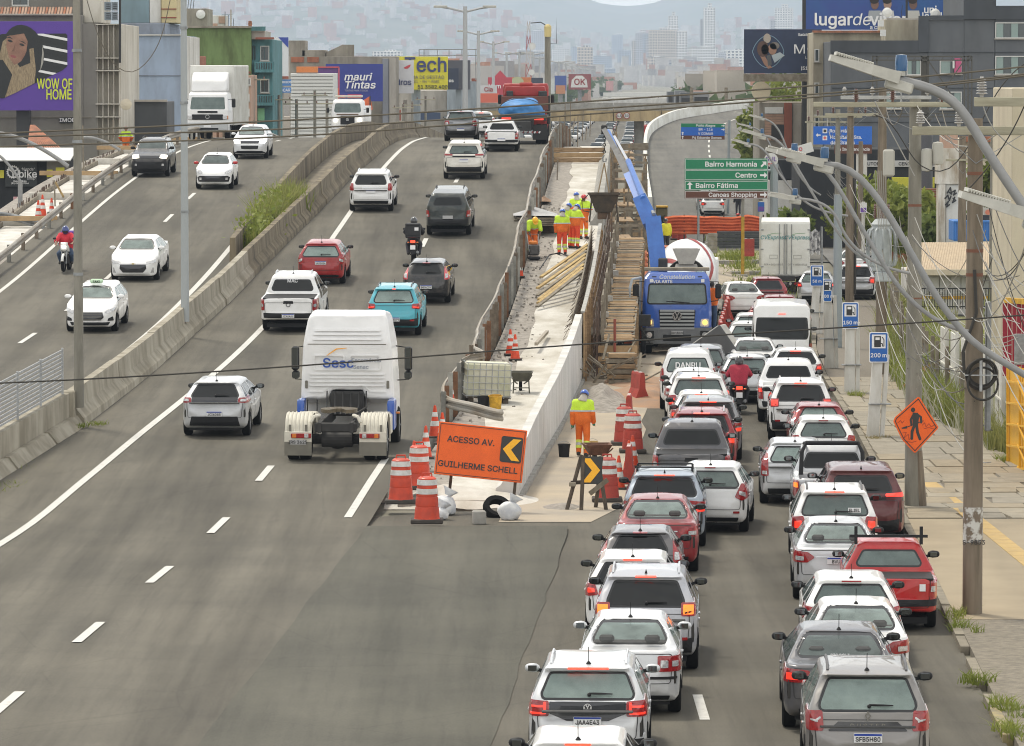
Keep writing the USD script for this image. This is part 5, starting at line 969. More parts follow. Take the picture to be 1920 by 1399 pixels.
# lorries
TW=mat('truck_white',(.74,.74,.73),.4,coat=.4,var=.10,vs=1.5);TWD=mat('truck_white_dirty',(.62,.61,.57),.5,col2=(.50,.47,.40),vs=1.2);TBLUE=mat('truck_blue',(.022,.085,.36),.35,coat=.8,var=.12,vs=2)
CRBLUE=mat('crane_blue',(.045,.155,.48),.45,col2=(.035,.12,.40),vs=3,coat=.2);TRED=mat('truck_red',(.33,.022,.018),.5,var=.2,vs=2);CH=mat('chassis_black',(.03,.029,.027),.7,var=.4,vs=5);FEND=mat('fender_cream',(.60,.57,.48),.55,var=.15,vs=3);FLAP=mat('mud_flap',(.17,.16,.13),.8,var=.2,vs=3);TGREY=mat('bumper_grey',(.16,.165,.17),.55,var=.2,vs=4)
def soft(m,res=.09,it=6):
 m=m.refine_to_length(res);v,f=vf(m);t=trimesh.Trimesh(v,f,process=False);trimesh.smoothing.filter_taubin(t,lamb=.5,nu=.53,iterations=it);return MF(MM(np.asarray(t.vertices,np.float32),np.asarray(t.faces,np.uint32)))
def bw_(t,axles,hw_,r=.50,dual=()):
 for y in axles:
  for s in(-1,1):
   if y in dual:
    for k in(0,1):add_wheel(t,s*(hw_-.14-k*.31),y,r,.27,GD_)
   else:add_wheel(t,s*(hw_-.16),y,r,.29,GD_)
D0=113.0
t=th_('truck_tractor','white truck tractor without trailer, blue and orange emblem on its cab back','truck',((626-960)/FPX*D0,D0,float(hw(D0))+.015),-.055,rx=.016)
cab=(ex_side(cs([(3.55,1.30),(3.50,2.75),(3.72,3.42),(4.3,3.52),(5.2,3.40),(5.45,2.6),(5.55,1.2),(5.5,.45),(4.6,.45),(4.5,1.1)]),-1.2,1.2))^ex_front(cs([(-1.19,.4),(1.19,.4),(1.19,1.3),(1.13,2.6),(1.02,3.30),(.9,3.52),(-.9,3.52),(-1.02,3.30),(-1.13,2.6),(-1.19,1.3)]),3,6)
cab-=ex_front(pcs(rnd(Polygon([(-.52,1.0),(.52,1.0),(.40,1.52),(-.40,1.52)]),.06)),3.3,4.4)
cab=soft(cab,.10,5);pt_(t,'cab_shell',cab,TW,35)
def cabback(poly,dy=.02):return(cab.translate((0,-dy,0))-cab)^ex_front(pcs(poly),3,4.2)
for z0,z1,w in((3.02,3.07,.84),(2.92,2.97,.86),(2.80,2.85,.88)):pt_(t,'cab_rib',cabback(rnd(sbox(-w,z0,w,z1),.02),.04),TW)
pt_(t,'roof_seam',cabback(sbox(-1.0,2.68,1.0,2.70),.004),FLAP)
for x0,x1 in((-.86,-.06),(.06,.86)):g_=rnd(sbox(x0,2.02,x1,2.42),.06);pt_(t,'cab_panel_edge',cabback(g_-g_.buffer(-.035),.035),TW)
for z in(1.93,1.84,1.74,1.64):pt_(t,'cab_rib',cabback(rnd(sbox(-.95,z-.02,.95,z+.02),.015),.04),TW)
for s in(-1,1):pt_(t,'cab_vent',cabback(rnd(affinity.translate(sbox(-.035,-.10,.035,.10),s*1.04,1.66),.02),.02),FLAP);pt_(t,'lower_rib',cabback(LineString([(s*.95,1.48),(s*.62,1.48),(s*.42,1.66),(0,1.66)]).buffer(.02),.02),TW)
yb=3.46
pt_(t,'emblem_lettering',xf(text('Sesc',.23,wide=1.1),(-.22,yb-.005,2.22)),mat('emblem_blue',(.02,.07,.30),.5));pt_(t,'emblem_lettering',xf(text('Fecomércio',.09,wide=1.1),(.50,yb-.005,2.29),0),mat('emblem_grey',(.20,.22,.26),.5));pt_(t,'emblem_lettering',xf(text('Senac',.09,wide=1.1),(.36,yb-.005,2.12)),mat('emblem_grey',()))
pt_(t,'emblem_swoosh',xf(flat(Polygon([(-.45,0),(-.2,.16),(.05,.19),(.05,.205),(-.22,.19),(-.47,.01)])),(-.05,yb-.005,2.40)),mat('emblem_amber',(.75,.35,.04),.5))
for s in(-1,1):
 pt_(t,'side_fairing',soft(mbox(1.06,1.24,3.05,3.75,.55,1.30),.12,4).mirror((1,0,0)) if s<0 else soft(mbox(1.06,1.24,3.05,3.75,.55,1.30),.12,4),TBLUE,40)
 p=pt_(t,'mirror_housing',cb_((s*1.46,4.9,2.22),(.19,.22,.62),.05),BP);pt_(p,'mirror_pane',cb_((s*1.46,4.785,2.24),(.15,.012,.54),.004),MIRR);p=pt_(t,'mirror_housing',cb_((s*1.45,4.9,1.80),(.19,.2,.20),.04),BP);pt_(p,'mirror_pane',cb_((s*1.45,4.795,1.79),(.16,.012,.16),.004),MIRR)
 pt_(t,'mirror_arm',tb_([(s*1.1,4.95,2.55),(s*1.46,4.95,2.50),(s*1.46,4.95,1.68),(s*1.1,4.95,1.66)],.02,6),BP)
 n_=12;a=LN(-.15,PI+.15,n_);xs=s*.93
 rings=[[(xs-.335,.95+math.cos(q)*.66,.50+math.sin(q)*.68),(xs+.335,.95+math.cos(q)*.66,.50+math.sin(q)*.68),(xs+.335,.95+math.cos(q)*.64,.50+math.sin(q)*.66),(xs-.335,.95+math.cos(q)*.64,.50+math.sin(q)*.66)] for q in a]
 r_=np.asarray(rings);k=4;i,j=np.meshgrid(np.arange(n_-1),np.arange(4),indexing='ij');q_=np.stack([i*k+j,i*k+(j+1)%k,(i+1)*k+(j+1)%k,(i+1)*k+j],-1).reshape(-1,4)
 p=pt_(t,'fender',(r_.reshape(-1,3),np.vstack([q_[:,[0,1,2]],q_[:,[0,2,3]],[[0,2,1],[0,3,2]],AR([[0,1,2],[0,2,3]])+(n_-1)*4])),FEND,40)
 for dx in LN(-.29,.29,7):pt_(p,'fender_rib',tb_([(xs+dx,.95+math.cos(q)*.665,.50+math.sin(q)*.685) for q in LN(PI*.5,PI+.1,8)],.022,5),FEND)
 for dx in(-.2,.2):pt_(p,'fender_strap',cb_((xs+dx,.305,.82),(.06,.03,.22),.006),FLAP)
 pt_(t,'lamp_board',cb_((xs,.285,.56),(.68,.03,.40),.01),FEND);l=pt_(t,'tail_lamp',cb_((xs-s*.08,.255,.66),(.50,.05,.115),.012),LR)
 for dx,m_ in((-.17,mat('lamp_amber',(.55,.16,.02),.2,coat=1)),(.13,LAMPW)):pt_(l,'lamp_lens',cb_((xs-s*.08-s*dx,.225,.66),(.10,.02,.10),.006),m_)
 pt_(t,'mud_flap',cb_((xs,.27,.335),(.68,.02,.34),.004),FLAP);pt_(t,'fuel_tank',cb_((s*.92,2.7,.72),(.55,.9,.6),.08),FEND)
pt_(t,'number_plate',cb_((-.93,.262,.50),(.40,.012,.12),.003),PLATEG);pt_(t,'plate_lettering',xf(text('IRS 3625',.075),(-.93,.253,.50)),INK)
for s in(-1,1):pt_(t,'frame_rail',bar((s*.40,.25,.86),(s*.40,4.2,.86),.09,.26),CH)
pt_(t,'rear_cross_member',cb_((0,.35,.86),(1.05,.12,.24),.03),CH);pt_(t,'air_tank',cy_((-.38,.8,.52),.19,.76,16,axis='x'),CH);pt_(t,'axle',cy_((-.7,.95,.52),.13,1.4,12,axis='x'),CH);pt_(t,'axle_hump',ball((0,.95,.54),(.30,.28,.28),16),CH,True)
fw=MF.cylinder(.09,.46,.46,24).translate((0,1.3,1.16))-HP(([(-.05,1.3,1.1),(.05,1.3,1.1),(-.28,.7,1.1),(.28,.7,1.1),(-.05,1.3,1.4),(.05,1.3,1.4),(-.28,.7,1.4),(.28,.7,1.4)]));pt_(t,'coupling_plate',fw,mat('greasy_plate',(.16,.13,.085),.35,.4,var=.4,vs=5))
for s in(-1,1):pt_(t,'frame_bracket',tb_([(s*.62,.36,.98),(s*.55,.4,1.12),(s*.42,.6,1.14)],.045,6),FEND)
g=Geo()
for k in range(6):x=-.5+k*.2;g.tube([(x,3.4,1.5),(x+.05,2.8,1.15),(x*.6,2.2,1.02)],.02,5)
p=pt_(t,'air_lines',g.get(),CH);pt_(t,'engine_block',cb_((0,3.7,1.18),(.85,.7,.62),.05),CH);pt_(t,'marker_lamp',cb_((1.32,3.2,.98),(.10,.06,.05),.01),mat('lamp_amber',()))
pt_(t,'cab_grab_rail',tb_([(-1.0,3.42,1.28),(-1.0,3.3,.95),(-.75,3.3,.95),(-.75,3.42,1.28)],.018,5),CH)
bw_(t,(.95,4.85),1.25,.50,(.95,))
t=th_('crane_truck','blue lorry with grey grille facing the camera, folding crane behind its cab','truck',((1270-960)/FPX*164.5,164.5,.012),PI-.02)
cab=ex_side(cs([(-2.0,.75),(-2.0,2.80),(-1.85,2.95),(-.5,2.95),(-.22,2.72),(-.02,1.78),(.0,1.05),(.0,.40),(-.5,.36),(-.62,.75)]),-1.3,1.3)^ex_front(cs([(-1.24,.3),(1.24,.3),(1.24,1.7),(1.16,2.75),(1.0,2.96),(-1.0,2.96),(-1.16,2.75),(-1.24,1.7)]),-3,1)^ex_top(cs([(-1.24,-3),(1.24,-3),(1.24,-.30),(1.12,-.06),(.7,.0),(-.7,.0),(-1.12,-.06),(-1.24,-.30)]),0,4)
cab=soft(cab,.10,4)
wsp=rnd(Polygon([(-1.04,1.86),(1.04,1.86),(.98,2.52),(-.98,2.52)]),.06);cavb=mbox(-1.05,1.05,-1.85,-.12,1.0,2.75)
def nose_(poly,e=.015):return(cab.translate((0,e,0))-cab)^ex_front(pcs(poly),-.9,.3)
pt_(t,'cab_shell',cab-(cavb^mbox(-1.05,1.05,-1.85,-.40,1,2.75))-ex_front(pcs(wsp),-1.0,.3)-ex_side(cs([(-1.6,1.8),(-.55,1.8),(-.72,2.5),(-1.6,2.5)]),-2,2),TBLUE,35)
pt_(t,'windscreen',(cab.translate((0,-.006,0))-cab.translate((0,-.02,0)))^ex_front(pcs(wsp),-.9,.3),GL_M);pt_(t,'windscreen_frame',nose_(wsp.buffer(.05)-wsp,.008),BP)
pt_(t,'bumper',(cab.translate((0,.05,0))+cab.translate((.025,.02,0))+cab.translate((-.025,.02,0)))^mbox(-1.4,1.4,-.6,.3,.36,.98),TGREY)
pt_(t,'grille_panel',nose_(rnd(Polygon([(-.60,.90),(.60,.90),(.66,1.62),(-.66,1.62)]),.03),.03),BP)
for k,z in enumerate((.96,1.09,1.22,1.35,1.48,1.59)):pt_(t,'grille_bar',nose_(sbox(-.62,z-.035,.62,z+.035),.06),mat('grille_grey',(.30,.31,.31),.4,.5))
pt_(t,'badge',xf(vw_logo(.17),(0,.075,1.40),PI),CRM);pt_(t,'badge_disc',cy_((0,.03,1.40),.165,.04,24,axis='y'),BP)
for s in(-1,1):
 p=pt_(t,'head_lamp',nose_(rnd(Polygon([(s*.82,1.02),(s*1.16,1.02),(s*1.14,1.30),(s*.86,1.30)]),.04),.03),LAMPW);pt_(p,'indicator',cy_((s*1.0,-.02,1.17),.10,.07,16,axis='y'),mat('indicator_glow',(.75,.42,.12),.2,emit=.8,ecol=(1,.55,.15)))
 p=pt_(t,'fog_lamp_recess',cb_((s*1.0,.052,.70),(.34,.02,.34),.02),BP);pt_(p,'fog_lamp',cy_((s*1.0,.05,.72),.105,.05,18,axis='y'),LAMPW)
 pt_(t,'mirror_housing',cb_((s*1.48,-.30,2.28),(.22,.18,.52),.05),BP);pt_(t,'mirror_arm',tb_([(s*1.15,-.3,2.62),(s*1.48,-.28,2.62),(s*1.48,-.28,1.95),(s*1.18,-.3,1.9)],.022,6),BP)
 pt_(t,'marker_plate',xf(flat(sbox(-.06,-.06,.06,.06)),(s*.92,-.19,2.66),PI),PL);pt_(t,'roof_vent',cb_((s*.82,-.21,2.80),(.16,.02,.04),.006),BP)
 pt_(t,'wiper',tb_([(s*.1-.35,-.03,1.87),(s*.1+.3,-.05,1.93)],.014,5),BP)
pt_(t,'lower_intake',cb_((0,.06,.62),(1.0,.03,.22),.02),BP);pt_(t,'number_plate',cb_((0,.085,.80),(.42,.012,.14),.003),PLATEG);pt_(t,'plate_lettering',xf(text('IQV 8D20',.07),(0,.093,.80),PI),INK)
pt_(t,'cab_lettering',xf(text('Constellation',.15,slant=.2),(0,-.175,2.80),PI,rx=.0),mat('letter_pale',(.55,.57,.60),.4));pt_(t,'cab_lettering',xf(text('VIA ARTE',.11),(.52,-.178,2.63),PI),PL)
pt_(t,'sun_visor_board',cb_((0,-.9,3.05),(2.35,.5,.12),.02),WG);pt_(t,'seats',cb_((0,-1.5,1.6),(1.9,.25,.8),.06),SEAT);pt_(t,'dashboard',cb_((0,-.48,1.66),(2.0,.35,.25),.06),BP)
pt_(t,'chassis',cb_((0,-4.3,.75),(.9,6.6,.28),.03),CH);pt_(t,'cross_axle',cb_((0,-.9,.55),(1.9,.25,.25),.04),CH);pt_(t,'load_bed',cb_((0,-5.6,1.18),(2.4,4.2,.16),.02),WG);pt_(t,'headboard',cb_((0,-3.5,1.5),(2.4,.08,.7),.02),CRBLUE)
bw_(t,(-1.05,-5.2,-6.4),1.2,.50,(-5.2,-6.4))
dr=Geo();dr.tube([(1.30,-.55,2.75),(1.62,.05,2.72),(1.70,.12,2.4),(1.70,.12,1.25),(1.36,-.45,1.2),(1.30,-.55,2.75)],.05,8);pt_(t,'open_door_frame',dr.get(),mat('door_pale',(.36,.39,.42),.5,.2));pt_(t,'open_door_panel',HP(([(1.34,-.5,1.2),(1.70,.12,1.25),(1.70,.12,1.85),(1.34,-.5,1.85),(1.37,-.5,1.2),(1.73,.12,1.25),(1.73,.12,1.85),(1.37,-.5,1.85)])),CH)
def L_(px,py,D):q=A(px,py,D);o=AR([(1270-960)/FPX*164.5,164.5,.012]);r=rotm(-(PI-.02))@(q-o);return r
def beam(a,b,w0,h0,w1=None,h1=None):
 a,b=np.asarray(a),np.asarray(b);w1,h1=w1 or w0,h1 or h0;tt_=(b-a)/np.linalg.norm(b-a);x=np.cross(tt_,[0,1.0,0]);x/=np.linalg.norm(x);y=np.cross(tt_,x)
 return HP(([p_+sx_*x*w/2+sy_*y*h/2 for p_,w,h in((a,w0,h0),(b,w1,h1)) for sx_ in(-1,1) for sy_ in(-1,1)]))
c0,c1,c2,c3=L_(1240,512,167.2),L_(1224,408,167.6),L_(1209,402,168.4),L_(1180,330,171.5)
c4,c5=L_(1157,285,174),L_(1133,243,176.5)
pt_(t,'crane_column',beam(L_(1242,560,167),c1,.62,.6,.58,.5),CRBLUE);pt_(t,'crane_base',cb_(L_(1243,585,167),(.9,.8,.9),.06),CH);pt_(t,'crane_elbow',beam(L_(1200,372,168.6),L_(1222,420,168),.50,.46,.60,.5),CRBLUE)
pt_(t,'crane_boom',beam(L_(1218,414,168),c3,.40,.42,.34,.36),CRBLUE);CRG=mat('crane_grey',(.10,.10,.10),.6,var=.3,vs=3);pt_(t,'boom_extension',beam(L_(1186,345,171),c4,.28,.30,.25,.26),CRG);pt_(t,'boom_extension',beam(c4+(c3-c4)*.2,c5,.22,.24,.18,.2),CRG)
for a_,b_,r_,m_ in((L_(1206,372,168.3),L_(1178,302,172.3),.105,CRBLUE),(L_(1180,307,172),L_(1152,256,174.8),.05,CRM),(L_(1158,288,174.4),L_(1140,247,176.2),.10,CRBLUE),(L_(1226,402,167.8),L_(1192,330,170.8),.07,GD_)):pt_(t,'crane_cylinder',tb_([a_,b_],r_,10),m_)
pt_(t,'boom_head',cb_(c5,(.24,.24,.36),.04),CH);pt_(t,'valve_block',cb_(L_(1243,495,166.6),(.34,.3,.42),.04),CH)
for k in range(6):a_=L_(1133,252+k*6.5,176.4);pt_(t,'chain_link',trimesh.creation.torus(.055,.018,8,6).apply_transform(trimesh.transformations.rotation_matrix(PI/2,[1,0,0] if k%2 else[0,1,0])).apply_translation(a_),CH)
pt_(t,'hook',tb_([L_(1133,291,176.4),L_(1130,296,176.4),L_(1131,303,176.4),L_(1136,303,176.4),L_(1137,297,176.4)],.03,6),GD_)
B0=A(1132,410,177.0)
t=th_('concrete_skip','dark concrete skip with sloping sides hung from the crane hook above the formwork','skip',B0)
k_=177/FPX
SKIP=mat('skip_steel',(.045,.038,.03),.75,.3,col2=(.10,.075,.05),vs=3)
hop=HP(([(x*k_,y,z*k_) for x,z,yy in((-28,46,.5),(28,46,.5),(-15,12,.3),(15,12,.3)) for y in(-yy,yy)]))
pt_(t,'skip_hopper',hop-hop.scale((.92,.92,.9)).translate((0,0,.12)),SKIP);pt_(t,'skip_rim',(lambda a:a-a.scale((.94,.90,2)).translate((0,0,-1)))(mbox(-.62,.62,-.54,.54,.93,1.0)),SKIP);pt_(t,'skip_mouth',cb_((0,0,.12),(.48,.5,.28),.03),mat('skip_crust',(.12,.075,.045),.9,var=.4,vs=7))
for x in(-.55,.55):
 for y in(-.4,.4):pt_(t,'skip_leg',bar((x*.85,y,.75),(x,y,-.12),.05),SKIP)
pt_(t,'lever',tb_([(-.62,0,.9),(-.85,0,.7),(-.80,0,.3),(-.5,0,.25)],.025,6),SKIP)
for x in(-.42,.42):pt_(t,'sling',tb_([(x*.5,0,1.0),(.02,0,2.15)],.028,5),mat('sling_web',(.30,.22,.13),.9))
MX=(1287-960)/FPX*177
t=th_('concrete_mixer','white mixer lorry with red striped drum and grey feed hopper behind the blue cab','truck',(MX,177,.012),-.05)
prof=[(0,-.35),(.70,-.3),(.85,.0),(1.10,.8),(1.16,1.7),(1.16,2.6),(.95,3.6),(.5,4.3),(0,4.4)]
dm=xf(lz_(prof,36,'y'),(0,.9,2.05),rx=.16);pt_(t,'drum',dm,TW,40)
for a0 in(.0,2.1,4.2):
 rr=AR([np.interp(y,[b for a,b in prof[2:8]],[a for a,b in prof[2:8]])+.012 for y in LN(.05,3.8,30)]);ys_=LN(.05,3.8,30);an=a0+ys_*.55
 ring=[[(r*math.cos(a+q),y,r*math.sin(a+q)) for q in(-.12,.0,.12)] for r,y,a in zip(rr,ys_,an)];r_=np.asarray(ring);i,j=np.meshgrid(np.arange(29),np.arange(2),indexing='ij');q_=np.stack([i*3+j,i*3+j+1,(i+1)*3+j+1,(i+1)*3+j],-1).reshape(-1,4);F=np.vstack([q_[:,[0,1,2]],q_[:,[0,2,3]]])
 pt_(t,'drum_stripe',xf((np.vstack([r_.reshape(-1,3),r_.reshape(-1,3)*[.995,1,.995]]),np.vstack([F,F[:,::-1]+len(r_)*3])),(0,.9,2.05),rx=.16),TRED)
pt_(t,'drum_mouth',xf(lz_([(.62,-.1),(.80,-.1),(.80,.05),(.62,.05)],28,'y'),(0,.75,2.15),rx=.16),CH)
hp=HP(([(x,y,z) for x,z in((-.54,3.34),(.54,3.34),(-.28,2.74),(.28,2.74)) for y in(.0,.55)]));pt_(t,'feed_hopper',hp-hp.scale((.9,.8,1)).translate((0,.06,.12)),mat('hopper_grey',(.42,.41,.38),.7,var=.2,vs=4));pt_(t,'discharge_chute',HP(([(-.4,.1,2.75),(.4,.1,2.75),(-.55,-.3,2.35),(.55,-.3,2.35),(-.4,.1,2.6),(.4,.1,2.6),(-.55,-.3,2.25),(.55,-.3,2.25)])),mat('chute_grey',(.30,.29,.27),.7))
pt_(t,'chassis',cb_((0,3.5,.85),(.9,7.0,.35),.03),CH);pt_(t,'drum_stand',HP(([(-.9,.3,.9),(.9,.3,.9),(-.6,.3,1.5),(.6,.3,1.5),(-.9,.5,.9),(.9,.5,.9),(-.6,.5,1.5),(.6,.5,1.5)])),CH);pt_(t,'cab',soft(mbox(-1.2,1.2,6.2,8.0,.6,2.7),.25,4),TW,40);bw_(t,(1.2,2.5,7.0),1.2,.5,(1.2,2.5))
D1=211.5
t=th_('box_lorry','white box lorry with twin rear doors lettered Express at the head of the right lane','truck',((1473-960)/FPX*D1,D1,.012),-.06)
BOXW=mat('box_white',(.66,.66,.62),.5,col2=(.54,.53,.48),vs=1.0)
pt_(t,'box',cb_((0,3.2,2.02),(2.26,6.4,2.50),.03),BOXW)
for s in(-1,1):
 pt_(t,'rear_door',cb_((s*.55,-.015,2.0),(1.06,.04,2.36),.012),BOXW);pt_(t,'lettering',xf(text('CVExpress',.17,slant=.2),(s*.55,-.042,2.55)),mat('letter_teal',(.10,.26,.26),.5));pt_(t,'stencil',xf(flat(sbox(-.18,-.09,.18,.09)-sbox(-.165,-.075,.165,.075)),(s*.55,-.042,1.65)),mat('stencil_grey',(.28,.27,.25),.6));pt_(t,'lettering',xf(text('PCR = 5616 8010' if s<0 else 'CAV = 6808 8716',.075),(s*.55,-.042,1.30)),mat('stencil_grey',()))
 for x in(.06,.28):pt_(t,'lock_rod',tb_([(s*x,-.06,.86),(s*x,-.06,3.16)],.018,6),GD_)
 pt_(t,'swoosh',xf(flat(Polygon([(-.3,-.02),(0,.07),(.36,.08),(.36,.095),(0,.09),(-.32,-.005)])),(s*.55,-.042,2.66)),mat('letter_green',(.12,.30,.12),.5));pt_(t,'tail_lamp',cb_((s*.95,-.05,.72),(.28,.06,.10),.01),LR)
 for z in(1.2,2.0,2.9):pt_(t,'hinge',cb_((s*1.08,-.04,z),(.14,.04,.05),.008),GD_)
pt_(t,'frame',cb_((0,3.2,.66),(.9,7.0,.22),.02),CH)
for k in range(9):pt_(t,'underrun_stripe',cb_((-.92+k*.23,-.03,.42),(.115,.03,.13),.004,ry=.5),(LR,PL)[k%2])
pt_(t,'underrun_bar',cb_((0,.0,.42),(2.1,.05,.15),.01),CH);pt_(t,'cab',soft(mbox(-1.05,1.05,6.6,8.2,.5,2.4),.25,4),TW,40);bw_(t,(1.1,7.4),1.08,.42,(1.1,))
D2=250.0;z2=float(hw(D2))+.015
t=th_('box_lorry','white box lorry with rounded roof deflector coming towards the camera on the left','truck',((390-960)/FPX*D2,D2,z2),PI-.07)
cab=soft(ex_side(cs([(-1.8,.8),(-1.8,2.45),(-1.6,2.62),(-.5,2.62),(-.28,2.45),(-.02,1.62),(0,1.0),(0,.45),(-.4,.4),(-.55,.8)]),-1.18,1.18)^ex_front(cs([(-1.15,.3),(1.15,.3),(1.15,1.6),(1.06,2.5),(.95,2.64),(-.95,2.64),(-1.06,2.5),(-1.15,1.6)]),-3,1),.12,4);wsp=rnd(Polygon([(-.96,1.66),(.96,1.66),(.90,2.32),(-.90,2.32)]),.06)
pt_(t,'cab_shell',cab-mbox(-1.0,1.0,-1.7,-.40,1.0,2.45)-ex_front(pcs(wsp),-1.0,.3),TW,35);pt_(t,'windscreen',(cab.translate((0,-.006,0))-cab.translate((0,-.02,0)))^ex_front(pcs(wsp),-.9,.3),GL_M)
pt_(t,'roof_deflector',soft(ex_side(cs([(-1.7,2.62),(-1.75,3.7),(-1.3,3.66),(-.7,3.2),(-.45,2.62)]),-.98,.98),.15,5),TW,40);pt_(t,'box',cb_((0,-5.0,2.42),(2.45,6.2,3.3),.04),BOXW)
for k in range(16):pt_(t,'box_rib',cb_((-1.24,-2.1-k*.38,2.42),(.03,.06,3.1),.006),BOXW)
pt_(t,'grille',cb_((0,.02,1.24),(1.7,.06,.30),.02),BP);pt_(t,'badge',xf(ring_logo(.11,.02),(0,.06,1.26),PI),CRM);pt_(t,'bumper',cb_((0,.02,.72),(2.25,.14,.42),.04),mat('bumper_silver',(.42,.43,.43),.5,.2));pt_(t,'hood_strip',cb_((0,.0,1.52),(1.1,.05,.10),.02),BP);pt_(t,'number_plate',cb_((0,.10,.74),(.40,.012,.12),.003),PL);pt_(t,'intake',cb_((0,.095,.60),(1.2,.01,.10),.004),BP)
for s in(-1,1):pt_(t,'head_lamp',cb_((s*.96,.03,1.22),(.26,.08,.22),.03),LAMPW);pt_(t,'indicator',cb_((s*1.09,.0,1.22),(.09,.08,.2),.02),mat('lamp_amber',()));pt_(t,'mirror_housing',cb_((s*1.40,-.25,2.0),(.20,.14,.48),.04),BP);pt_(t,'mirror_arm',bar((s*1.0,-.3,2.2),(s*1.4,-.25,2.2),.03),BP)
pt_(t,'chassis',cb_((0,-4.2,.75),(.9,7.4,.25),.02),CH);pt_(t,'seats',cb_((0,-1.2,1.5),(1.7,.25,.8),.06),SEAT);bw_(t,(-1.0,-5.6),1.15,.46,(-5.6,))
D3=272.0;z3=float(hw(D3))
t=th_('small_lorry','old white lorry with round-cornered windscreen and lit lamps on the crest','truck',((652-960)/FPX*D3,D3,z3),PI-.05)
cab=soft(ex_side(cs([(-1.7,.7),(-1.7,2.2),(-1.4,2.34),(-.45,2.34),(-.2,2.1),(-.04,1.5),(0,1.0),(0,.45),(-.5,.45)]),-1.0,1.0)^ex_front(cs([(-.98,.3),(.98,.3),(.98,1.5),(.88,2.2),(.75,2.36),(-.75,2.36),(-.88,2.2),(-.98,1.5)]),-3,1),.12,5);wsp=rnd(Polygon([(-.82,1.52),(.82,1.52),(.74,2.08),(-.74,2.08)]),.12)
pt_(t,'cab_shell',cab-mbox(-.85,.85,-1.6,-.35,1.0,2.2)-ex_front(pcs(wsp),-1.0,.3),TW,35);pt_(t,'windscreen',(cab.translate((0,-.006,0))-cab.translate((0,-.02,0)))^ex_front(pcs(wsp),-.9,.3),GL_M);pt_(t,'grille',cb_((0,.02,1.08),(.84,.05,.52),.03),BP);pt_(t,'badge',xf(vw_logo(.09),(0,.06,1.12),PI),CRM);pt_(t,'bumper',cb_((0,.05,.62),(1.9,.14,.20),.03),TW);pt_(t,'cowl_strip',cb_((0,-.02,1.42),(1.3,.05,.07),.02),mat('strip_brown',(.16,.11,.07),.6));pt_(t,'roof_rack',cb_((0,-1.0,2.48),(1.6,1.0,.12),.02),FEND);pt_(t,'load_body',cb_((0,-3.6,1.4),(1.95,3.6,1.0),.03),TW)
for s in(-1,1):pt_(t,'head_lamp',cy_((s*.72,.0,1.08),.11,.07,16,axis='y'),LAMP_ON);pt_(t,'mirror_housing',cb_((s*1.18,-.2,1.66),(.16,.1,.30),.03),BP);pt_(t,'mirror_arm',bar((s*.95,-.3,1.7),(s*1.15,-.2,1.75),.025),BP)
bw_(t,(-.9,-4.2),.96,.40)
D4=240.0;z4=float(hw(D4))+.01
t=th_('tarp_lorry','red flatbed lorry seen from behind carrying a bulging blue tarpaulin','truck',((980-960)/FPX*D4,D4,z4),-.03)
pt_(t,'cab',soft(mbox(-1.2,1.2,5.4,7.2,.7,3.15),.2,5),TRED,40);pt_(t,'cab_roof_box',soft(HP(([(x,y,z) for x,z in((-1.12,2.5),(1.12,2.5),(-1.05,3.0),(1.05,3.0)) for y in(4.2,5.4)])),.2,4),TRED,40);pt_(t,'roof_hatch',cb_((.05,5.0,3.1),(.7,.7,.22),.06),TRED);pt_(t,'air_box',cb_((.95,4.1,2.55),(.45,.25,.42),.04),CH);pt_(t,'air_box',cb_((-.8,4.1,2.6),(.35,.25,.34),.04),CH)
pt_(t,'headboard',cb_((0,3.9,2.1),(2.5,.10,.75),.02),mat('rust_board',(.12,.04,.025),.7));pt_(t,'bed',cb_((0,2.0,1.42),(2.55,4.2,.18),.02),CH);pt_(t,'lamp_board',cb_((0,-.12,1.32),(2.5,.06,.22),.01),CH)
v,f=vf(MF.sphere(1,40));n_=meshkit.fbm(v*2.2+3,4,2)[:,None];v=v*(.86+.35*n_)*[1.15,1.7,.66];v[:,2]=np.maximum(v[:,2],-.25)
p=pt_(t,'tarpaulin',(v+[-.12,1.9,1.74],f),mat('tarp_blue',(.045,.22,.52),.6,var=.3,vs=2.5,bump=.5,bs=5),True);pt_(p,'rope',tb_([(-.12+1.2*math.cos(a),.9+.05*math.sin(3*a),1.7+.68*math.sin(a)) for a in LN(.1,3.0,14)],.02,5),CH)
for s in(-1,1):pt_(t,'tail_lamp',cb_((s*.85,-.17,1.32),(.5,.05,.14),.02),LAMPR_ON);pt_(t,'mud_flap',cb_((s*.9,.1,.62),(.75,.03,.8),.01),CH);pt_(t,'mirror_housing',cb_((s*1.42,6.6,2.3),(.18,.14,.5),.04),BP)
for k in range(10):pt_(t,'underrun_stripe',cb_((-.2+k*.12,-.1,.62),(.075,.03,.12),.004,ry=.5),(LR,PL)[k%2])
pt_(t,'chassis',cb_((0,3.2,.95),(.9,7.6,.5),.03),CH);pt_(t,'number_plate',cb_((.0,-.17,1.12),(.4,.012,.13),.003),PL);pt_(t,'exhaust_stack',tb_([(1.25,4.7,1.0),(1.25,4.7,2.5)],.08,8),CH);bw_(t,(.9,2.2,6.4),1.25,.52,(.9,2.2))
TB=A(1335,668,150.0);o=(TB[0],TB[1],0)
t=th_('tipped_container','pale grey steel container tipped on edge beside the head of the left queue','container',(TB[0]+.1,TB[1],1.05),-.25,ry=-.62)
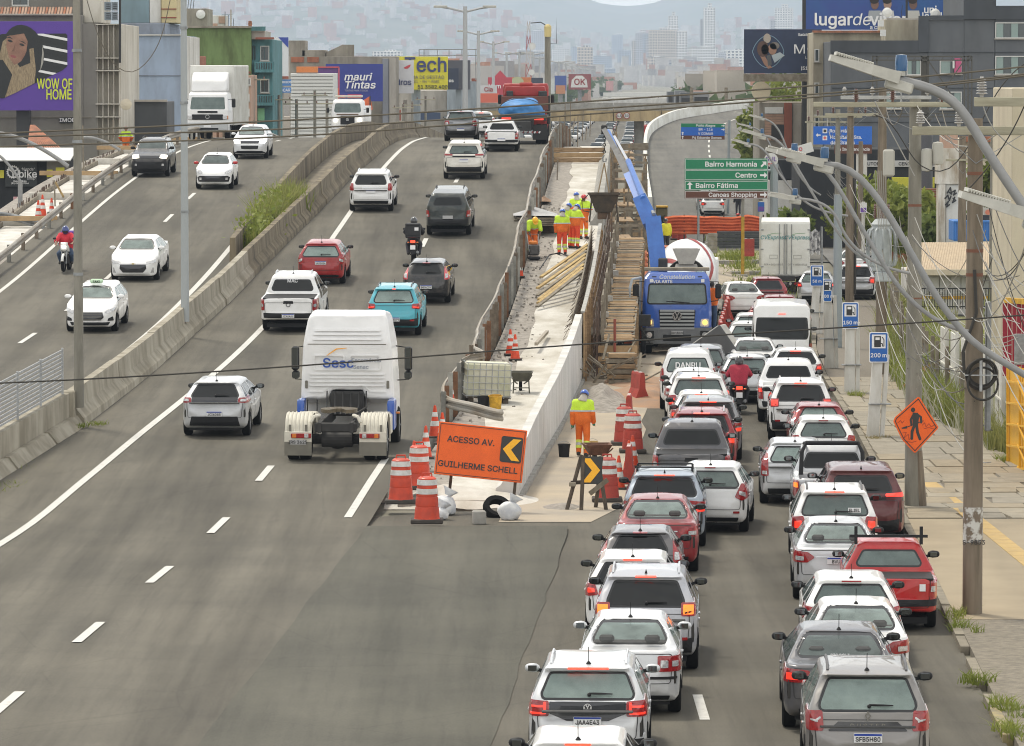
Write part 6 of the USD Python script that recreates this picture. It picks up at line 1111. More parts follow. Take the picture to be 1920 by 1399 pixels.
PALEG=mat('container_pale',(.40,.39,.36),.7,var=.2,vs=3);pt_(t,'container_body',cb_((0,0,0),(1.35,1.2,1.15),.04),PALEG);pt_(t,'container_lid',cb_((.12,-.64,.04),(1.25,.06,1.02),.02),mat('container_dark',(.075,.075,.075),.6,var=.2,vs=3));pt_(t,'handle',tb_([(-.4,-.70,-.2),(-.4,-.74,.0),(-.4,-.70,.2)],.02,5),GD_)
solo('loading_trailer','low dark trailer frame under the tipped grey container','trailer',(lambda g:g.get())(Geo().box((TB[0],TB[1],.45),(1.5,2.2,.12)).add(cy_((TB[0]-.8,TB[1],.28),.28,.16,16,axis='x')).add(cy_((TB[0]+.65,TB[1],.28),.28,.16,16,axis='x'))),CH)
t=th_('towed_pump','small two-wheeled machine with a grey wheel left of the blue lorry','machine',((1178-960)/FPX*163,163,0));add_wheel(t,-.3,0,.32,.16,ALLOY);add_wheel(t,.55,0,.32,.16,ALLOY);pt_(t,'pump_frame',bar((-.5,0,.45),(.9,.1,.5),.08),CH);pt_(t,'pump_panel',cb_((.3,-.3,1.35),(1.0,.06,.42),.02),CH);pt_(t,'pump_strut',tb_([(-.3,0,.45),(.3,-.25,1.3)],.03,6),CH);pt_(t,'pump_strut',tb_([(.8,0,.5),(.3,-.25,1.3)],.03,6),CH)
t=th_('site_roller','small yellow and black wheeled machine beyond the orange fence','machine',((1241-960)/FPX*285,285,0));pt_(t,'engine_cover',cb_((0,0,1.0),(.8,1.0,.5),.06),BP);pt_(t,'canopy',cb_((0,.1,1.85),(.75,.9,.12),.03),YEL);pt_(t,'cab_frame',cb_((0,.1,1.5),(.7,.6,.6),.05),mat('machine_dull',(.14,.12,.06),.7));add_wheel(t,-.5,0,.36,.25);add_wheel(t,.5,0,.36,.25)
# people: one continuous body, clothes over it
SKIN=mat('skin',(.28,.155,.10),.6);SKIND=mat('skin_dark',(.12,.065,.045),.6);HIVIS=mat('hivis_yellow',(.55,.78,.04),.7,var=.12,vs=6,emit=.0);HIORA=mat('hivis_orange',(.80,.16,.015),.75,var=.2,vs=5);HIRED=mat('trousers_red_orange',(.78,.075,.02),.75,var=.2,vs=5)
BANDM=mat('reflective_band',(.50,.50,.49),.35,.3);BANDY=mat('band_lime',(.62,.75,.10),.5);BOOT=mat('boot_black',(.025,.022,.02),.7);HBLUE=mat('helmet_blue',(.03,.10,.42),.35,coat=.4);HYEL=mat('helmet_yellow',(.80,.42,.01),.35,coat=.4);HRED=mat('helmet_red',(.45,.03,.03),.35);HDARK=mat('helmet_dark',(.03,.03,.032),.25,coat=.6);SCARF=mat('neck_cloth',(.50,.47,.40),.9,var=.2,vs=8);GLOVE=mat('glove_green',(.02,.22,.13),.7);HAIR=mat('hair_dark',(.02,.015,.012),.8);BEARD=mat('hair_blond',(.35,.24,.11),.8)
SHIRTR=mat('shirt_red',(.36,.02,.045),.85,var=.2,vs=6);SHIRTB=mat('jacket_black',(.018,.018,.02),.75,var=.3,vs=5);JEANS=mat('jeans',(.05,.085,.15),.85,var=.25,vs=6);DARKT=mat('trousers_dark',(.03,.028,.035),.85);RED2=mat('shirt_bright_red',(.62,.03,.05),.8,var=.15,vs=6)
STAND=dict(pelvis=(0,0,.96),chest=(0,.0,1.27),neck=(0,.0,1.48),head=(0,.03,1.63),shl=(-.19,0,1.42),shr=(.19,0,1.42),ell=(-.26,-.02,1.14),elr=(.26,-.02,1.14),wrl=(-.28,.08,.90),wrr=(.28,.08,.90),hil=(-.09,0,.92),hir=(.09,0,.92),knl=(-.11,.03,.50),knr=(.11,.03,.50),anl=(-.12,-.02,.09),anr=(.12,-.02,.09))
def bone(a,b,ra,rb,n=10):return MF.hull(MF.sphere(ra,n).translate(tuple(map(float,a)))+MF.sphere(rb,n).translate(tuple(map(float,b))))
def pn2(label,loc,rz=.0,pose=None,shirt='hivis',trousers=HIORA,helmet=HBLUE,scarf=True,skin=SKIN,gloves=None,sleeves='long',full=False,group=None,h=1.0,feet=True,boots=BOOT,hair=None,name='person'):
 J={k:AR(v,float) for k,v in{**STAND,**(pose or{})}.items()}
 t=th_(name,label,'person',loc,rz,group)
 def limbs(e=.0):
  L={}
  L['torso']=MF.hull(bone(J['pelvis']+[0,0,.02],J['chest'],.125+e,.145+e)+MF.sphere(.075+e,10).translate(tuple(J['shl']))+MF.sphere(.075+e,10).translate(tuple(J['shr']))+MF.sphere(.105+e,10).translate(tuple(J['hil']+[0,0,.04]))+MF.sphere(.105+e,10).translate(tuple(J['hir']+[0,0,.04])))
  for s in 'lr':
   L['ua'+s]=bone(J['sh'+s],J['el'+s],.062+e,.048+e);L['fa'+s]=bone(J['el'+s],J['wr'+s],.047+e,.034+e)
   L['th'+s]=bone(J['hi'+s],J['kn'+s],.092+e,.062+e);L['sh'+s]=bone(J['kn'+s],J['an'+s],.062+e,.044+e)
  return L
 B=limbs();fw_={}
 hd=J['head']-J['neck'];up=hd/np.linalg.norm(hd)
 look=AR([0,1.0,0]);look-=up*(look@up);look/=np.linalg.norm(look);rt=np.cross(look,up)
 sk=MF.sphere(1,16).scale((.076,.096,.115));sk=MF.hull(sk+MF.sphere(.045,10).translate((0,.05,-.085)))
 for q in((0,.10,-.02,.017,.024,.026),(-.076,0,-.01,.012,.03,.035),(.076,0,-.01,.012,.03,.035)):sk+=MF.sphere(1,8).scale(q[3:]).translate(q[:3])
 for s in(-1,1):sk-=MF.sphere(.014,6).translate((s*.03,.094,.012))
 sk-=mbox(-.025,.025,.085,.12,-.062,-.055)
 Rm=np.stack([rt,look,up],1);T=np.hstack([Rm,(J['head'])[:,None]])
 parts_=list(B.values())+[bone(J['chest']+(J['neck']-J['chest'])*.5,J['head']-up*.03,.062,.055),sk.transform(T)]
 for s in 'lr':
  sg=-1 if s=='l' else 1
  d=J['wr'+s]-J['el'+s];d/=np.linalg.norm(d);side=np.cross(d,[0,0,1.0]);side=side/(np.linalg.norm(side)+1e-9);side=AR([0,1.0,0]) if abs(d[2])>.8 else side;nrm=np.cross(side,d)
  w=J['wr'+s];pc=w+d*.05
  parts_.append(HP(([w+side*a+nrm*b for a in(-.026,.026) for b in(-.016,.016)]+[w+d*.09+side*a+nrm*b for a in(-.04,.04) for b in(-.014,.014)])))
  for k,(o,ln) in enumerate(((-.031,.066),(-.011,.076),(.011,.071),(.031,.056))):
   k0=w+d*.088+side*o;k1=k0+d*ln*.55-nrm*sg*.010;k2=k1+d*ln*.35-nrm*sg*.026;parts_+=[bone(k0,k1,.0105,.0095,6),bone(k1,k2,.0095,.008,6)]
  t0=w+d*.03+side*.03;t1=t0+d*.035+side*.03-nrm*sg*.01;parts_+=[bone(t0,t1,.013,.011,6),bone(t1,t1+d*.03-nrm*sg*.012,.011,.009,6)]
  fd=AR([sg*.12,1.0,0]);fd/=np.linalg.norm(fd);an=J['an'+s];fz=AR([an[0],an[1],max(an[2]-.045,an[2]-.045)])
  fw_[s]=MF.hull(MF.sphere(.05,10).translate(tuple(an+[0,-.03,-.04]))+MF.sphere(.04,10).translate(tuple(an+fd*.16+[0,0,-.05]))+MF.sphere(.05,10).translate(tuple(an)));parts_.append(fw_[s])
 body=MF.batch_boolean(parts_,OpType.Add).refine_to_length(.05)
 v,f=vf(body);tm=trimesh.Trimesh(v,f,process=False);trimesh.smoothing.filter_taubin(tm,lamb=.4,nu=.42,iterations=4)
 pt_(t,'body',(AR(tm.vertices),f),skin,50)
 E1,E2=limbs(.022),limbs(.034)
 def sm(m):
  v,f=vf(m.refine_to_length(.045));tm=trimesh.Trimesh(v,f,process=False);trimesh.smoothing.filter_taubin(tm,lamb=.5,nu=.53,iterations=4);v=AR(tm.vertices)
  v=v+(meshkit.fbm(v*[9,9,14]+loc[0],3,3)[:,None]-.5)*.028*(v-J['chest'])/(np.linalg.norm(v-J['chest'],axis=1,keepdims=True)+.1);return MF(MM(np.asarray(v,np.float32),np.asarray(f,np.uint32)))
 tr=MF.batch_boolean([E1['thl'],E1['thr'],E1['shl'],E1['shr'],MF.hull(MF.sphere(.125,10).translate(tuple(J['hil']))+MF.sphere(.125,10).translate(tuple(J['hir']))+MF.sphere(.135,10).translate(tuple(J['pelvis']+[0,0,.04])))],OpType.Add);tr=sm(tr)
 shm=[E2['torso'],E2['ual'],E2['uar']]+([E2['fal'],E2['far']] if sleeves=='long' else[]);sh=sm(MF.batch_boolean(shm,OpType.Add))
 tq=pt_(t,'trousers',tr,trousers,50)
 if shirt=='hivis':
  ax=J['chest']-J['pelvis'];ax/=np.linalg.norm(ax);o=J['chest']-ax*.05;d0=float(ax@o)
  up_,lo_=sh.split_by_plane(tuple(ax),d0);sq=pt_(t,'jacket',up_,HIVIS,50);pt_(sq,'jacket_lower',lo_,HIORA,50)
  bd=(sh.split_by_plane(tuple(ax),d0-.02)[0]).split_by_plane(tuple(ax),d0+.025)[1]
  v,f=vf(bd);c=v.mean(0) if len(v) else 0;pt_(sq,'reflective_band',((v-J['chest'])*1.03+J['chest'],f),BANDM)
  for s in 'lr':
   k=E1['sh'+s];ax2=J['an'+s]-J['kn'+s];ax2/=np.linalg.norm(ax2)
   for fr_,m_ in((.30,BANDY),(.48,BANDM),(.66,BANDY)):
    c=J['kn'+s]+(J['an'+s]-J['kn'+s])*fr_;pt_(tq,'leg_band',tb_([c-ax2*.035,c+ax2*.035],(.062+.044)/2+.028,12),m_)
 else:pt_(t,'shirt',sh,shirt,50)
 for s in 'lr':
  if feet:v,f=vf(fw_[s]);c=v.mean(0);pt_(t,'boot',((v-c)*[1.12,1.1,1.12]+c,f),boots,50)
  if gloves:v,f=vf(bone(J['wr'+s]-(J['wr'+s]-J['el'+s])*.1,J['wr'+s]+(J['wr'+s]-J['el'+s])*.35,.046,.04));pt_(t,'glove',(v,f),gloves,50)
 if helmet is not None:
  if full:hm=MF.sphere(1,20).scale((.135,.165,.165))-mbox(-.1,.1,.07,.3,-.07,.03)
  else:hm=(MF.sphere(1,20).scale((.118,.142,.125))^mbox(-1,1,-1,1,.0,1))+MF.cylinder(.02,1,1,20).scale((.12,.145,1)).translate((0,.0,-.005))+(MF.cylinder(.018,.10,.10,16).translate((0,.10,-.005)))
  hp_=pt_(t,'helmet',hm.translate((0,0,.035 if not full else.0)).transform(T),helmet,50)
  if full:pt_(hp_,'visor',(MF.sphere(1,16).scale((.128,.158,.155))^mbox(-.11,.11,.06,.3,-.07,.04)).transform(T),GLOSSB,50)
 elif hair:pt_(t,'hair',(MF.sphere(1,14).scale((.086,.106,.115)).translate((0,-.012,.02))-mbox(-.2,.2,.045,.3,-.3,.07)).transform(T),hair,50)
 if scarf:pt_(t,'neck_cloth',MF.hull(MF.sphere(1,12).scale((.085,.07,.08)).translate((0,-.045,-.04))+MF.sphere(1,12).scale((.13,.07,.03)).translate((0,-.06,-.17))).transform(T),SCARF,50)
 return t
def at_slab(px,D):return((px-960)/FPX*D,D,float(SLABH(D))+.012)
pn2('worker in yellow and orange work suit, blue helmet, walking with a bucket beside the parapet',((1093-960)/FPX*120.6,120.6,.012),-.12,dict(knl=(-.11,.12,.52),anl=(-.11,.02,.12),anr=(.10,-.12,.10),knr=(.11,-.02,.50),wrl=(-.27,.02,.88),wrr=(.27,.14,.92),head=(.03,.06,1.62)),gloves=GLOVE,trousers=HIORA)
pn2('tallest of the workers on the slab, blue helmet, orange trousers, arms hanging',at_slab(1054,178.5),.15,dict(wrr=(.24,.10,.88),wrl=(-.24,.05,.90),head=(.02,.05,1.63)),gloves=GLOVE,trousers=HIRED)
pn2('worker mostly hidden just right of the tallest worker on the slab',at_slab(1063,181.0),-.3,dict(head=(.05,.06,1.62)),trousers=HIRED)
pn2('shorter worker in a blue helmet with red trousers facing the formwork',at_slab(1079,180.8),-.75,dict(elr=(.26,.14,1.18),wrr=(.20,.36,1.10),ell=(-.26,.10,1.16),wrl=(-.18,.32,1.08),head=(.0,.09,1.60)),trousers=HIRED,h=.95)
pn2('worker in a yellow helmet bending forward over the compactor by the rail',at_slab(999,178.3),PI+.2,dict(pelvis=(0,-.12,.93),chest=(0,.16,1.18),neck=(0,.33,1.30),head=(0,.45,1.36),shl=(-.19,.26,1.28),shr=(.19,.26,1.28),ell=(-.24,.34,1.0),elr=(.24,.34,1.0),wrl=(-.18,.42,.78),wrr=(.18,.42,.78),hil=(-.09,-.10,.90),hir=(.09,-.10,.90)),helmet=HYEL,skin=SKIND,sleeves='short',scarf=False)
pn2('worker in a blue helmet behind the group, half hidden, by the skip legs',at_slab(1081,185.5),.2,dict(),helmet=HBLUE,trousers=HIORA)
pn2('worker with a reddish helmet facing the camera by the skip, arms raised',at_slab(1094,184.5),PI+.4,dict(elr=(.30,.16,1.30),wrr=(.22,.34,1.48),ell=(-.28,.14,1.22),wrl=(-.12,.36,1.20)),helmet=HRED,skin=SKIND,scarf=False)
dq_=261.0
pn2('worker with orange harness and red and yellow helmet on the far left slab',((237-960)/FPX*dq_,dq_,float(hw(dq_))-1.15),0,dict(elr=(.36,.02,1.18),ell=(-.36,.02,1.18),wrr=(.28,.20,1.02),wrl=(-.28,.2,1.02)),helmet=HRED,scarf=False)
pn2('worker in a yellow vest standing beyond the crane by the walkway',((1249-960)/FPX*240,240,.75),.5,dict(),shirt=mat('vest_yellow',(.75,.68,.03),.7),trousers=DARKT,helmet=HDARK,scarf=False)
pn2('man with an orange sleeve standing by the right door of the blue lorry',((1335-960)/FPX*166.5,166.5,.8),-.5,dict(elr=(.22,.2,1.2),wrr=(.1,.4,1.22)),trousers=JEANS,shirt=HIORA,helmet=None,hair=HAIR,scarf=False)
pn2('pedestrian with a red head seen above the orange fence',((1384-960)/FPX*274,274,0),.2,dict(),shirt=DARKT,trousers=DARKT,helmet=HRED,scarf=False);pn2('pedestrian in dark clothes walking on the closed road edge by the sign post',((1384-960)/FPX*330,330,0),.1,dict(),shirt=SHIRTB,trousers=DARKT,helmet=None,hair=HAIR,scarf=False)
# motorcycles and riders
RIDE=dict(pelvis=(0,-.05,.86),chest=(0,.10,1.18),neck=(0,.17,1.38),head=(0,.23,1.52),shl=(-.19,.15,1.32),shr=(.19,.15,1.32),ell=(-.33,.30,1.12),elr=(.33,.30,1.12),wrl=(-.30,.52,1.05),wrr=(.30,.52,1.05),hil=(-.10,-.03,.82),hir=(.10,-.03,.82),knl=(-.24,.30,.66),knr=(.24,.30,.66),anl=(-.20,.05,.36),anr=(.20,.05,.36))
def motorbike(label,loc,rz,col,box=None,front_white=False,lit=True,box_flag=None):
 t=th_('motorcycle',label,'motorcycle',loc,rz)
 for y in(-.62,.70):p=pt_(t,'wheel',lz_([(.22,-.05),(.27,-.06),(.305,0),(.27,.06),(.22,.05),(.22,-.05)],22,'x',(0,y,.305)),TYRE,40);pt_(p,'rim',lz_([(0,-.03),(.23,-.02),(.23,.02),(0,.03)],18,'x',(0,y,.305)),DARKRIM)
 pt_(t,'engine',soft(mbox(-.15,.15,-.12,.30,.30,.62),.08,4),CH,40);pt_(t,'fuel_tank',soft(HP(([(-.10,-.02,.72),(.10,-.02,.72),(-.17,.35,.74),(.17,.35,.74),(-.12,.1,.93),(.12,.1,.93),(-.13,.34,.97),(.13,.34,.97)])),.06,4),col,40);pt_(t,'saddle',soft(HP(([(-.13,-.6,.78),(.13,-.6,.78),(-.09,.05,.74),(.09,.05,.74),(-.13,-.6,.86),(.13,-.6,.86),(-.09,.05,.82),(.09,.05,.82)])),.06,3),BP,40)
 pt_(t,'tail_fairing',soft(HP(([(-.09,-.78,.70),(.09,-.78,.70),(-.13,-.3,.62),(.13,-.3,.62),(-.08,-.80,.84),(.08,-.80,.84),(-.12,-.3,.78),(.12,-.3,.78)])),.06,3),col,40);pt_(t,'tail_lamp',soft(mbox(-.085,.085,-.86,-.78,.74,.84),.04,2),BRAKE_ON if lit else LR,40)
 pt_(t,'rear_mudguard',HP(([(-.09,-.80,.70),(.09,-.80,.70),(-.07,-.98,.32),(.07,-.98,.32),(-.09,-.76,.70),(.09,-.76,.70),(-.07,-.95,.32),(.07,-.95,.32)])),BP);q=pt_(t,'number_plate',cb_((0,-.90,.58),(.19,.012,.17),.003,rx=-.35),PL)
 for s in(-1,1):
  pt_(t,'fork_leg',tb_([(s*.09,.70,.305),(s*.09,.46,.98)],.024,7),GD_);pt_(t,'mirror',ball((s*.36,.50,1.22),(.065,.02,.045),10),BP,True);pt_(t,'mirror_stalk',tb_([(s*.26,.46,1.03),(s*.35,.50,1.20)],.008,5),BP);pt_(t,'indicator',ball((s*.17,-.80,.76),(.045,.035,.03),8),mat('lamp_amber',()),True);pt_(t,'footpeg',tb_([(s*.14,.05,.33),(s*.26,.05,.33)],.018,6),BP)
  pt_(t,'swing_arm',bar((s*.10,.0,.36),(s*.10,-.62,.305),.04),CH)
 pt_(t,'handlebar',tb_([(-.34,.40,1.03),(-.2,.48,1.06),(0,.48,1.02),(.2,.48,1.06),(.34,.40,1.03)],.016,6),BP);pt_(t,'exhaust',tb_([(.12,.3,.32),(.15,.0,.24),(.17,-.75,.40)],[.03,.03,.055],8),GD_);pt_(t,'front_mudguard',tb_([(0,.70+math.cos(a)*.34,.305+math.sin(a)*.34) for a in LN(.3,2.5,9)],.05,6),col);p=pt_(t,'headlamp_fairing',soft(HP(([(-.15,.52,.86),(.15,.52,.86),(-.12,.64,.80),(.12,.64,.80),(-.14,.50,1.10),(.14,.50,1.10),(-.08,.62,1.02),(.08,.62,1.02)])),.05,3),col,40);pt_(p,'headlamp',ball((0,.645,.92),(.09,.03,.07),12),LAMP_ON if front_white else LAMPW,True)
 if box:
  p=pt_(t,'courier_box',cb_((0,-.62,1.20),(.56,.50,.54),.03),box)
  for z in(1.02,1.40):pt_(p,'box_trim',cb_((0,-.876,z),(.50,.012,.02),.004),BP)
  if box_flag:pt_(p,'box_label',cb_((.14,-.878,1.26),(.15,.012,.12),.004),PL)
 return t
for nm,px,D,onh,rz,col,bx_,kw in(('red',1386,136.5,False,-.04,mat('bike_red',(.28,.015,.02),.35,coat=.8),None,{}),('black',776,171.0,True,-.02,BP,mat('courier_black',(.016,.016,.017),.65),{'box_flag':True}),('white',126,168.0,True,PI-.06,mat('bike_white',(.62,.62,.58),.4,coat=.5),mat('courier_purple',(.10,.03,.28),.6),{'front_white':True})):
 x=(px-960)/FPX*D*1.002;z=float(hw(D))+.012 if onh else.008
 lab={'red':'red motorcycle with lit tail lamp filtering between the two queues','black':'courier motorcycle with a big black box in the outbound lanes','white':'white motorcycle coming towards the camera near the left guard rail'}[nm]
 motorbike(lab,(x,D,z),rz,col,bx_,**kw)
 o=rotm(rz)@AR([0,0,0])
 if nm=='red':pn2('motorcyclist in a red T-shirt and dark helmet between the two queues',(x,D,z),rz,RIDE,shirt=SHIRTR,trousers=DARKT,helmet=HDARK,full=True,scarf=False,sleeves='short',skin=SKIND)
 if nm=='black':pn2('courier in black on the motorcycle with the black box',(x,D,z),rz,RIDE,shirt=SHIRTB,trousers=DARKT,helmet=HDARK,full=True,scarf=False)
 if nm=='white':pn2('motorcyclist in a bright red shirt riding towards the camera',(x,D,z),rz,RIDE,shirt=RED2,trousers=JEANS,helmet=mat('helmet_navy',(.02,.035,.15),.25,coat=.6),full=True,scarf=False,sleeves='short')
 # vegetation helpers
def lm_(key,c1,c2,rough=.6):
 return custom(key,{'g':('geometry',{}),'n':('noise_texture',{'scale':1.3,'detail':4}),'r':('rgb_ramp',{'ramp':[(.35,c1),(.65,c2)]}),'d':('principled_bsdf',{'roughness':rough}),'t':('translucent_bsdf',{}),'m':('mix_closure',{'fac':.35})},[('g.position','n.vector'),('n.fac','r.fac'),('r.color','d.base_color'),('r.color','t.color'),('d.BSDF','m.closure1'),('t.BSDF','m.closure2')],'m.closure')
LEAF=lm_('leaf_green',(.075,.11,.022),(.16,.20,.045));LEAFY=lm_('leaf_yellow_green',(.14,.18,.03),(.27,.30,.06));LEAFD=lm_('leaf_dark',(.05,.085,.03),(.10,.135,.05));GRASSM=lm_('grass_blade',(.15,.17,.04),(.32,.31,.10));DRYG=lm_('dry_grass',(.20,.17,.07),(.34,.28,.13));PALMD=lm_('palm_dead',(.22,.11,.03),(.36,.19,.05));FLOWER=lm_('weed_heads',(.34,.34,.24),(.46,.45,.34))
BARK=mat('bark',(.12,.095,.07),.95,var=.4,vs=6)
def leaves(pts,size,rng,elong=1.6):
 n=len(pts);a=rng.normal(size=(n,3));a/=np.linalg.norm(a,axis=1,keepdims=True);b=np.cross(a,rng.normal(size=(n,3)));b/=np.linalg.norm(b,axis=1,keepdims=True)
 s=size*rng.uniform(.6,1.4,(n,1));q=np.stack([pts-a*s*elong/2,pts+b*s*.45,pts+a*s*elong/2,pts-b*s*.45],1).reshape(-1,3);i=np.arange(n)[:,None]*4
 return q,np.vstack([i+[0,1,2],i+[0,2,3]])
def tree(label,loc,h,r,m_=LEAF,n=1800,leaf=.28,trunk=.35,seed=1,name='broadleaf_tree',group=None):
 rng=np.random.default_rng(seed);t=th_(name,label,'tree',loc,group=group);g=Geo();th=h*trunk
 g.tube([(0,0,-.2),(.05,0,th*.6),(0,.1,th)],[r*.09,r*.07,r*.055],8);cl=[]
 for k in range(16):
  a=rng.uniform(0,6.28);e=rng.uniform(.0,1.0);p=AR([math.cos(a)*r*.75*math.sqrt(1-e*e*.5)*rng.uniform(.3,1),math.sin(a)*r*.75*rng.uniform(.3,1),th+(h-th)*(.15+.72*e)]);cl.append((p,r*rng.uniform(.25,.45)))
  if k<8:g.tube([(0,.1,th*.9),p*[.5,.5,1]+[0,0,-.1*h],p],[r*.045,r*.03,r*.012],5)
 pt_(t,'trunk',g.get(),BARK)
 pts=np.vstack([c+(lambda v:v/np.linalg.norm(v,axis=1,keepdims=True)*(rng.uniform(.25,1,(len(v),1))**.5))(rng.normal(size=(n//16,3)))*rr*[1,1,.8] for c,rr in cl])
 pt_(t,'crown',leaves(pts,leaf,rng),m_);return t
def tuft(c,h,n,spread,rng,lean=.5,w=.012):
 a=rng.uniform(0,6.28,n);r=spread*np.sqrt(rng.uniform(0,1,n));b=np.stack([c[0]+np.cos(a)*r,c[1]+np.sin(a)*r,np.full(n,c[2])],1);hh=h*rng.uniform(.5,1.1,n);d=rng.normal(size=(n,2))*lean*hh[:,None]
 side=rng.normal(size=(n,3));side[:,2]=0;side/=np.linalg.norm(side,axis=1,keepdims=True);side*=w*rng.uniform(.7,1.6,(n,1))
 mid=b+np.concatenate([d*.35,hh[:,None]*.6],1);tip=b+np.concatenate([d,hh[:,None]],1)
 v=np.stack([b-side,b+side,mid+side*.8,mid-side*.8,tip],1).reshape(-1,3);i=np.arange(n)[:,None]*5
 return v,np.vstack([i+[0,1,2],i+[0,2,3],i+[3,2,4]])
vr_=np.random.default_rng(21)
# pavement on the right
PAVE=mat('pavement_concrete',(.32,.262,.175),.92,col2=(.265,.217,.145),vs=.5,vdetail=8,bump=.15,bs=20)
PAVEG=mat('pavement_rough',(.225,.197,.15),.95,col2=(.14,.123,.094),vs=6,vdetail=8,bump=.7,bs=26)
STONE=[mat('paving_stone_'+k,c,.9,var=.18,vs=3) for k,c in(('pale',(.30,.262,.195)),('grey',(.265,.236,.182)),('tan',(.28,.235,.163)))]
KERBM=mat('kerb_stone',(.25,.22,.165),.9,col2=(.17,.15,.11),vs=2.5);TACT=mat('tactile_paving',(.48,.33,.12),.85,col2=(.40,.28,.12),vs=3)
t=th_('kerb','worn stone kerb along the right edge of the side road','kerb')
for k,d in enumerate(np.arange(58,215,1.55)):
 if 66<d<68.5 or 76.6<d<78.4 or 73<d<74.5:continue
 a,b=d,d+1.52;pt_(t,'kerb_stone',slab(AR([XK(a),XK(b)]),AR([XK(a),XK(b)])+.16,[a,b],.125+RU(-.02,.012),-.05),KERBM if d>71 else mat('kerb_yellowed',(.32,.26,.12),.9,col2=(.20,.175,.125),vs=5))
PW=lambda d:XK(d)+np.interp(d,[50,108,122,138,165,215],[8.0,4.5,3.5,2.4,2.5,3.2])
def pave(name,d0,d1,m_,dz=.115):d=LN(d0,d1,8);return st_(name,slab(XK(d)+.165,PW(d),d,dz+0*d,-.06+0*d),m_)
pave('pavement_rough',40,83.6,PAVEG);pave('pavement',83.65,102.6,PAVE);pave('pavement_bed',102.65,215,mat('pavement_bed',(.16,.14,.11),.95),.085)
def stones(name,label,d0,d1,sx_,sy_,jit,x0=.2):
 t=th_(name,label,'paving',kind='structure');tag(stage.GetPrimAtPath(t),kind='structure');k=0;d=d0
 while d<d1:
  x=float(XK(d))+x0;row=sy_*RU(.85,1.15)
  while x<PW(d)-.1 and k<300:
   w=sx_*RU(.7,1.4);q=AR([(x+.01,d+.012),(x+w-.01,d+.012),(x+w-.01,d+row-.012),(x+.01,d+row-.012)])+RU(-jit,jit,(4,2));z=.118+RU(0,.02)
   pt_(t,'paving_stone',HP(([(a,b,zz) for zz,s_ in((.05,1),(z,.97)) for a,b in(q-q.mean(0))*s_+q.mean(0)])),STONE[int(RNG.integers(0,3))]);x+=w;k+=1
  d+=row
stones('crazy_paving','irregular flat stone paving across the pavement behind the diamond sign post',102.8,112,.95,1.35,.10)
stones('block_paving','rows of worn paving blocks on the pavement beside the fuel sign posts',112.2,150,.85,1.9,.03)
tq=LN(60,111,30);TXC=np.interp(tq,[60,76,87,100,111],[10.3,10.15,9.85,9.6,9.35])+.85
t=th_('tactile_strip','yellowed strip of ribbed tactile paving running along the pavement','paving',kind='structure')
for k,d in enumerate(np.arange(70,111.3,.82)):xc=float(np.interp(d,tq,TXC));pt_(t,'tactile_slab',cb_((xc,d+.4,.112),(.40,.80,.03),.006,rz=.03),TACT)
# poles, arms, insulators
POLEW=mat('pole_weathered',(.205,.165,.12),.9,col2=(.125,.10,.07),vs=2.2,stretch=(3,3,.35));POLEC=mat('pole_concrete',(.25,.235,.195),.9,col2=(.16,.15,.12),vs=2.0,stretch=(2,2,.4));ARMW=mat('crossarm_wood',(.36,.34,.25),.85,col2=(.26,.24,.17),vs=3,stretch=(.4,3,3));ARMG=mat('crossarm_pale',(.44,.44,.42),.8,var=.25,vs=3);PORC=mat('porcelain',(.40,.38,.35),.3,coat=.5);PORB=mat('porcelain_brown',(.11,.05,.035),.25,coat=.7);LAMPG=mat('lamp_arm_grey',(.27,.27,.265),.55,.2,var=.15,vs=4);LAMPH=mat('lamp_head_pale',(.46,.45,.40),.5,var=.15,vs=9);PHOTO=mat('photocell_blue',(.006,.055,.14),.25,coat=.6);WIRE=mat('wire_black',(.03,.027,.022),.7);WIREG=mat('wire_grey',(.30,.29,.26),.6,.3);WIREB=mat('wire_brown',(.10,.085,.06),.7)
def ins_(t,p,m_=PORC,h=.30,r=.085,n=5):
 pr=[(0,0),(.03,0)]
 for k in range(n):z=.05+k*(h-.08)/n;pr+=[(.035,z),(r*(1-.05*k),z+.012),(r*(1-.05*k),z+.022),(.035,z+.04)]
 pt_(t,'insulator',lz_(pr+[(.03,h),(0,h)],12,c=p),m_,40)
def pole(label,px,py,top_y,r0=.18,r1=.12,m_=POLEC,D=None,arms=(),z0=.1,name='utility_pole',group='utility poles along the pavement',bands=()):
 b=G(px,py,z0) if D is None else AR([(px-960)/FPX*D*1.002,D,z0]);D=b[1];top=A(px,top_y,D)[2]
 t=th_(name,label,'utility pole',b,group=group);pt_(t,'pole_shaft',lz_([(0,-.1),(r0,-.1),(r0*.9+r1*.1,(top-z0)*.3),(r1,top-z0),(0,top-z0)],14),m_,40)
 s=FPX/D
 for(x0,x1,y,th,am,ins) in arms:
  xa,xb=(x0-px)/s,(x1-px)/s;z=A(px,y,D)[2]-z0;pt_(t,'cross_arm',cb_(((xa+xb)/2,-r1-.06,z),(xb-xa,.10,th),.012),am)
  pt_(t,'arm_brace',bar((xa*.6,-r1-.05,z),(0,-r1,z-.6),.03,.012),GD_);pt_(t,'arm_brace',bar((xb*.6,-r1-.05,z),(0,-r1,z-.6),.03,.012),GD_)
  for ix,im in ins:ins_(t,((ix-px)/s,-r1-.06,z+th/2),im)
 for y in bands:z=A(px,y,D)[2]-z0;rr=r0+(r1-r0)*z/(top-z0);pt_(t,'steel_band',lz_([(rr*1.02,z-.03),(rr*1.06,z-.03),(rr*1.06,z+.03),(rr*1.02,z+.03)],14),mat('band_rust',(.17,.07,.04),.8))
 return t,b,top
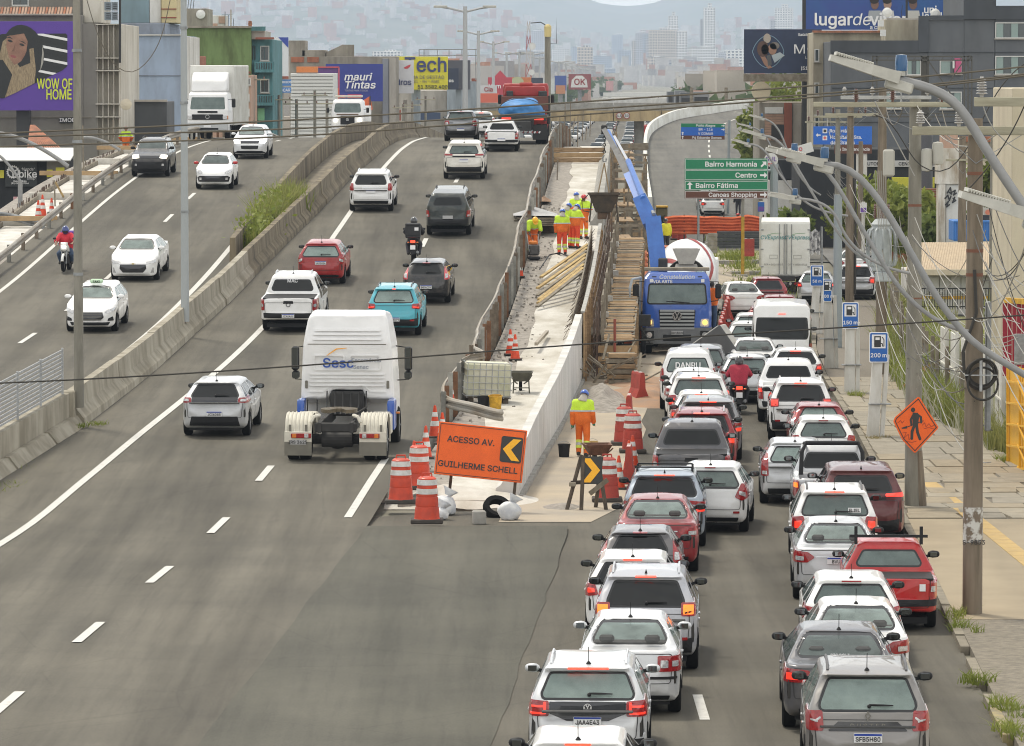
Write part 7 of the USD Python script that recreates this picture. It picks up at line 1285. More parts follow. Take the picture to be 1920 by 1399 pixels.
P1,b1,z1_=pole('nearest brown utility pole standing on the pavement with torn posters and a black cable coil',1823,1152,222,.185,.135,POLEW,arms=((1703,1985,245,.16,ARMW,((1718,PORC),(1790,PORC))),),bands=(325,470,515))
pt_(P1,'poster',(lambda v:v)(lz_([(.183,1.35),(.186,1.35),(.184,2.0),(.181,2.0)],14)),mat('torn_paper',(.52,.51,.47),.9,col2=(.16,.125,.09),vs=5,vr=(.47,.55),vdetail=6));pt_(P1,'poster_lettering',xf(text('S-9853',.08),(.0,-.192,1.36)),INK)
for k in range(5):pt_(P1,'cable_coil',trimesh.creation.torus(.27-.018*(k%3),.020,26,6).apply_transform(trimesh.transformations.rotation_matrix(PI/2+.06*k,[1,0,0])).apply_translation((.10+.01*k,-.24-.03*(k%2),4.46+.012*k)),WIRE,True)
pt_(P1,'cable_coil',trimesh.creation.torus(.30,.022,26,6).apply_transform(trimesh.transformations.rotation_matrix(PI/2-.1,[1,.3,0])).apply_translation((.14,-.26,4.30)),WIRE,True)
for a_,b_ in(((-.20,0),(.40,0)),((.10,-.30),(.10,.30))):pt_(P1,'coil_bracket',bar((a_[0],-.30,4.46+a_[1]),(b_[0],-.30,4.46+b_[1]),.05,.02),GALV)
pt_(P1,'down_pipe',tb_([(-.02,-.2,6.4),(.02,-.2,5.6),(-.12,-.22,5.2),(-.22,-.22,4.9),(-.2,-.22,4.5)],.03,6),WIRE);pt_(P1,'steel_casing',cb_((.27,.1,4.6),(.10,.2,2.4),.02),GD_)
P2,b2,z2_=pole('grey utility pole carrying the orange diamond sign',1712,950,185,.20,.13,POLEC,arms=((1520,1786,196,.12,ARMW,((1600,PORB),(1668,PORB),(1760,PORB))),),bands=(385,560,690))
pt_(P2,'pole_stub',tb_([(.22,-.1,-.1),(.10,-.08,1.3)],.10,8),POLEW);pt_(P2,'pole_fuse',cb_((-.62,-.2,7.95),(.26,.24,.62),.04),mat('fuse_grey',(.40,.39,.34),.6))
for s_,x_ in((.0,.30),(.15,.80)):pt_(P2,'tank_can',lz_([(0,0),(.11,.02),(.13,.10),(.13,.46),(.11,.52),(0,.54)],14,c=(x_*.5+.1,-.22,7.75+s_)),mat('fuse_grey',()),40)
P3,b3,z3_=pole('utility pole with a finned transformer behind the 200 m fuel sign',1652,700,164,.19,.13,POLEW,arms=((1573,1742,183,.12,ARMG,((1580,PORC),(1632,PORC),(1735,PORC))),),bands=(440,490))
P4,b4,z4_=pole('dark utility pole behind the 150 m fuel sign with a cable down its side',1593,572,192,.20,.13,POLEW,arms=((1545,1650,215,.12,ARMW,((1560,PORB),(1620,PORB))),));pt_(P4,'down_pipe',tb_([(.22,-.1,.5),(.24,-.1,4.5),(.15,-.12,5.5)],.05,6),WIRE)
for px,D,ty,lab in((1569,238,205,'far utility pole left of the blue road sign'),(1552,272,215,'farther utility pole beside the brown shop front'),(1538,312,196,'utility pole at the corner of the beige building'),(1500,330,212,'thin utility pole in front of the red brick shop'),(1475,360,225,'thin utility pole near the circular sign'),(1452,400,228,'most distant utility pole by the ramp')):
 pole(lab,px,0,ty,.17,.12,POLEC,D=D,arms=((px-45,px+45,ty+14,.11,ARMW,((px-38,PORB),(px+38,PORB))),),z0=0)
pole('dark pole with a transformer can in front of the white graffiti column',1802,0,255,.20,.15,POLEW,D=205,z0=0,arms=((1770,1850,300,.1,ARMW,()),));pole('slim pole in front of the white mural wall',1860,0,250,.16,.12,POLEC,D=190,z0=0);pole('grey pole in front of the dark apartment block',1612,0,265,.15,.11,POLEW,D=230,z0=0)
solo('steel_mast','plain grey steel mast between the 100 m and 150 m fuel signs','mast',lz_([(0,0),(.17,0),(.15,5.6),(0,5.6)],14,c=tuple(G(1570,652,.08))),mat('mast_grey',(.27,.30,.31),.55,.3),40)
T0=A(1653,508,152.0)
t=th_('transformer','grey pole-mounted transformer with rounded cooling fins','transformer',T0)
TRAM=mat('transformer_grey',(.40,.43,.43),.5,coat=.2,var=.15,vs=5)
pt_(t,'tank',lz_([(0,0),(.30,0),(.34,.1),(.34,1.45),(.30,1.5),(0,1.5)],18),TRAM,40);pt_(t,'tank_lid',lz_([(0,1.5),(.33,1.5),(.36,1.55),(.30,1.62),(.22,1.72),(0,1.74)],18),TRAM,40);pt_(t,'terminal_box',cb_((.05,-.2,-.18),(.55,.4,.34),.04),TRAM)
for k in range(12):a=k*2*PI/12;pt_(t,'cooling_fin',tb_([(math.cos(a)*r,math.sin(a)*r,z) for r,z in((.33,.15),(.45,.2),(.50,.35),(.50,1.15),(.45,1.34),(.33,1.42))],.035,6),TRAM)
for dx in(-.22,0,.22):ins_(t,(dx,.05,1.72),PORB,.5,.07,7)
def sl_(label,D,head,arm,r=.045,pole_=None,ribs=12,cell=True,w=.30):
 a,b=A(*head[0],D),A(*head[1],D);o=b.copy();t=th_('street_lamp',label,'street lamp',o,group=None);d=a-b;L=np.linalg.norm(d);d=d/L;upv=AR([0,0,1.0])-d*d[2];upv/=np.linalg.norm(upv);sd=np.cross(d,upv);R=np.stack([d,sd,upv],1)
 def W(m):v,f=vf(m);return v@R.T,f
 pt_(t,'lamp_head',W(HP(([(x,y,z) for x,wy,z0,z1 in((0,.10,-.06,.06),(L*.4,w/2,-.05,.05),(L,w/2*.8,-.03,.03)) for y in(-wy,wy) for z in(z0,z1)]))),LAMPH)
 pt_(t,'lamp_bracket',W(cb_((-.02,0,-.07),(.28,.12,.12),.02)),LAMPH)
 for k in range(ribs):pt_(t,'lamp_rib',W(cb_((L*(.42+.55*k/ribs),0,.055),(L*.02,w*.92,.035),.004)),LAMPH)
 if cell:p=pt_(t,'photocell',(lambda m:(m[0]+upv*.07,m[1]))(lz_([(0,0),(.058,0),(.062,.08),(.054,.155),(0,.16)],12)),PHOTO,40);pt_(p,'photocell_cap',(lambda m:(m[0]+upv*.02,m[1]))(lz_([(0,0),(.055,0),(.055,.05),(0,.05)],10)),LAMPH)
 pts=AR([A(*q,D) for q in arm])-o;u=LN(0,1,len(pts));sp=CubicSpline(np.cumsum(np.r_[0,np.linalg.norm(np.diff(pts,axis=0),axis=1)]),pts);L2=sp.x[-1];pt_(t,'lamp_arm',tb_(sp(LN(0,L2,26)),r,10),LAMPG,40)
 if pole_:pt_(t,'lamp_post',tb_([pts[-1]+[.05,0,.3],pts[-1]+[.05,0,-(o+pts[-1])[2]]],.12,10),POLEC)
 return t
sl_('big ribbed street lamp head with blue photocell on a long arm from the right edge',45,((1556,108),(1686,146)),[(1680,150),(1740,165),(1786,190),(1826,242),(1868,310),(1920,388),(1985,480),(2050,540)],.05,True,16,w=.36)
sl_('nearest ribbed lamp head entering from the right edge below the long arm',40,((1800,364),(1948,408)),[(1946,410),(2010,430),(2080,520)],.05,True,16,cell=False,w=.40)
sl_('ribbed street lamp with a long thick arm sweeping down to the right edge',64,((1457,284),(1544,306)),[(1541,309),(1595,321),(1640,365),(1690,443),(1745,538),(1787,600),(1830,645),(1880,678),(1925,705),(2000,745)],.05,True,12)
sl_('street lamp on the brown pole, arm bending down behind the thick arm',b1[1]-.3,((1436,279),(1488,292)),[(1486,294),(1530,305),(1562,338),(1600,400),(1640,468),(1690,543),(1750,596),(1815,622)],.042)
sl_('lower flat street lamp with blue cell in front of the tangle of arms',b2[1]-.4,((1441,365),(1490,372)),[(1488,374),(1530,378),(1560,396),(1580,432),(1610,470),(1660,500),(1705,512)],.035)
sl_('street lamp over the side road right of the ramp parapet, arm to the transformer pole',b3[1]-.3,((1391,245),(1428,254)),[(1427,255),(1455,262),(1478,288),(1510,340),(1560,420),(1600,470),(1648,500)],.045)
sl_('street lamp left of the green sign tangle with arm to the dark pole',b4[1]-.3,((1372,262),(1402,270)),[(1400,271),(1430,280),(1452,310),(1480,350),(1520,385),(1560,400),(1590,405)],.05)
for px,D,y,lab in((1404,236,216,'small street lamp above the brick shop'),(1382,272,232,'distant street lamp left of the small road sign pole'),(1396,312,198,'distant street lamp near the tree'),(1376,355,210,'most distant street lamp by the ramp')):sl_(lab,D,((px,y),(px+24,y+5)),[(px+23,y+6),(px+48,y+18),(px+70,y+60),(px+100,y+120),(px+135,y+150)],.05,None,6)
# wires
_wn=0
def wire(label,pts,r=.013,m_=WIRE,group=None,n=24,name='overhead_wire'):
 p=np.asarray(pts,float);s=np.cumsum(np.r_[0,np.linalg.norm(np.diff(p,axis=0),axis=1)]);c=CubicSpline(s,p)(LN(0,s[-1],n)) if len(p)>2 else LN(p[0],p[1],n)
 return solo(name,label,'wire',tb_(c,r,5),m_,group=group)
def sag(a,b,s):a,b=np.asarray(a,float),np.asarray(b,float);u=LN(0,1,9)[:,None];return a+u*(b-a)-AR([0,0,1.0])*s*4*u*(1-u)
wire('top one of three brown cables crossing the whole picture',[A(*q,72) for q in((-40,252),(320,236),(640,220),(1000,197),(1480,164),(1960,121))],.014,WIREB)
wire('middle one of three brown cables crossing the whole picture',[A(*q,73) for q in((-40,259),(320,249),(640,237),(1000,212),(1480,180),(1960,134))],.014,WIREB)
wire('lowest of three brown cables crossing the whole picture',[A(*q,74) for q in((-40,277),(320,265),(640,250),(1000,222),(1480,186),(1960,137))],.014,WIREB)
wire('thin black cable crossing the picture below the cars',[A(*q,62) for q in((-40,720),(400,697),(800,668),(1100,645),(1500,619),(1960,588))],.011,WIRE)
wire('thin cable looping down in front of the blue building from the grey one',[A(*q,200) for q in((160,-10),(178,50),(203,105),(226,130),(248,135),(270,122),(300,75),(320,-5))],.02,WIREB)
chain=[(b1,z1_),(b2,z2_),(b3,z3_),(b4,z4_),(AR([(1569-960)/FPX*238,238,0]),7.3),(AR([(1552-960)/FPX*272,272,0]),7.6)]
for k in range(len(chain)-1):
 (pa,za),(pb,zb)=chain[k],chain[k+1]
 for j in range(11):
  ha=AR([pa[0]+RU(-.35,.9),pa[1]-.2,(2.9+.36*j+RU(-.1,.1)) if j<8 else za-.35+.1*(j-8)]);hb=AR([pb[0]+RU(-.35,.6),pb[1]-.2,(2.9+.36*j+RU(-.1,.1)) if j<8 else zb-.35+.1*(j-8)]);wire('sagging line in the span between two neighbouring utility poles',sag(ha,hb,RU(.2,.7)),.011,(WIRE,WIREG,WIREB)[int(RNG.integers(0,3))],'overhead lines strung from pole to pole',12)
for j in range(16):
 ha=AR([b1[0]+RU(-.1,.3),b1[1]-.2,RU(5.2,7.9)]);e=A(RU(1930,2050),RU(380,880),RU(60,84));wire('grey line fanning out from the near pole to the right edge',sag(ha,e,RU(.2,.9)),.009,(WIREG,WIREG,WIRE)[j%3],'lines fanning out from the near pole',12)
for j in range(12):a_=A(1700+RU(-12,30),RU(380,700),104);e=A(1830+RU(-10,90),RU(430,760),86);wire('sagging grey line from the diamond sign pole towards the near pole',sag(a_,e,RU(.3,1.0)),.008,WIREG if j%3 else WIRE,'lines between the diamond sign pole and the near pole',12)
wire('black cable swinging from the far insulator arm down to the near crossarm',[A(*q,90) for q in((1920,120),(1860,190),(1805,290),(1770,320),(1740,318),(1690,260),(1640,215))],.012,WIRE);wire('pale stay cable slanting from the upper crossarm past the lamp arm',[A(1715,330,84),A(1640,190,84)],.012,WIREG);wire('pale stay cable from the crossarm end to the right',[A(1838,170,84),A(1870,250,84),A(1930,290,84)],.012,WIREG);wire('dark stay cable crossing the beige pillar',[A(1935,160,80),A(1870,290,80),A(1800,370,80)],.012,WIRE)
for k in range(6):wire('vertical white lead hanging from the transformer pole',sag(A(1640+k*4,320,150),A(1648+k*3,430,150),.12),.012,WIREG,'white leads at the transformer',8)
t=th_('crossarm_pole_end','pale timber crossarm with ribbed insulator entering at the top right','cross arm',A(1875,191,80));pt_(t,'cross_arm',cb_((.35,0,0),(1.6,.12,.16),.012),ARMW);ins_(t,(-.32,0,.08),PORC,.36,.10,6);pt_(t,'off_frame_pole',cb_((.9,.2,-4.2),(.24,.24,10.0),.02),POLEW)
WPOST=mat('white_post',(.60,.59,.55),.85,col2=(.44,.42,.37),vs=1.6,stretch=(2,2,.5));SBLUE=mat('sign_blue',(.012,.10,.36),.4)
def fs_(px0,px1,y0,y1,base,dist,label):
 b=G(base[0],base[1],.1);D=b[1];s=FPX/D;cx=((px0+px1)/2-960)/s;w=(px1-px0)/s;zt,zb=A(px0,y0,D)[2],A(px0,y1,D)[2];h=zt-zb
 t=th_('fuel_sign',label,'road sign',(cx,D,.1));zc=(zt+zb)/2-.1
 pt_(t,'post',HP(([(x+o,y,z) for z,hw_,o in((-.1,.17,b[0]-cx),(zb+.3,.13,0)) for x in(-hw_,hw_) for y in(.10,.34)])),WPOST)
 pt_(t,'slim_post',HP(([(x+.25+o,y,z) for z,o in((-.1,b[0]-cx),(zb+.1,0)) for x in(-.06,.06) for y in(.12,.24)])),WPOST);pt_(t,'post_band',cb_((.05,.2,zb*.42),(.62,.30,.03),.004),GD_)
 pt_(t,'sign_panel',xf(flat(rnd(sbox(-w/2,-h/2,w/2,h/2),.04),depth=.02),(0,.06,zc)),PL);pt_(t,'blue_field',xf(flat(rnd(sbox(-w/2+.025,-h/2+.025,w/2-.025,h/2-.025),.04)),(0,.038,zc)),SBLUE);pt_(t,'white_field',xf(flat(sbox(-w*.36,-.03*h,w*.36,h*.42)),(0,.034,zc)),PL)
 k=h*.20;pump=union_all([sbox(-k*.75,-k*.9,k*.35,k*.9)-sbox(-k*.55,k*.25,k*.15,k*.7),LineString([(k*.35,-k*.3),(k*.6,-k*.35),(k*.62,-k*.75),(k*.85,-k*.75),(k*.85,k*.3),(k*.6,k*.7)]).buffer(k*.07)]);pt_(t,'pump_symbol',xf(flat(pump),(0,.030,zc+h*.19)),INK);pt_(t,'sign_lettering',xf(text(dist,h*.13),(0,.034,zc-h*.26)),PL);return t
fs_(1631,1667,623,680,(1637,820),'200 m','nearest fuel pump sign reading 200 m, on a thick white post');fs_(1580,1611,567,617,(1594,738),'150 m','fuel pump sign reading 150 m between the brown poles, second nearest');fs_(1544,1561,523,566,(1556,690),'100 m','narrow blue fuel pump sign reading 100 m on a white post');fs_(1520,1545,497,537,(1527,625),'50 m','blue fuel pump sign reading 50 m, leftmost of the four')
DC=A(1717,796,b2[1]-.45)
t=th_('diamond_sign','bent orange diamond warning sign with a shovelling figure, scrawled on','road sign',DC,.06,ry=.10)
q=AR([(0,.66),(.54,-.02),(.05,-.67),(-.28,-.38),(-.53,.02),(-.50,.12)]);pt_(t,'board',xf(flat(rnd(Polygon(q),.04),depth=.012),(0,0,0)),SIGNO);bd=rnd(Polygon(q),.04).buffer(-.035);pt_(t,'border',xf(flat(bd-bd.buffer(-.02)),(0,-.014,0)),SIGNK)
fig=union_all([Polygon([(.05*math.cos(a)-.10,.33+.055*math.sin(a)) for a in LN(0,6.2,14)]),Polygon([(-.10,.27),(.02,.27),(.06,.18),(.05,-.02),(-.07,-.02),(-.10,.14)]),LineString([(.0,.24),(.10,.18),(.12,.06)]).buffer(.025),LineString([(-.08,.22),(-.13,.10),(-.10,-.02)]).buffer(.024),LineString([(.16,.10),(-.20,-.08)]).buffer(.010),Polygon([(-.20,-.05),(-.33,-.11),(-.30,-.13),(-.19,-.11)]),LineString([(-.03,-.02),(-.07,-.17),(-.06,-.33)]).buffer(.033),LineString([(.02,-.02),(.06,-.18),(.13,-.32)]).buffer(.033)]);pt_(t,'figure',xf(flat(fig),(0,-.014,0)),SIGNK)
scr=mat('scrawl_red',(.30,.035,.01),.6)
for pts in([(.15,.0),(.2,.06),(.24,-.03),(.3,.05),(.36,-.02),(.44,.04)],[(.2,-.08),(.3,-.04),(.42,-.06)],[(-.28,-.22),(-.2,-.2),(-.24,-.34),(-.15,-.24),(-.12,-.36),(-.05,-.3)],[(-.42,.0),(-.36,.06),(-.32,.0),(-.28,.06)],[(-.2,-.40),(-.05,-.42),(.05,-.38)]):pt_(t,'scrawl',xf(flat(LineString(pts).buffer(.007)),(0,-.013,0)),scr)
for z in(.5,-.5):pt_(t,'clamp',cb_((0,.12,z),(.10,.25,.04),.006),GD_)
# direction signs
GREEN=mat('sign_green',(.004,.17,.075),.4);BROWN=mat('sign_brown',(.10,.035,.018),.45);BLUES=mat('road_sign_blue',(.012,.11,.46),.4)
def arrow(k,ang=.0):
 a=Polygon([(-.5,-.13),(.08,-.13),(.08,-.42),(.5,0),(.08,.42),(.08,.13),(-.5,.13)]);return affinity.scale(affinity.rotate(a,ang,origin=(0,0)),k,k,origin=(0,0))
GD=228.0;gx0,gx1=A(1284,300,GD)[0],A(1440,300,GD)[0];gz1,gz0=A(1284,297,GD)[2],A(1284,373,GD)[2]
t=th_('direction_sign','large green direction sign for Bairro Harmonia, Centro and Bairro Fátima with brown shopping panel','road sign',((gx0+gx1)/2,GD,0));W_,H_=gx1-gx0,gz1-gz0;rows=[('Bairro Harmonia',45,.5,.47),('Centro',0,.62,.47),('Bairro Fátima',90,-.08,-.46),('Canoas Shopping',0,.36,.47)];hs_=[.285,.26,.25,.205];z=gz1
for k,(tx,an,xr,ax_) in enumerate(rows):
 hh=H_*hs_[k];pt_(t,'sign_panel',cb_((0,0,z-hh/2),(W_,.03,hh-.015),.004),GREEN if k<3 else BROWN);b_=sbox(-W_/2+.02,-hh/2+.03,W_/2-.02,hh/2-.03);pt_(t,'panel_border',xf(flat(b_-b_.buffer(-.018)),(0,-.017,z-hh/2)),PL)
 m=text(tx,.235 if k<3 else.20,wide=1.06);wid=np.ptp(m[0][:,0]);xx=(W_/2-.55-wid/2) if k!=2 else(-W_/2+.55+wid/2);pt_(t,'lettering',xf(m,(xx,-.017,z-hh/2)),PL);pt_(t,'arrow',xf(flat(arrow(.36,an)),(ax_*W_*.955,-.017,z-hh/2)),PL);z-=hh
pt_(t,'post',tb_([(A(1393,400,GD)[0]-(gx0+gx1)/2,.12,gz0+.2),(A(1393,400,GD)[0]-(gx0+gx1)/2,.12,3.0)],.075,10),mat('post_steel',(.24,.23,.2),.6,.3));pt_(t,'yellow_post',tb_([(A(1393,400,GD)[0]-(gx0+gx1)/2,.12,3.0),(A(1393,400,GD)[0]-(gx0+gx1)/2,.12,0)],.085,10),mat('post_yellow',(.50,.30,.03),.6,var=.3,vs=4));pt_(t,'post_foot',cb_((A(1393,400,GD)[0]-(gx0+gx1)/2,.12,.06),(.5,.4,.14),.02),CG)
for px in(1310,1452):pt_(t,'steel_column',tb_([(A(px,400,GD)[0]-(gx0+gx1)/2,.4,0),(A(px,400,GD)[0]-(gx0+gx1)/2,.4,5.6)],.2 if px>1400 else.06,10),mat('mast_grey',()))
pt_(t,'gantry_arm',tb_([(A(1452,400,GD)[0]-(gx0+gx1)/2,.4,5.3),(0,.2,5.0)],.08,8),mat('mast_grey',()))
SD_=330.0;sx0,sx1=A(1275,240,SD_)[0],A(1357,240,SD_)[0]
t=th_('direction_sign','smaller slanted green, blue and brown direction sign over the ramp road','road sign',((sx0+sx1)/2,SD_,0),ry=.012);z=A(1275,232,SD_)[2]
for k,(tx,m_,hh) in enumerate((('Porto Alegre',GREEN,.26),('BR - 116',BLUES,.30),('V COMAR',BLUES,.30),('Pq Eduardo Gomes',BROWN,.27))):
 pt_(t,'sign_panel',cb_((0,0,z-hh/2),(sx1-sx0,.04,hh),.004),m_);pt_(t,'lettering',xf(text(tx,.17),(.2 if k!=3 else.3,-.022,z-hh/2)),PL);pt_(t,'arrow',xf(flat(arrow(.24,0 if k<2 else 90)),((.46 if k<2 else-.46)*(sx1-sx0),-.022,z-hh/2)),PL);z-=hh
pt_(t,'post',tb_([(1.9,.2,0),(1.9,.2,A(1275,225,SD_)[2])],.10,8),mat('mast_grey',()));pt_(t,'sign_arm',tb_([(1.9,.2,5.8),(-.6,.1,6.0)],.06,6),mat('mast_grey',()))
RD=262.0;rx0,rx1=A(1525,240,RD)[0],A(1635,240,RD)[0]
t=th_('direction_sign','blue direction sign with bus and red cross symbols behind the poles, brown strip below','road sign',((rx0+rx1)/2,RD,0));z0=A(1525,237,RD)[2];hh=z0-A(1525,271,RD)[2];W_=rx1-rx0
pt_(t,'sign_panel',cb_((0,0,z0-hh/2),(W_,.04,hh),.004),BLUES);pt_(t,'sign_panel',cb_((W_*.18,0,z0-hh-.27),(W_*.64,.04,.5),.004),BROWN)
for tx,dz,dx in(('Rodoviária',.25,-.2),('Hospital N.Sra.',.62,.1),('das Graças',.92,-.1)):pt_(t,'lettering',xf(text(tx,.19),(dx+.1,-.022,z0-dz)),PL)
pt_(t,'lettering',xf(text('da Independência',.16),(W_*.18,-.022,z0-hh-.27)),PL);pt_(t,'arrow',xf(flat(arrow(.28,180)),(-W_/2+.28,-.022,z0-.5)),PL)
for dz in(.26,.66):p=pt_(t,'symbol_field',xf(flat(sbox(-.13,-.13,.13,.13)),(-W_/2+.66,-.022,z0-dz)),PL);pt_(p,'symbol',xf(flat(sbox(-.08,-.07,.08,.08) if dz<.5 else union_all([sbox(-.09,-.03,.09,.03),sbox(-.03,-.09,.03,.09)])),(-W_/2+.66,-.027,z0-dz)),INK if dz<.5 else mat('cross_red',(.6,.03,.03),.5))
for x in(.9,1.3):pt_(t,'post',cb_((x,.15,z0/2-.1),(.22,.2,z0-.2),.02),WPOST)
# buildings: corners read off the photograph at a chosen distance, real sizes in metres
def pls(key,c1,c2,vs=.5):return custom('wall_'+key,{'g':('geometry',{}),'m1':('mapping',{'scale':(1,1,.22)}),'n1':('noise_texture',{'scale':vs*1.6,'detail':7,'roughness':.65}),'n2':('noise_texture',{'scale':vs*.5,'detail':5}),'r1':('rgb_ramp',{'ramp':[(.34,c2),(.56,c1)]}),'r2':('rgb_ramp',{'ramp':[(.3,(.78,.77,.74)),(.6,(1,1,1))]}),'x':('mix',{'mix_type':'multiply','fac':.85}),'p':('principled_bsdf',{'roughness':.92,'specular_ior_level':.25})},[('g.position','m1.vector'),('m1.vector','n1.vector'),('g.position','n2.vector'),('n1.fac','r1.fac'),('n2.fac','r2.fac'),('r1.color','x.color1'),('r2.color','x.color2'),('x.color','p.base_color')])
W_GREYR=pls('slate',(.125,.132,.14),(.105,.112,.12));W_GREYD=pls('slate_dark',(.072,.078,.086),(.06,.065,.072));W_BEIGE=pls('beige',(.46,.42,.32),(.30,.265,.20));W_GREYL=pls('warm_grey',(.235,.225,.20),(.185,.175,.155));W_FIN=pls('fin',(.56,.53,.46),(.40,.36,.29));W_BLUE=pls('pale_blue',(.36,.44,.56),(.29,.34,.42));W_BLUED=pls('blue_stain',(.24,.27,.32),(.17,.185,.21),1.0);W_TEALG=pls('teal_grey',(.20,.28,.31),(.17,.23,.25));W_WHITE=pls('white',(.62,.61,.57),(.42,.40,.35));W_YEL=pls('cream',(.55,.47,.27),(.42,.33,.18));W_DGREY=pls('dark_grey',(.10,.105,.11),(.08,.082,.086));W_GREEN=pls('green',(.15,.22,.085),(.09,.12,.045),.9);W_TEAL=pls('teal',(.10,.235,.255),(.055,.13,.13),1.0);W_PINK=pls('pink',(.46,.30,.22),(.33,.23,.17));WC=pls('raw_concrete',(.29,.265,.22),(.17,.15,.12));WCB=pls('pale_concrete',(.42,.39,.34),(.30,.275,.235));W_BRICK=pls('brick',(.34,.13,.07),(.22,.085,.05),2);W_BGREY=pls('blue_grey',(.30,.34,.37),(.20,.225,.24));W_CREAMP=pls('cream_pillar',(.55,.49,.37),(.46,.40,.30));W_BLACK=pls('black_shop',(.035,.038,.04),(.025,.026,.028));W_GRAFF=pls('peeling_white',(.60,.57,.50),(.33,.26,.18),1.4);W_MAROON=pls('red_ochre',(.30,.105,.07),(.20,.075,.05))
TILE=mat('roof_tile',(.36,.14,.07),.85,col2=(.20,.085,.05),vs=3);PANE=mat('dark_pane',(.03,.04,.042),.08,spec=.8);FRAMEW=mat('window_frame_white',(.55,.55,.52),.6);CURT=mat('pane_green',(.20,.27,.25),.2,spec=.7);ACW=mat('ac_white',(.6,.6,.57),.6);DISHM=mat('dish_cream',(.52,.46,.34),.6)
def F(px0,px1,py0,py1,D):a,b=A(px0,py0,D),A(px1,py1,D);return a[0],b[0],b[2],a[2]
def bk_(t,name,px0,px1,py0,D,depth,m_,py1=None,z0=-.05,label=None,dz=0):
 x0,x1,zb,zt=F(px0,px1,py0,py1 if py1 else py0+10,D);zb=zb if py1 else z0;return pt_(t,name,cb_(((x0+x1)/2,D+depth/2,(zb+zt)/2),(x1-x0,depth,zt-zb),.03),m_,label=label)
def pn_(t,name,px0,px1,py0,py1,D,m_,th=.08,off=.0):x0,x1,zb,zt=F(px0,px1,py0,py1,D);return pt_(t,name,cb_(((x0+x1)/2,D-th/2-off,(zb+zt)/2),(x1-x0,th,zt-zb),.006),m_)
def wd_(t,px0,px1,py0,py1,D,n=2,pm_=None,sill=True):
 x0,x1,zb,zt=F(px0,px1,py0,py1,D);w,h=x1-x0,zt-zb;c=((x0+x1)/2,D,(zb+zt)/2)
 p=pt_(t,'window',vf(ex_front(pcs(affinity.translate(sbox(-w/2,-h/2,w/2,h/2)-sbox(-w/2+.06,-h/2+.06,w/2-.06,h/2-.06),c[0],c[2])),D-.06,D+.01)),FRAMEW)
 for k in range(n):a=-w/2+.06+k*(w-.12)/n;pt_(p,'pane',cb_((c[0]+a+(w-.12)/n/2,D-.015,c[2]),((w-.12)/n-.03,.02,h-.13),.003),(pm_ if pm_ and k%2==0 else PANE))
 if sill:pt_(p,'sill',cb_((c[0],D-.08,zb-.04),(w+.12,.16,.06),.01),WCB)
def lt_(t,s,px,py,h_px,D,m_,**k):q=A(px,py,D);return pt_(t,'lettering',xf(text(s,h_px*D/FPX,**k),(q[0],D-.14,q[2])),m_)
def pr_(t,name,pts,D,m_,off=.10):return pt_(t,name,xf(flat(Polygon([(A(x,y,D)[0],A(x,y,D)[2]) for x,y in pts]).buffer(0),depth=.006),(0,D-off,0)),m_)
def col(key,c,r=.6,**k):return mat(key,c,r,**k)
def ell(cx,cy,rx_,ry_,n=18,a=.0):q=[(math.cos(u)*rx_,math.sin(u)*ry_) for u in LN(0,2*np.pi,n+1)[:-1]];return[(cx+x*math.cos(a)-y*math.sin(a),cy+x*math.sin(a)+y*math.cos(a)) for x,y in q]
def base(px,D):return(0,0,0)
t=th_('apartment_block','slate grey apartment block with stepped roofline filling the upper right','building')
AD=285.0;bk_(t,'wall',1558,1740,78,AD,14,W_GREYR);bk_(t,'wall',1740.3,1808,37,AD,14,W_GREYR);bk_(t,'wall',1808.3,1866,-40,AD,14,W_GREYR);bk_(t,'wall',1866.3,2010,13,AD,14,W_GREYR)
pn_(t,'parapet_band',1557,1723,76,99,AD,W_GREYD,.12);pn_(t,'parapet_band',1722,1741,30,98,AD,W_GREYD,.14);pn_(t,'parapet_band',1741.2,1809,29,37,AD,W_GREYD,.14);pn_(t,'parapet_band',1807,1867,-40,36,AD,W_GREYD,.16);pn_(t,'parapet_band',1866.5,2010,11,37,AD,W_GREYD,.12)
for y in(98,165,229):pn_(t,'floor_joint',1560,2005,y-.6,y+.8,AD,W_GREYD,.05)
for w in((1866,1925,42,72,4),(1866,1925,105,140,4),(1866,1925,171,205,4),(1700,1727,112,141,3),(1762,1803,113,139,2),(1762,1803,172,205,3),(1705,1724,251,268,3),(1866,1925,238,256,3),(1660,1690,172,204,2)):wd_(t,*w[:4],AD,w[4],CURT)
bk_(t,'rooftop_box',1660,1722,36,AD+3,6,W_BEIGE,80);pn_(t,'rooftop_slab',1662,1724,34,37.5,AD+2,WCB,.5)
for x,y in((1655,62),(1651,44)):pn_(t,'air_conditioner',x-5,x+5,y-6,y+6,AD+2,ACW,.5)
for x,y in((1664,22),(1754,24)):q=A(x,y,AD+4);pt_(t,'satellite_dish',xf(lz_([(0,0),(.15,.02),(.30,.10),(.31,.11),(0,.03)],16,'y'),q,rx=-.3),ACW)
pt_(t,'antenna_mast',tb_([A(1700,72,AD+4),A(1700,-5,AD+4)],.07,6),CH);pt_(t,'antenna_mast',tb_([A(1686,72,AD+4),A(1692,10,AD+4)],.02,5),CH);pt_(t,'laundry',cb_(A(1796,123,AD-.3),(.45,.05,.9),.02),col('laundry_pink',(.45,.08,.18)));pt_(t,'laundry',cb_(A(1789,121,AD-.3),(.2,.05,.5),.02),ACW)
t=th_('beige_block','narrow beige apartment building end beside the slate grey block','building');BD=292.0;bk_(t,'wall',1525,1660,61,BD,12,W_BEIGE);pn_(t,'tile_edge',1523,1662,57.5,61.5,BD,TILE,.3)
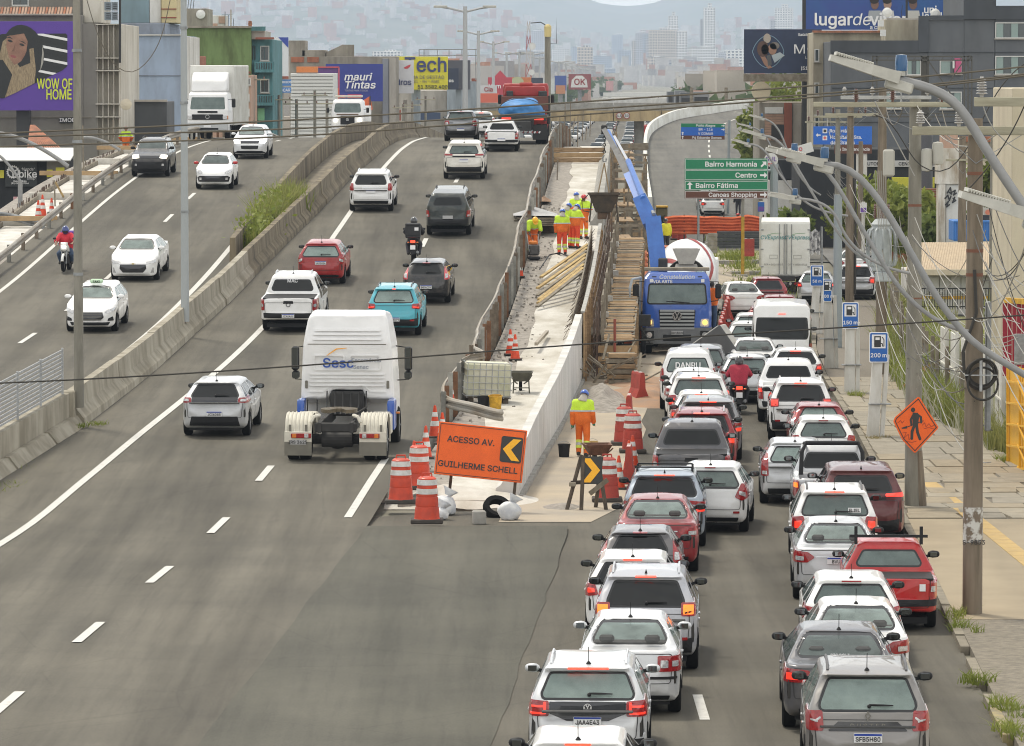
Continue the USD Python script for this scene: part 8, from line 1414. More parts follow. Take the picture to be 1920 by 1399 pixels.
for y in(92,155,215):wd_(t,1527,1536,y,y+24,BD,1);wd_(t,1549,1556,y-2,y+22,BD,1)
t=th_('billboard','blue billboard reading lugar de viver with a row of faces','billboard');D=305.0;pn_(t,'board',1511,1768,-30,56,D,col('board_blue',(.012,.085,.24),.5,col2=(.02,.05,.22),vs=.25),.1)
lt_(t,'lugar',1563,36,22,D,PL);lt_(t,'de',1616,36,22,D,PL,bold=False,slant=.2);lt_(t,'viver',1666,36,22,D,PL);lt_(t,'uni',1744,18,13,D,PL);lt_(t,'lasal',1748,30,13,D,PL);lt_(t,'a ca',1640,51,7,D,PL)
for k,(x,c) in enumerate(((1640,(.16,.085,.06)),(1664,(.30,.19,.14)),(1712,(.13,.07,.05)))):pr_(t,'printed_face',ell(x,8,7.5,10),D,col(f'print_face_{k}',c),.12);pr_(t,'printed_hair',ell(x-1,1,8.5,6.5),D,HAIR,.125);pr_(t,'printed_shirt',[(x-14,40),(x-11,20),(x+11,20),(x+14,40)],D,col(f'print_shirt_{k}',((.3,.32,.33),(.5,.5,.5),(.45,.44,.40))[k]),.115)
pt_(t,'support_post',tb_([A(1508,-5,D),A(1508,62,D)],.14,8),CH);pt_(t,'support_post',tb_([A(1700,50,D+.4),A(1700,60,D+.4)*[1,1,0]],.3,8),CH)
t=th_('billboard','navy billboard with a couple in a rounded diamond and the word MO','billboard');D=298.0;pn_(t,'board',1395,1540,55,138,D,col('board_navy',(.018,.03,.075),.5,col2=(.012,.022,.055),vs=.3),.2);pn_(t,'ledge',1394,1540,139,153,D,WG,.5)
dm=ell(1440,97,30,31,28);dm=[(1440+(x-1440)*(1-.22*abs(y-97)/31),y) for x,y in dm];dp=Polygon(dm);ring_=[(x,y) for x,y in dp.exterior.coords]
pgl=Polygon([(A(x,y,D)[0],A(x,y,D)[2]) for x,y in dm]);pt_(t,'printed_outline',xf(flat(pgl-pgl.buffer(-.035),depth=.006),(0,D-.22,0)),col('print_line',(.2,.32,.4)))
for nm,pts,m_ in(('printed_hair',ell(1430,92,11,15),col('hair_brown',(.09,.045,.03))),('printed_face',ell(1434,93,7,10),SKIN),('printed_face',ell(1448,92,8,11),SKIN),('printed_hair',ell(1452,86,9,7),col('hair_grey',(.16,.14,.12))),('printed_shirt',[(1446,104),(1462,98),(1471,104),(1452,118)],col('print_cloth',(.35,.40,.42))),('printed_arm',[(1424,103),(1431,100),(1443,122),(1448,127),(1440,129),(1432,120)],SKIN),('printed_child',[(1437,104),(1444,103),(1447,121),(1440,124)],col('print_stripe',(.08,.08,.08))),('printed_head',ell(1438,72,7,9),col('print_pale',(.36,.31,.25)))):pr_(t,nm,pts,D,m_,.225+.002*len(nm)%.01)
lt_(t,'MO',1510,92,17,D-.1,PL,bold=False,wide=1.2);lt_(t,'Saúde é v',1512,65,5,D-.1,PL);lt_(t,'LABOR',1521,108,5,D-.1,PL,bold=False);lt_(t,'(51) 30',1516,128,6,D-.1,PL);pt_(t,'support_post',tb_([A(1512,150,D+.5),A(1512,160,D+.5)*[1,1,0]],.3,8),CH)
t=th_('round_sign','cream round sign disc on a pole below the navy billboard','sign');q=A(1427,171,300);pt_(t,'disc',xf(cy_((0,-.1,0),.62,.14,28,axis='y'),q),col('disc_cream',(.70,.61,.43)));pt_(t,'lettering',xf(text('Farina',.20),q-[0,.06,0]),PL);pt_(t,'post',tb_([q-[0,-.2,.5],q*[1,1,0]+[0,.2,0]],.08,7),CH)
HD=238.0;t=th_('empty_billboard','empty steel billboard frame on a thick dark column in front of the apartment block','billboard frame');TR=col('truss_steel',(.075,.07,.06),.7)
for y in(106,113,213,219):pt_(t,'truss_chord',bar(A(1636,y,HD),A(1822,y,HD),.07),TR)
for x in(1636,1644,1728,1740,1808,1815,1822):pt_(t,'truss_upright',bar(A(x,105,HD),A(x,219,HD),.07),TR)
for k in range(22):x=1636+k*8.6;pt_(t,'truss_web',bar(A(x,113,HD),A(x+4.3,106,HD),.03),TR) if k%2 else pt_(t,'truss_web',bar(A(x,219,HD),A(x+4.3,213,HD),.03),TR)
for k in range(10):pt_(t,'truss_web',bar(A(1808 if k%2 else 1822,108+k*11,HD),A(1822 if k%2 else 1808,119+k*11,HD),.03),TR);pt_(t,'truss_web',bar(A(1636 if k%2 else 1644,108+k*11,HD),A(1644 if k%2 else 1636,119+k*11,HD),.03),TR)
for a_,b_ in(((1740,113),(1808,213)),((1808,113),(1740,213))):pt_(t,'brace',bar(A(*a_,HD),A(*b_,HD),.06),TR)
pt_(t,'column_head',bar(A(1735,106,HD+.2),A(1735,222,HD+.2),.36,.3),TR);q=A(1735,222,HD+.2);pt_(t,'column',lz_([(0,0),(.40,0),(.40,q[2]-.9),(.22,q[2]-.45),(.30,q[2]),(0,q[2])],18,c=(q[0],q[1],0)),col('column_slate',(.075,.075,.082),.6));pt_(t,'column_collar',lz_([(.3,0),(.36,0),(.36,.1),(.3,.1)],16,c=(q[0],q[1],q[2]-.1)),TR)
t=th_('black_shop','long low black shop front with a white lettered strip and yellow panels behind the poles','shop');D=268.0;bk_(t,'wall',1500,1800,280,D,8,W_BLACK);pn_(t,'sign_strip',1620,1800,301,313,D,col('strip_white',(.45,.45,.44)),.12);lt_(t,'AUTOMOTIVA   CENTRO  DE  SERVICOS',1700,307,6,D,INK)
for x0,x1 in((1672,1722),(1724,1752)):pn_(t,'yellow_panel',x0,x1,332,352,D-1,col('panel_lime',(.48,.46,.04)),.1)
t=th_('brick_wall','low red brick wall behind the weeds right of the transformer pole','wall');D=236.0;bk_(t,'wall',1655,1760,353,D,.3,W_BRICK);[pt_(t,'brick_course',bar(A(1655,353+k*4.5,D-.02),A(1760,353+k*4.5,D-.02),.02),WCB) for k in range(6)]
t=th_('graffiti_tower','peeling white masonry column with black graffiti right of the dark mast','building');D=216.0;bk_(t,'wall',1758,1800,278,D,1.4,W_GRAFF,346);bk_(t,'wall',1766,1796,250,D+.1,1.2,W_PINK,279);bk_(t,'wall',1760,1773,346,D,1.2,W_GRAFF);bk_(t,'wall',1773.4,1798,346,D+.1,1.0,W_WHITE)
for pts in(([1776,362],[1782,352],[1784,364],[1779,360]),([1786,360],[1791,357],[1788,366],[1793,362]),([1772,372],[1777,366],[1780,376],[1783,368]),([1787,372],[1792,376],[1786,380],[1790,370]),([1773,384],[1778,378],[1775,388],[1780,384])):pt_(t,'graffiti',xf(flat(LineString([(A(x,y,D)[0],A(x,y,D)[2]) for x,y in pts]).buffer(.035),depth=.006),(0,D-.012,0)),INK)
t=th_('mural_wall','white wall with bright painted figures behind the near pole','wall');D=246.0;bk_(t,'wall',1786,1925,314,D,1,W_WHITE)
for pts,c in((ell(1845,362,7,13),(.5,.03,.05)),(ell(1866,360,8,12),(.03,.03,.035)),(ell(1880,366,13,10),(.22,.20,.42)),(ell(1889,372,9,7),(.25,.42,.55)),(ell(1853,398,6,5),(.6,.2,.12)),(ell(1872,398,8,6),(.32,.22,.40)),(ell(1851,357,3,4),(.45,.05,.05))):pr_(t,'mural_patch',pts,D,col(f'mural_{c[0]}_{c[2]}'.replace('.',''),c),.03)
t=th_('tiled_house','house with an orange tile edge and hanging greenery at the far right','house');D=256.0;bk_(t,'wall',1800,1960,262,D,8,W_CREAMP);pn_(t,'tile_edge',1800,1960,256,266,D,TILE,.6)
t=th_('blue_container','blue corrugated steel container above the beige roof','container');D=212.0;x0,x1,zb,zt=F(1788,1900,414,452,D);pt_(t,'container_body',cb_(((x0+x1)/2,D+1.2,(zb+zt)/2),(x1-x0,2.4,zt-zb),.03),col('container_blue',(.04,.17,.48),.5))
for k in range(22):pt_(t,'container_rib',cb_((x0+.08+k*(x1-x0-.1)/22,D-.01,(zb+zt)/2),(.06,.05,zt-zb-.15),.012),mat('container_blue',()))
pt_(t,'top_rail',bar((x0,D-.02,zt-.04),(x1,D-.02,zt-.04),.08),mat('container_blue',()));pn_(t,'dark_upper',1800,1900,403,414,D+1,CH,.3)
t=th_('canopy_roof','beige corrugated canopy roof with white shuttered front below','building');D=190.0;RO=col('roof_beige',(.43,.33,.21),.7,var=.15,vs=2);a,b,c_,d2=A(1700,508,D),A(1905,508,D),A(1715,455,D+8),A(1905,455,D+8)
for k in range(44):u=k/43;p0,p1=a+(b-a)*u,c_+(d2-c_)*u;pt_(t,'roof_rib',bar(p0,p1,.085,.04),RO)
pt_(t,'roof_sheet',vf(HP(([a,b,c_,d2,a-[0,0,.05],b-[0,0,.05],c_-[0,0,.05],d2-[0,0,.05]]))),RO);pn_(t,'roof_edge',1700,1905,505,516,D,W_CREAMP,.12)
bk_(t,'wall',1712,1905,512,D+1,6,W_WHITE)
for k in range(9):pn_(t,'shutter',1722+k*20,1740+k*20,520,552,D+1,(FRAMEW,ACW)[k%2],.06)
pn_(t,'yellow_stripe',1712,1905,555,561,D+1,YEL,.05)
for k in range(40):pt_(t,'railing_bar',bar(A(1714+k*4.8,540,D-6),A(1714+k*4.8,580,D-6),.03),CH)
pt_(t,'railing_rail',bar(A(1712,541,D-6),A(1905,541,D-6),.05),CH);pt_(t,'railing_rail',bar(A(1712,575,D-6),A(1905,575,D-6),.05),CH)
t=th_('cream_pillar','tall plain cream wall at the right edge behind the near pole','wall');bk_(t,'wall',1898,2050,165,150,6,W_CREAMP)
t=th_('red_hoarding','dark red corrugated hoarding at the right edge above the yellow gate','fence');D=120.0;REDH=col('hoarding_red',(.26,.015,.03),.5)
for k in range(14):x=1884+k*9;pt_(t,'sheet_rib',bar(A(x,565,D+k*-.25),A(x,705,D+k*-.25),.11,.05),REDH)
pt_(t,'orange_trim',bar(A(1886,563,D),A(1990,570,D-3),.14),YEL);pt_(t,'grille',cb_(A(1918,655,D-2),(.45,.04,.8),.01),GD_)
t=th_('yellow_gate','bright yellow sheet metal gate with diagonal bracing at the right edge','gate');D=115.0;GY=col('gate_yellow',(.72,.40,.02),.5,var=.12,vs=2)
pt_(t,'gate_sheet',vf(HP(([A(1890,690,118),A(1890,884,118),A(1990,690,110),A(1990,935,110),A(1892,690,118.2),A(1892,884,118.2),A(1992,690,110.2),A(1992,935,110.2)]))),GY)
for k in range(5):y=715+k*40;pt_(t,'gate_rail',bar(A(1888,y,117.8),A(1990,y+14,109.8),.05),GY);pt_(t,'gate_brace',bar(A(1908,y,116),A(1924,y+38,114.8),.04),GY)
for x,dd3 in((1889,117.8),(1912,115.8),(1925,114.6)):pt_(t,'gate_upright',bar(A(x,688,dd3),A(x,890,dd3),.06),GY)
t=th_('white_fence','white painted sheet fence between the yellow gate and the brown pole','fence');WF=col('fence_white',(.58,.57,.52),.7,col2=(.44,.42,.36),vs=1.2)
for k in range(7):a_=AR([13.25-.02*k,120.0+k*3.0,0]);b_=a_+[.05,2.9,0];pt_(t,'fence_panel',vf(HP(([p+[dx,0,z] for p in(a_,b_) for dx in(0,.05) for z in(.25,2.35)]))),WF);pt_(t,'fence_plinth',vf(HP(([p+[dx,0,z] for p in(a_,b_) for dx in(-.06,.12) for z in(0,.30)]))),CG);pt_(t,'fence_post',cb_(a_+[-.03,0,1.25],(.10,.10,2.5),.01),WF);pt_(t,'fence_rail',bar(a_+[-.03,0,1.3],b_+[-.03,0,1.3],.05),WF)
t=th_('stake_fence','weathered concrete stakes along the overgrown verge behind the poles','fence')
for k in range(26):d=122+k*2.7;pt_(t,'fence_stake',cb_((float(PW(d))+.5+RU(-.1,.1),d,1.0),(.12,.12,2.1),.015,rx=RU(-.04,.04)),WG)
for z in(.7,1.3,1.8):pt_(t,'fence_wire',tb_([(float(PW(d))+.45,d,z) for d in LN(122,192,12)],.012,4),WIREG)
st_('verge',slab(PW(LN(100,232,20))-.02,PW(LN(100,232,20))+14,LN(100,232,20),.06,-.05),mat('verge_soil',(.22,.20,.10),.95,col2=(.13,.14,.055),vs=1.2,vdetail=7))
st_('side_street',sheet(AR([14.2,16.0,17.5]),AR([20.5,22.0,25.]),AR([190.,215,262]),AR([.08]*3),3),ASPHF)
g=Geo();g2=Geo();g3=Geo()
for k in range(420):
 d=vr_.uniform(119,232) if k%3 else vr_.uniform(128,172);x=float(PW(d))+abs(vr_.normal(0,1.3))*.9+.1
 if x>13.1 and d<141:x=float(PW(d))+.2
 (g if k%3 else g2).add(tuft((x,d,.06),vr_.uniform(.5,1.35),30,.5,vr_,.35,.016));
 if k%4==0:g3.add(tuft((x-.2,d,.06),vr_.uniform(.8,1.2),8,.5,vr_,.3,.02))
solo('verge_grass','tall green and yellow grass along the right of the pavement','grass',g.get(),GRASSM,kind='stuff');solo('verge_weeds','green weeds among the verge grass','weeds',g2.get(),LEAFY,kind='stuff');solo('verge_seed_heads','pale seed heads standing out of the verge weeds','weeds',g3.get(),FLOWER,kind='stuff')
g=Geo()
for k in range(170):
 x,d=vr_.uniform(8.6,14.2),vr_.uniform(200,262)
 if vr_.uniform()<.6:g.add(tuft((x,d,.01),vr_.uniform(.15,.45),18,.6,vr_,.5,.02))
for px,py in((1385,486),(1378,490),(1392,488),(1345,455),(1395,500)):
 q=G(px,py);[g.add(tuft(q+[vr_.normal()*.5,vr_.normal()*2,0],.55,24,.5,vr_,.5,.025)) for _ in range(4)]
solo('closed_patch_grass','grass growing over the closed patch of road below the orange fence','grass',g.get(),LEAFY,kind='stuff')
for k,(px,py,lab) in enumerate(((1795,1160,'tuft beside the foot of the near pole'),(1800,1185,'small tuft at the broken kerb'),(1830,1282,'low tuft on the kerb line below the broken kerb'),(1862,1330,'kerb tuft near the bottom right corner'),(1895,1345,'larger tuft in the bottom right corner'),(1905,1385,'tuft at the very bottom right'),(1888,1372,'tuft on the yellowed kerb stone'),(1604,745,'tuft at the foot of the 150 m sign post'),(1640,825,'dry tuft at the foot of the 200 m sign post'),(1878,868,'weed at the foot of the white fence'))):
 q=G(px,py,.06);g=Geo();[g.add(tuft(q+[vr_.normal()*.16,vr_.normal()*.25,0],.26 if k!=8 else.16,26,.16,vr_,.6,.009)) for _ in range(4)];solo('grass_tuft','green grass '+lab,'grass tuft',g.get(),LEAFY if k!=8 else DRYG)
q=G(1772,745,.05);t=th_('palm_shrub','bushy palm with green fronds above a skirt of dead brown ones','palm',q);g,g2=Geo(),Geo()
def frond(az,el,L,droop):
 u=LN(0,1,9);p=np.stack([np.cos(az)*u*L*math.cos(el),np.sin(az)*u*L*math.cos(el),1.1+u*L*math.sin(el)-droop*u**2],1);gg=Geo();gg.tube(p,[.02]*8+[.004],4);s_=AR([-math.sin(az),math.cos(az),0])
 for k in range(1,9):
  for s in(-1,1):b_=p[k];tip=b_+s_*s*L*.26*(1-.4*u[k])+(p[k]-p[k-1])*.9-[0,0,.12];w=(p[k]-p[k-1])*.22;gg.add((AR([b_-w,b_+w,tip]),AR([[0,1,2]])))
 return gg.get()
for k in range(26):g.add(frond(vr_.uniform(0,6.28),vr_.uniform(.35,1.3),vr_.uniform(1.1,1.6),vr_.uniform(.4,1.0)))
for k in range(26):g2.add(frond(vr_.uniform(0,6.28),vr_.uniform(-.5,.1),vr_.uniform(.9,1.3),vr_.uniform(.4,.8)))
pt_(t,'fronds',g.get(),LEAFY);pt_(t,'dead_fronds',g2.get(),PALMD);pt_(t,'stem',lz_([(0,0),(.22,0),(.18,1.0),(.1,1.2),(0,1.25)],12),BARK)
for k,(px,py,D,h,r,m_,lab) in enumerate(((1480,0,322,11.2,4.2,LEAFY,'bright green tree behind the navy billboard post'),(1418,0,322,7.8,1.9,LEAFY,'darker tree left of the round cream sign'),(1512,0,326,8.4,2.6,LEAFY,'green tree against the beige building corner'),(1705,0,226,4.6,2.2,LEAFY,'loose green shrub tree between two poles'),(1640,0,232,4.8,2.2,LEAFY,'yellow green shrub tree left of the transformer'),(1770,0,222,3.4,1.6,LEAF,'shrub beside the graffiti column'),(1605,0,240,4.2,2.0,LEAFY,'shrub tree behind the dark pole'),(1890,0,236,7.4,2.6,LEAFY,'hanging green foliage left of the cream wall'),(1480,0,250,2.6,1.6,LEAF,'low shrub behind the white box lorry'),(1500,0,372,5.5,2.2,LEAF,'tree behind the brick shop roof'))):
 tree(lab,((px-960)/FPX*D,D,0),h,r,m_,1500,.30,.45 if h>5 else.25,40+k)
t=th_('brick_shop','row of old shops with ribbed pinkish shutters and a red ochre pillar beyond the lamps','shop');D=300.0;bk_(t,'wall',1424,1530,192,D,8,WC)
for k in range(10):pn_(t,'shutter_slat',1434,1470,214+k*5,218.4+k*5,D,W_PINK,.12)
pn_(t,'white_panel',1434,1468,201,213,D,ACW,.2);pn_(t,'pillar',1470,1484,193,300,D,W_MAROON,.4);pn_(t,'dark_opening',1446,1470,234,262,D,CH,.15);pn_(t,'plain_bay',1486,1502,195,300,D,WCB,.2);pn_(t,'dark_opening',1504,1522,200,240,D,W_DGREY,.15)
t=th_('lower_shop','low pale wall with dark garage opening under the lamp tangle','building');D=290.0;bk_(t,'wall',1440,1526,338,D,6,W_WHITE);bk_(t,'dark_upper',1442,1524,300,D,6,W_BLACK,337)
t=th_('tilted_board','white tilted board with red lettering leaning over the shop roofs','sign');q=A(1500,282,262);pt_(t,'board',xf(cb_((0,0,0),(1.5,.06,.55),.01),q,ry=-.28),ACW);pt_(t,'lettering',xf(text('RESTO',.2),q+[-.3,-.05,-.02],ry=-.28),col('red_letter',(.5,.02,.04)))
t=th_('round_shop_sign','white and violet round shop sign beside the green direction sign','sign');q=A(1446,300,240);pt_(t,'disc',xf(cy_((0,0,0),.36,.1,22,axis='y'),q),ACW);pt_(t,'lettering',xf(text('SUL',.22),q+[0,-.02,.05]),col('violet_letter',(.14,.06,.30)));pt_(t,'lettering',xf(text('net',.16),q+[0,-.02,-.2]),col('red_letter',()));pt_(t,'post',tb_([q+[0,.15,-.3],q*[1,1,0]+[0,.15,0]],.05,6),CH)
t=th_('cloth_banner','white wrinkled banner hanging beside the box lorry','banner');pt_(t,'banner_cloth',(lambda v:(v,np.vstack([np.stack([np.arange(9)*2,np.arange(9)*2+2,np.arange(9)*2+3],1),np.stack([np.arange(9)*2,np.arange(9)*2+3,np.arange(9)*2+1],1)])))(AR([A(1518+k*2.2,y+3*math.sin(k),200+.06*math.sin(k*2)) for k in range(10) for y in(432,476)])),mat('banner_print',(.55,.55,.54),.8,col2=(.16,.16,.17),vs=6,vdetail=6,vr=(.45,.52)));pt_(t,'pole',tb_([A(1541,425,200),A(1541,425,200)*[1,1,0]],.05,6),GD_)
for px,py,D,lab in((1427,388,240,'small blue plate on a post beyond the orange fence'),(1797,400,218,'small white and violet plate on a pole by the graffiti column'),(1619,390,225,'small white and violet plate on a white post left of the transformer')):
 q=A(px,py,D);t=th_('small_plate',lab,'sign',q);pt_(t,'plate',cb_((0,0,0),(.34,.03,.5),.006),ACW if 'white' in lab else SBLUE);pt_(t,'plate_strip',cb_((0,-.02,-.1),(.28,.01,.22),.003),col('violet_letter',(.14,.06,.30)));pt_(t,'post',tb_([(0,.08,.3),(0,.08,-q[2])],.09,8),WPOST)
 # left: works strip, shop, buildings
dl=np.arange(163,330,3.0)
st_('left_works_strip',slab(INL(dl)-4.6,INL(dl)-1.15,dl,hw(dl)-.42,-.1+0*dl),GRAVEL)
t=th_('left_slab','white concrete slab sections between timber edges along the left guard rail','slab')
for k,d in enumerate(np.arange(176,320,12.0)):
 q=LN(d+.3,d+11.2,4);pt_(t,'slab_section',slab(INL(q)-3.35,INL(q)-1.5,q,hw(q)-.33,hw(q)-.5),mat('slab_white',(.62,.60,.56),.9,col2=(.46,.44,.39),vs=1.4));pt_(t,'edge_board',slab(INL(q)-3.55,INL(q)-3.40,q,hw(q)-.14,hw(q)-.5),WG);pt_(t,'edge_board',slab(INL(q)-1.45,INL(q)-1.34,q,hw(q)-.22,hw(q)-.5),WG)
 x,z=float(INL(d+11.6)),float(hw(d+11.6));pt_(t,'cross_beam',cb_((x-2.4,d+11.6,z-.22),(2.9,.55,.34),.02),CONCS)
 if k%2==0:pt_(t,'cross_plank',cb_((x-2.9,d+10.4,z-.02),(3.6,.12,.20),.01),PLY)
g=Geo()
for k in range(520):d=RU(176,300);g.box((float(INL(d))-3.47+RU(-.08,.05),d,float(hw(d))-.10),(.025,.025,RU(.1,.3)))
solo('left_rebar_stubs','row of rebar stubs along the outer edge of the left slab','rebar',g.get(),REBAR,kind='stuff')
for k,(px,D) in enumerate(((72,188.5),(80,191),(97,189.5))):mcn(('left one of three orange cones on the left slab','middle one of three orange cones on the left slab','right one of three orange cones on the left slab')[k],((px-960)/FPX*D,D,float(hw(D))-.32),'cones on the left slab',h=.9)
for px,y0,y1,D in((102,338,415,196),(155,235,350,214),(212,225,322,236),(160,300,345,222)):solo('timber_stake','thin leaning timber stake rising from the left slab edge','stake',bar(A(px+2,y1,D),A(px,y0,D),.06),WG,group='timber stakes on the left slab')
solo('timber_brace','yellow diagonal brace leaning between stake and left slab','timber',bar(A(104,342,196),A(126,382,201),.07),WOODY)
for k,(a_,b_,D,r,lab) in enumerate((((-30,250),(128,312),205,.09,'thick grey lamp arm sloping down from the left edge'),((-30,283),(38,340),195,.06,'curved grey lamp arm in front of the bike shop'),((155,258),(226,282),226,.07,'dull lamp arm slanting behind the left pole'))):
 p=[A(*a_,D),A(a_[0]+(b_[0]-a_[0])*.45,a_[1]+(b_[1]-a_[1])*.18,D),A(*b_,D)];m_=CubicSpline([0,.5,1],AR(p))(LN(0,1,12));solo('street_lamp',lab,'street lamp',tb_(m_,r,8),LAMPG)
solo('street_lamp','grey vertical lamp post standing in front of the bike shop sign','street lamp',tb_([A(38,338,195),A(38,402,195)],.10,8),LAMPG)
heap('grass_mound','weedy earth mound at the left edge below the guard rail',(-19.9,170,.3),2.2,7,1.9,mat('mound_soil',(.24,.21,.12),.95,col2=(.14,.15,.06),vs=1.5),21)
g=Geo()
for k in range(120):x,d=vr_.uniform(-21.5,-18.9),vr_.uniform(163,177);r2=math.hypot((x+19.9)/2.2,(d-170)/7);g.add(tuft((x,d,.3+1.5*max(0,1-r2)**.9),vr_.uniform(.3,.7),26,.3,vr_,.4,.016))
solo('mound_grass','yellow green grass on the mound at the left edge','grass',g.get(),GRASSM,kind='stuff')
g=Geo()
for k in range(70):g.add(bx((RU(-20.6,-18.9),RU(166,178),2.0+RU(-.4,.3)),RU(.08,.5,3)*[1,1,.4],RU(0,3),RU(-.3,.3)))
solo('mound_rubble','broken concrete pieces on the grassy mound','rubble',g.get(),CONCN,kind='stuff')
q=A(30,385,190);t=th_('bent_barrier','dark bent guard rail lying on the rubble at the left edge','guard rail');pt_(t,'rail_beam',sweep(CubicSpline([0,.5,1],AR([A(-10,405,186),A(25,408,187),A(85,425,186)]))(LN(0,1,12)),WB,True),GD_)
g,g2=Geo(),Geo()
for k in range(110):d=vr_.uniform(174,192);x=float(MB(d))-.75+vr_.normal()*.2;(g if k%2 else g2).add(tuft((x,d,float(hw(d))),vr_.uniform(.8,1.25)+.5*(abs(d-184)<5),26,.35,vr_,.24,.018))
pts=AR([(float(MB(d))-.75+vr_.normal()*.32,d,float(hw(d))+abs(vr_.normal())*.6+.2) for d in vr_.uniform(174,184,1300)])
t=th_('median_bush','tall green bush growing in the gap between the two median walls','bush');pt_(t,'stalks',g.get(),GRASSM);pt_(t,'leafy_stalks',g2.get(),LEAFY);pt_(t,'leaves',leaves(pts,.12,vr_),LEAFY)
for k,(px,py,zz_) in enumerate(((25,900,.12),(40,890,.2),(12,930,.1),(365,632,1.2),(148,800,.8))):
 D0_=8600*(10.1-zz_)/(py-138);q=A(px,py,D0_);g=Geo();[g.add(tuft(q+[vr_.normal()*.22,vr_.normal()*.5,0],.34 if k<3 else.14,26,.22,vr_,.5,.012)) for _ in range(5)];solo('grass_tuft',('green tuft at the foot of the low wall, left edge','taller green tuft against the low wall at the left edge','spreading tuft by the road edge, left edge','small tuft at a joint of the median barrier','tiny tuft at the barrier end below the left pole')[k],'grass tuft',g.get(),LEAFY)
st_('left_verge_soil',sheet(AR([-13.6,-13.1,-12.6]),AR([-12.6,-12.2,-11.8]),AR([84.,92,100]),AR([.03,.04,.06])+.02,2),mat('verge_soil',()))
for px,by,D,lab in((148,736,121.2,'grey steel mast on the end of the low median wall, running out of the top'),(347,580,147.5,'pale grey steel mast behind the median barrier, running out of the top')):
 q=A(px,by,D);t=th_('lamp_mast',lab,'lamp mast',q);pt_(t,'mast_shaft',lz_([(0,-.4),(.135,-.4),(.105,7.0),(.09,13.5),(0,13.5)],14),POLEC if px<200 else mat('mast_pale',(.34,.36,.36),.5,.35),40)
 for z in(3.1,6.6,9.0):pt_(t,'mast_collar',lz_([(.125,z),(.132,z),(.13,z+.08),(.12,z+.08)],14),GD_)
D=232.0;t=th_('bike_shop','dark bike shop with a white gear logo on its sign and yellow stripes','shop');bk_(t,'wall',-80,128,300,D,6,W_BLACK);pn_(t,'sign_board',10,70,302,350,D,col('sign_charcoal',(.022,.026,.026)),.15);pn_(t,'sign_board',88,130,300,346,D,W_GREYL,.12);pn_(t,'yellow_panel',-40,8,319,334,D,col('stripe_yellow',(.60,.55,.05)),.12);pn_(t,'yellow_panel',88,99,318,332,D-.1,mat('stripe_yellow',()),.10);pn_(t,'yellow_panel',105,121,314,329,D-.1,mat('stripe_yellow',()),.10)
ra,rb=A(-60,300,D-1),A(132,300,D-1);pt_(t,'awning',vf(HP(([ra,rb,ra+[0,4,.55],rb+[0,4,.55],ra-[0,0,.06],rb-[0,0,.06],ra+[0,4,.5],rb+[0,4,.5]]))),ACW)
gq=A(24.5,322.5,D-.2);gear=Polygon([(r*math.cos(a),r*math.sin(a)) for k in range(36) for r,a in(((.30,k*PI/18),(.34,k*PI/18+.06)) if k%2 else((.34,k*PI/18),(.30,k*PI/18+.06)))]).buffer(0);cdisc=Polygon(ell(0,0,.24,.24));gear=union_all([gear-cdisc,Polygon(ell(0,0,.07,.07)),*[LineString([(0,0),(.26*math.cos(a),.26*math.sin(a))]).buffer(.035) for a in(.5,2.6,4.7)]]);pt_(t,'gear_logo',xf(flat(gear),gq),PL)
lt_(t,'bike',53,326,13,D-.1,PL);lt_(t,"friends'",53,317,5,D-.1,PL,bold=False);lt_(t,'shop',59,334,5,D-.1,PL,bold=False);lt_(t,'Rua  99 loja',38,339.5,3.2,D-.1,PL);lt_(t,'(51) 3032-3344',38,343.5,3,D-.1,PL);pn_(t,'poster',25,45,369,390,D-.5,col('poster_red',(.55,.12,.14),.6,col2=(.6,.55,.55),vs=9),.05);pn_(t,'poster',15,34,391,397,D-.5,col('poster_cyan',(.25,.45,.50)),.05)
t=th_('tile_roof_house','small house with a steep orange tile roof behind the bike shop','house');D=246.0;bk_(t,'wall',40,118,285,D,5,W_WHITE);a,b,c_,d2=A(58,236,D+5),A(64,236,D+5),A(52,284,D),A(118,284,D)
pt_(t,'roof',vf(HP(([a,b,c_,d2,c_-[0,0,.1],d2-[0,0,.1]]))),TILE)
for k in range(14):u=k/13;pt_(t,'tile_row',bar(c_+(d2-c_)*u+[0,-.02,.03],a+(b-a)*u+[0,-.02,.03],.09,.05),TILE)
D=262.0;t=th_('grey_building','warm grey flat-fronted building with a ribbed fin facade at its right','building');bk_(t,'wall',-120,155,28,D,14,W_GREYL);bk_(t,'wall',155,182,44,D,14,W_GREYL);bk_(t,'upper_wall',-120,158,-60,D+2,10,W_GREYL,28);bk_(t,'fin_bay',182,226,45,D+.5,13,W_FIN)
for k in range(5):x=183+k*10.2;[pn_(t,'fin',x,x+2.0,y0,y1,D+.5,W_FIN,.45) for y0,y1 in((47,108),(110,131),(134,194),(197,218),(221,262))]
for y in(45,108,131.5,194,218):pn_(t,'fin_ledge',181,227,y,y+2.2,D+.5,W_FIN,.6)
pn_(t,'roof_ledge',-100,142,26,29,D,WCB,.5);pn_(t,'joint',-100,172,219,220.5,D,WC,.06);wd_(t,22,54,-12,11,D+2,2);bk_(t,'rooftop_core',155,190,-40,D+1,6,W_FIN,43)
for k in range(30):x=-30+k*5.6;pt_(t,'roof_tile',cb_(A(x,21,D+.6),(.13,.9,.10),.02,rx=.5),W_PINK if k%3 else TILE)
for r in range(2):
 for c in range(2):p=pn_(t,'air_conditioner',197+c*13,208+c*13,4+r*18,20+r*18,D,col('ac_grey',(.16,.19,.21)),.5);[pn_(p,'ac_grille',199+c*13,206+c*13,7+r*18+j*4,8.5+r*18+j*4,D-.5,CH,.02) for j in range(3)]
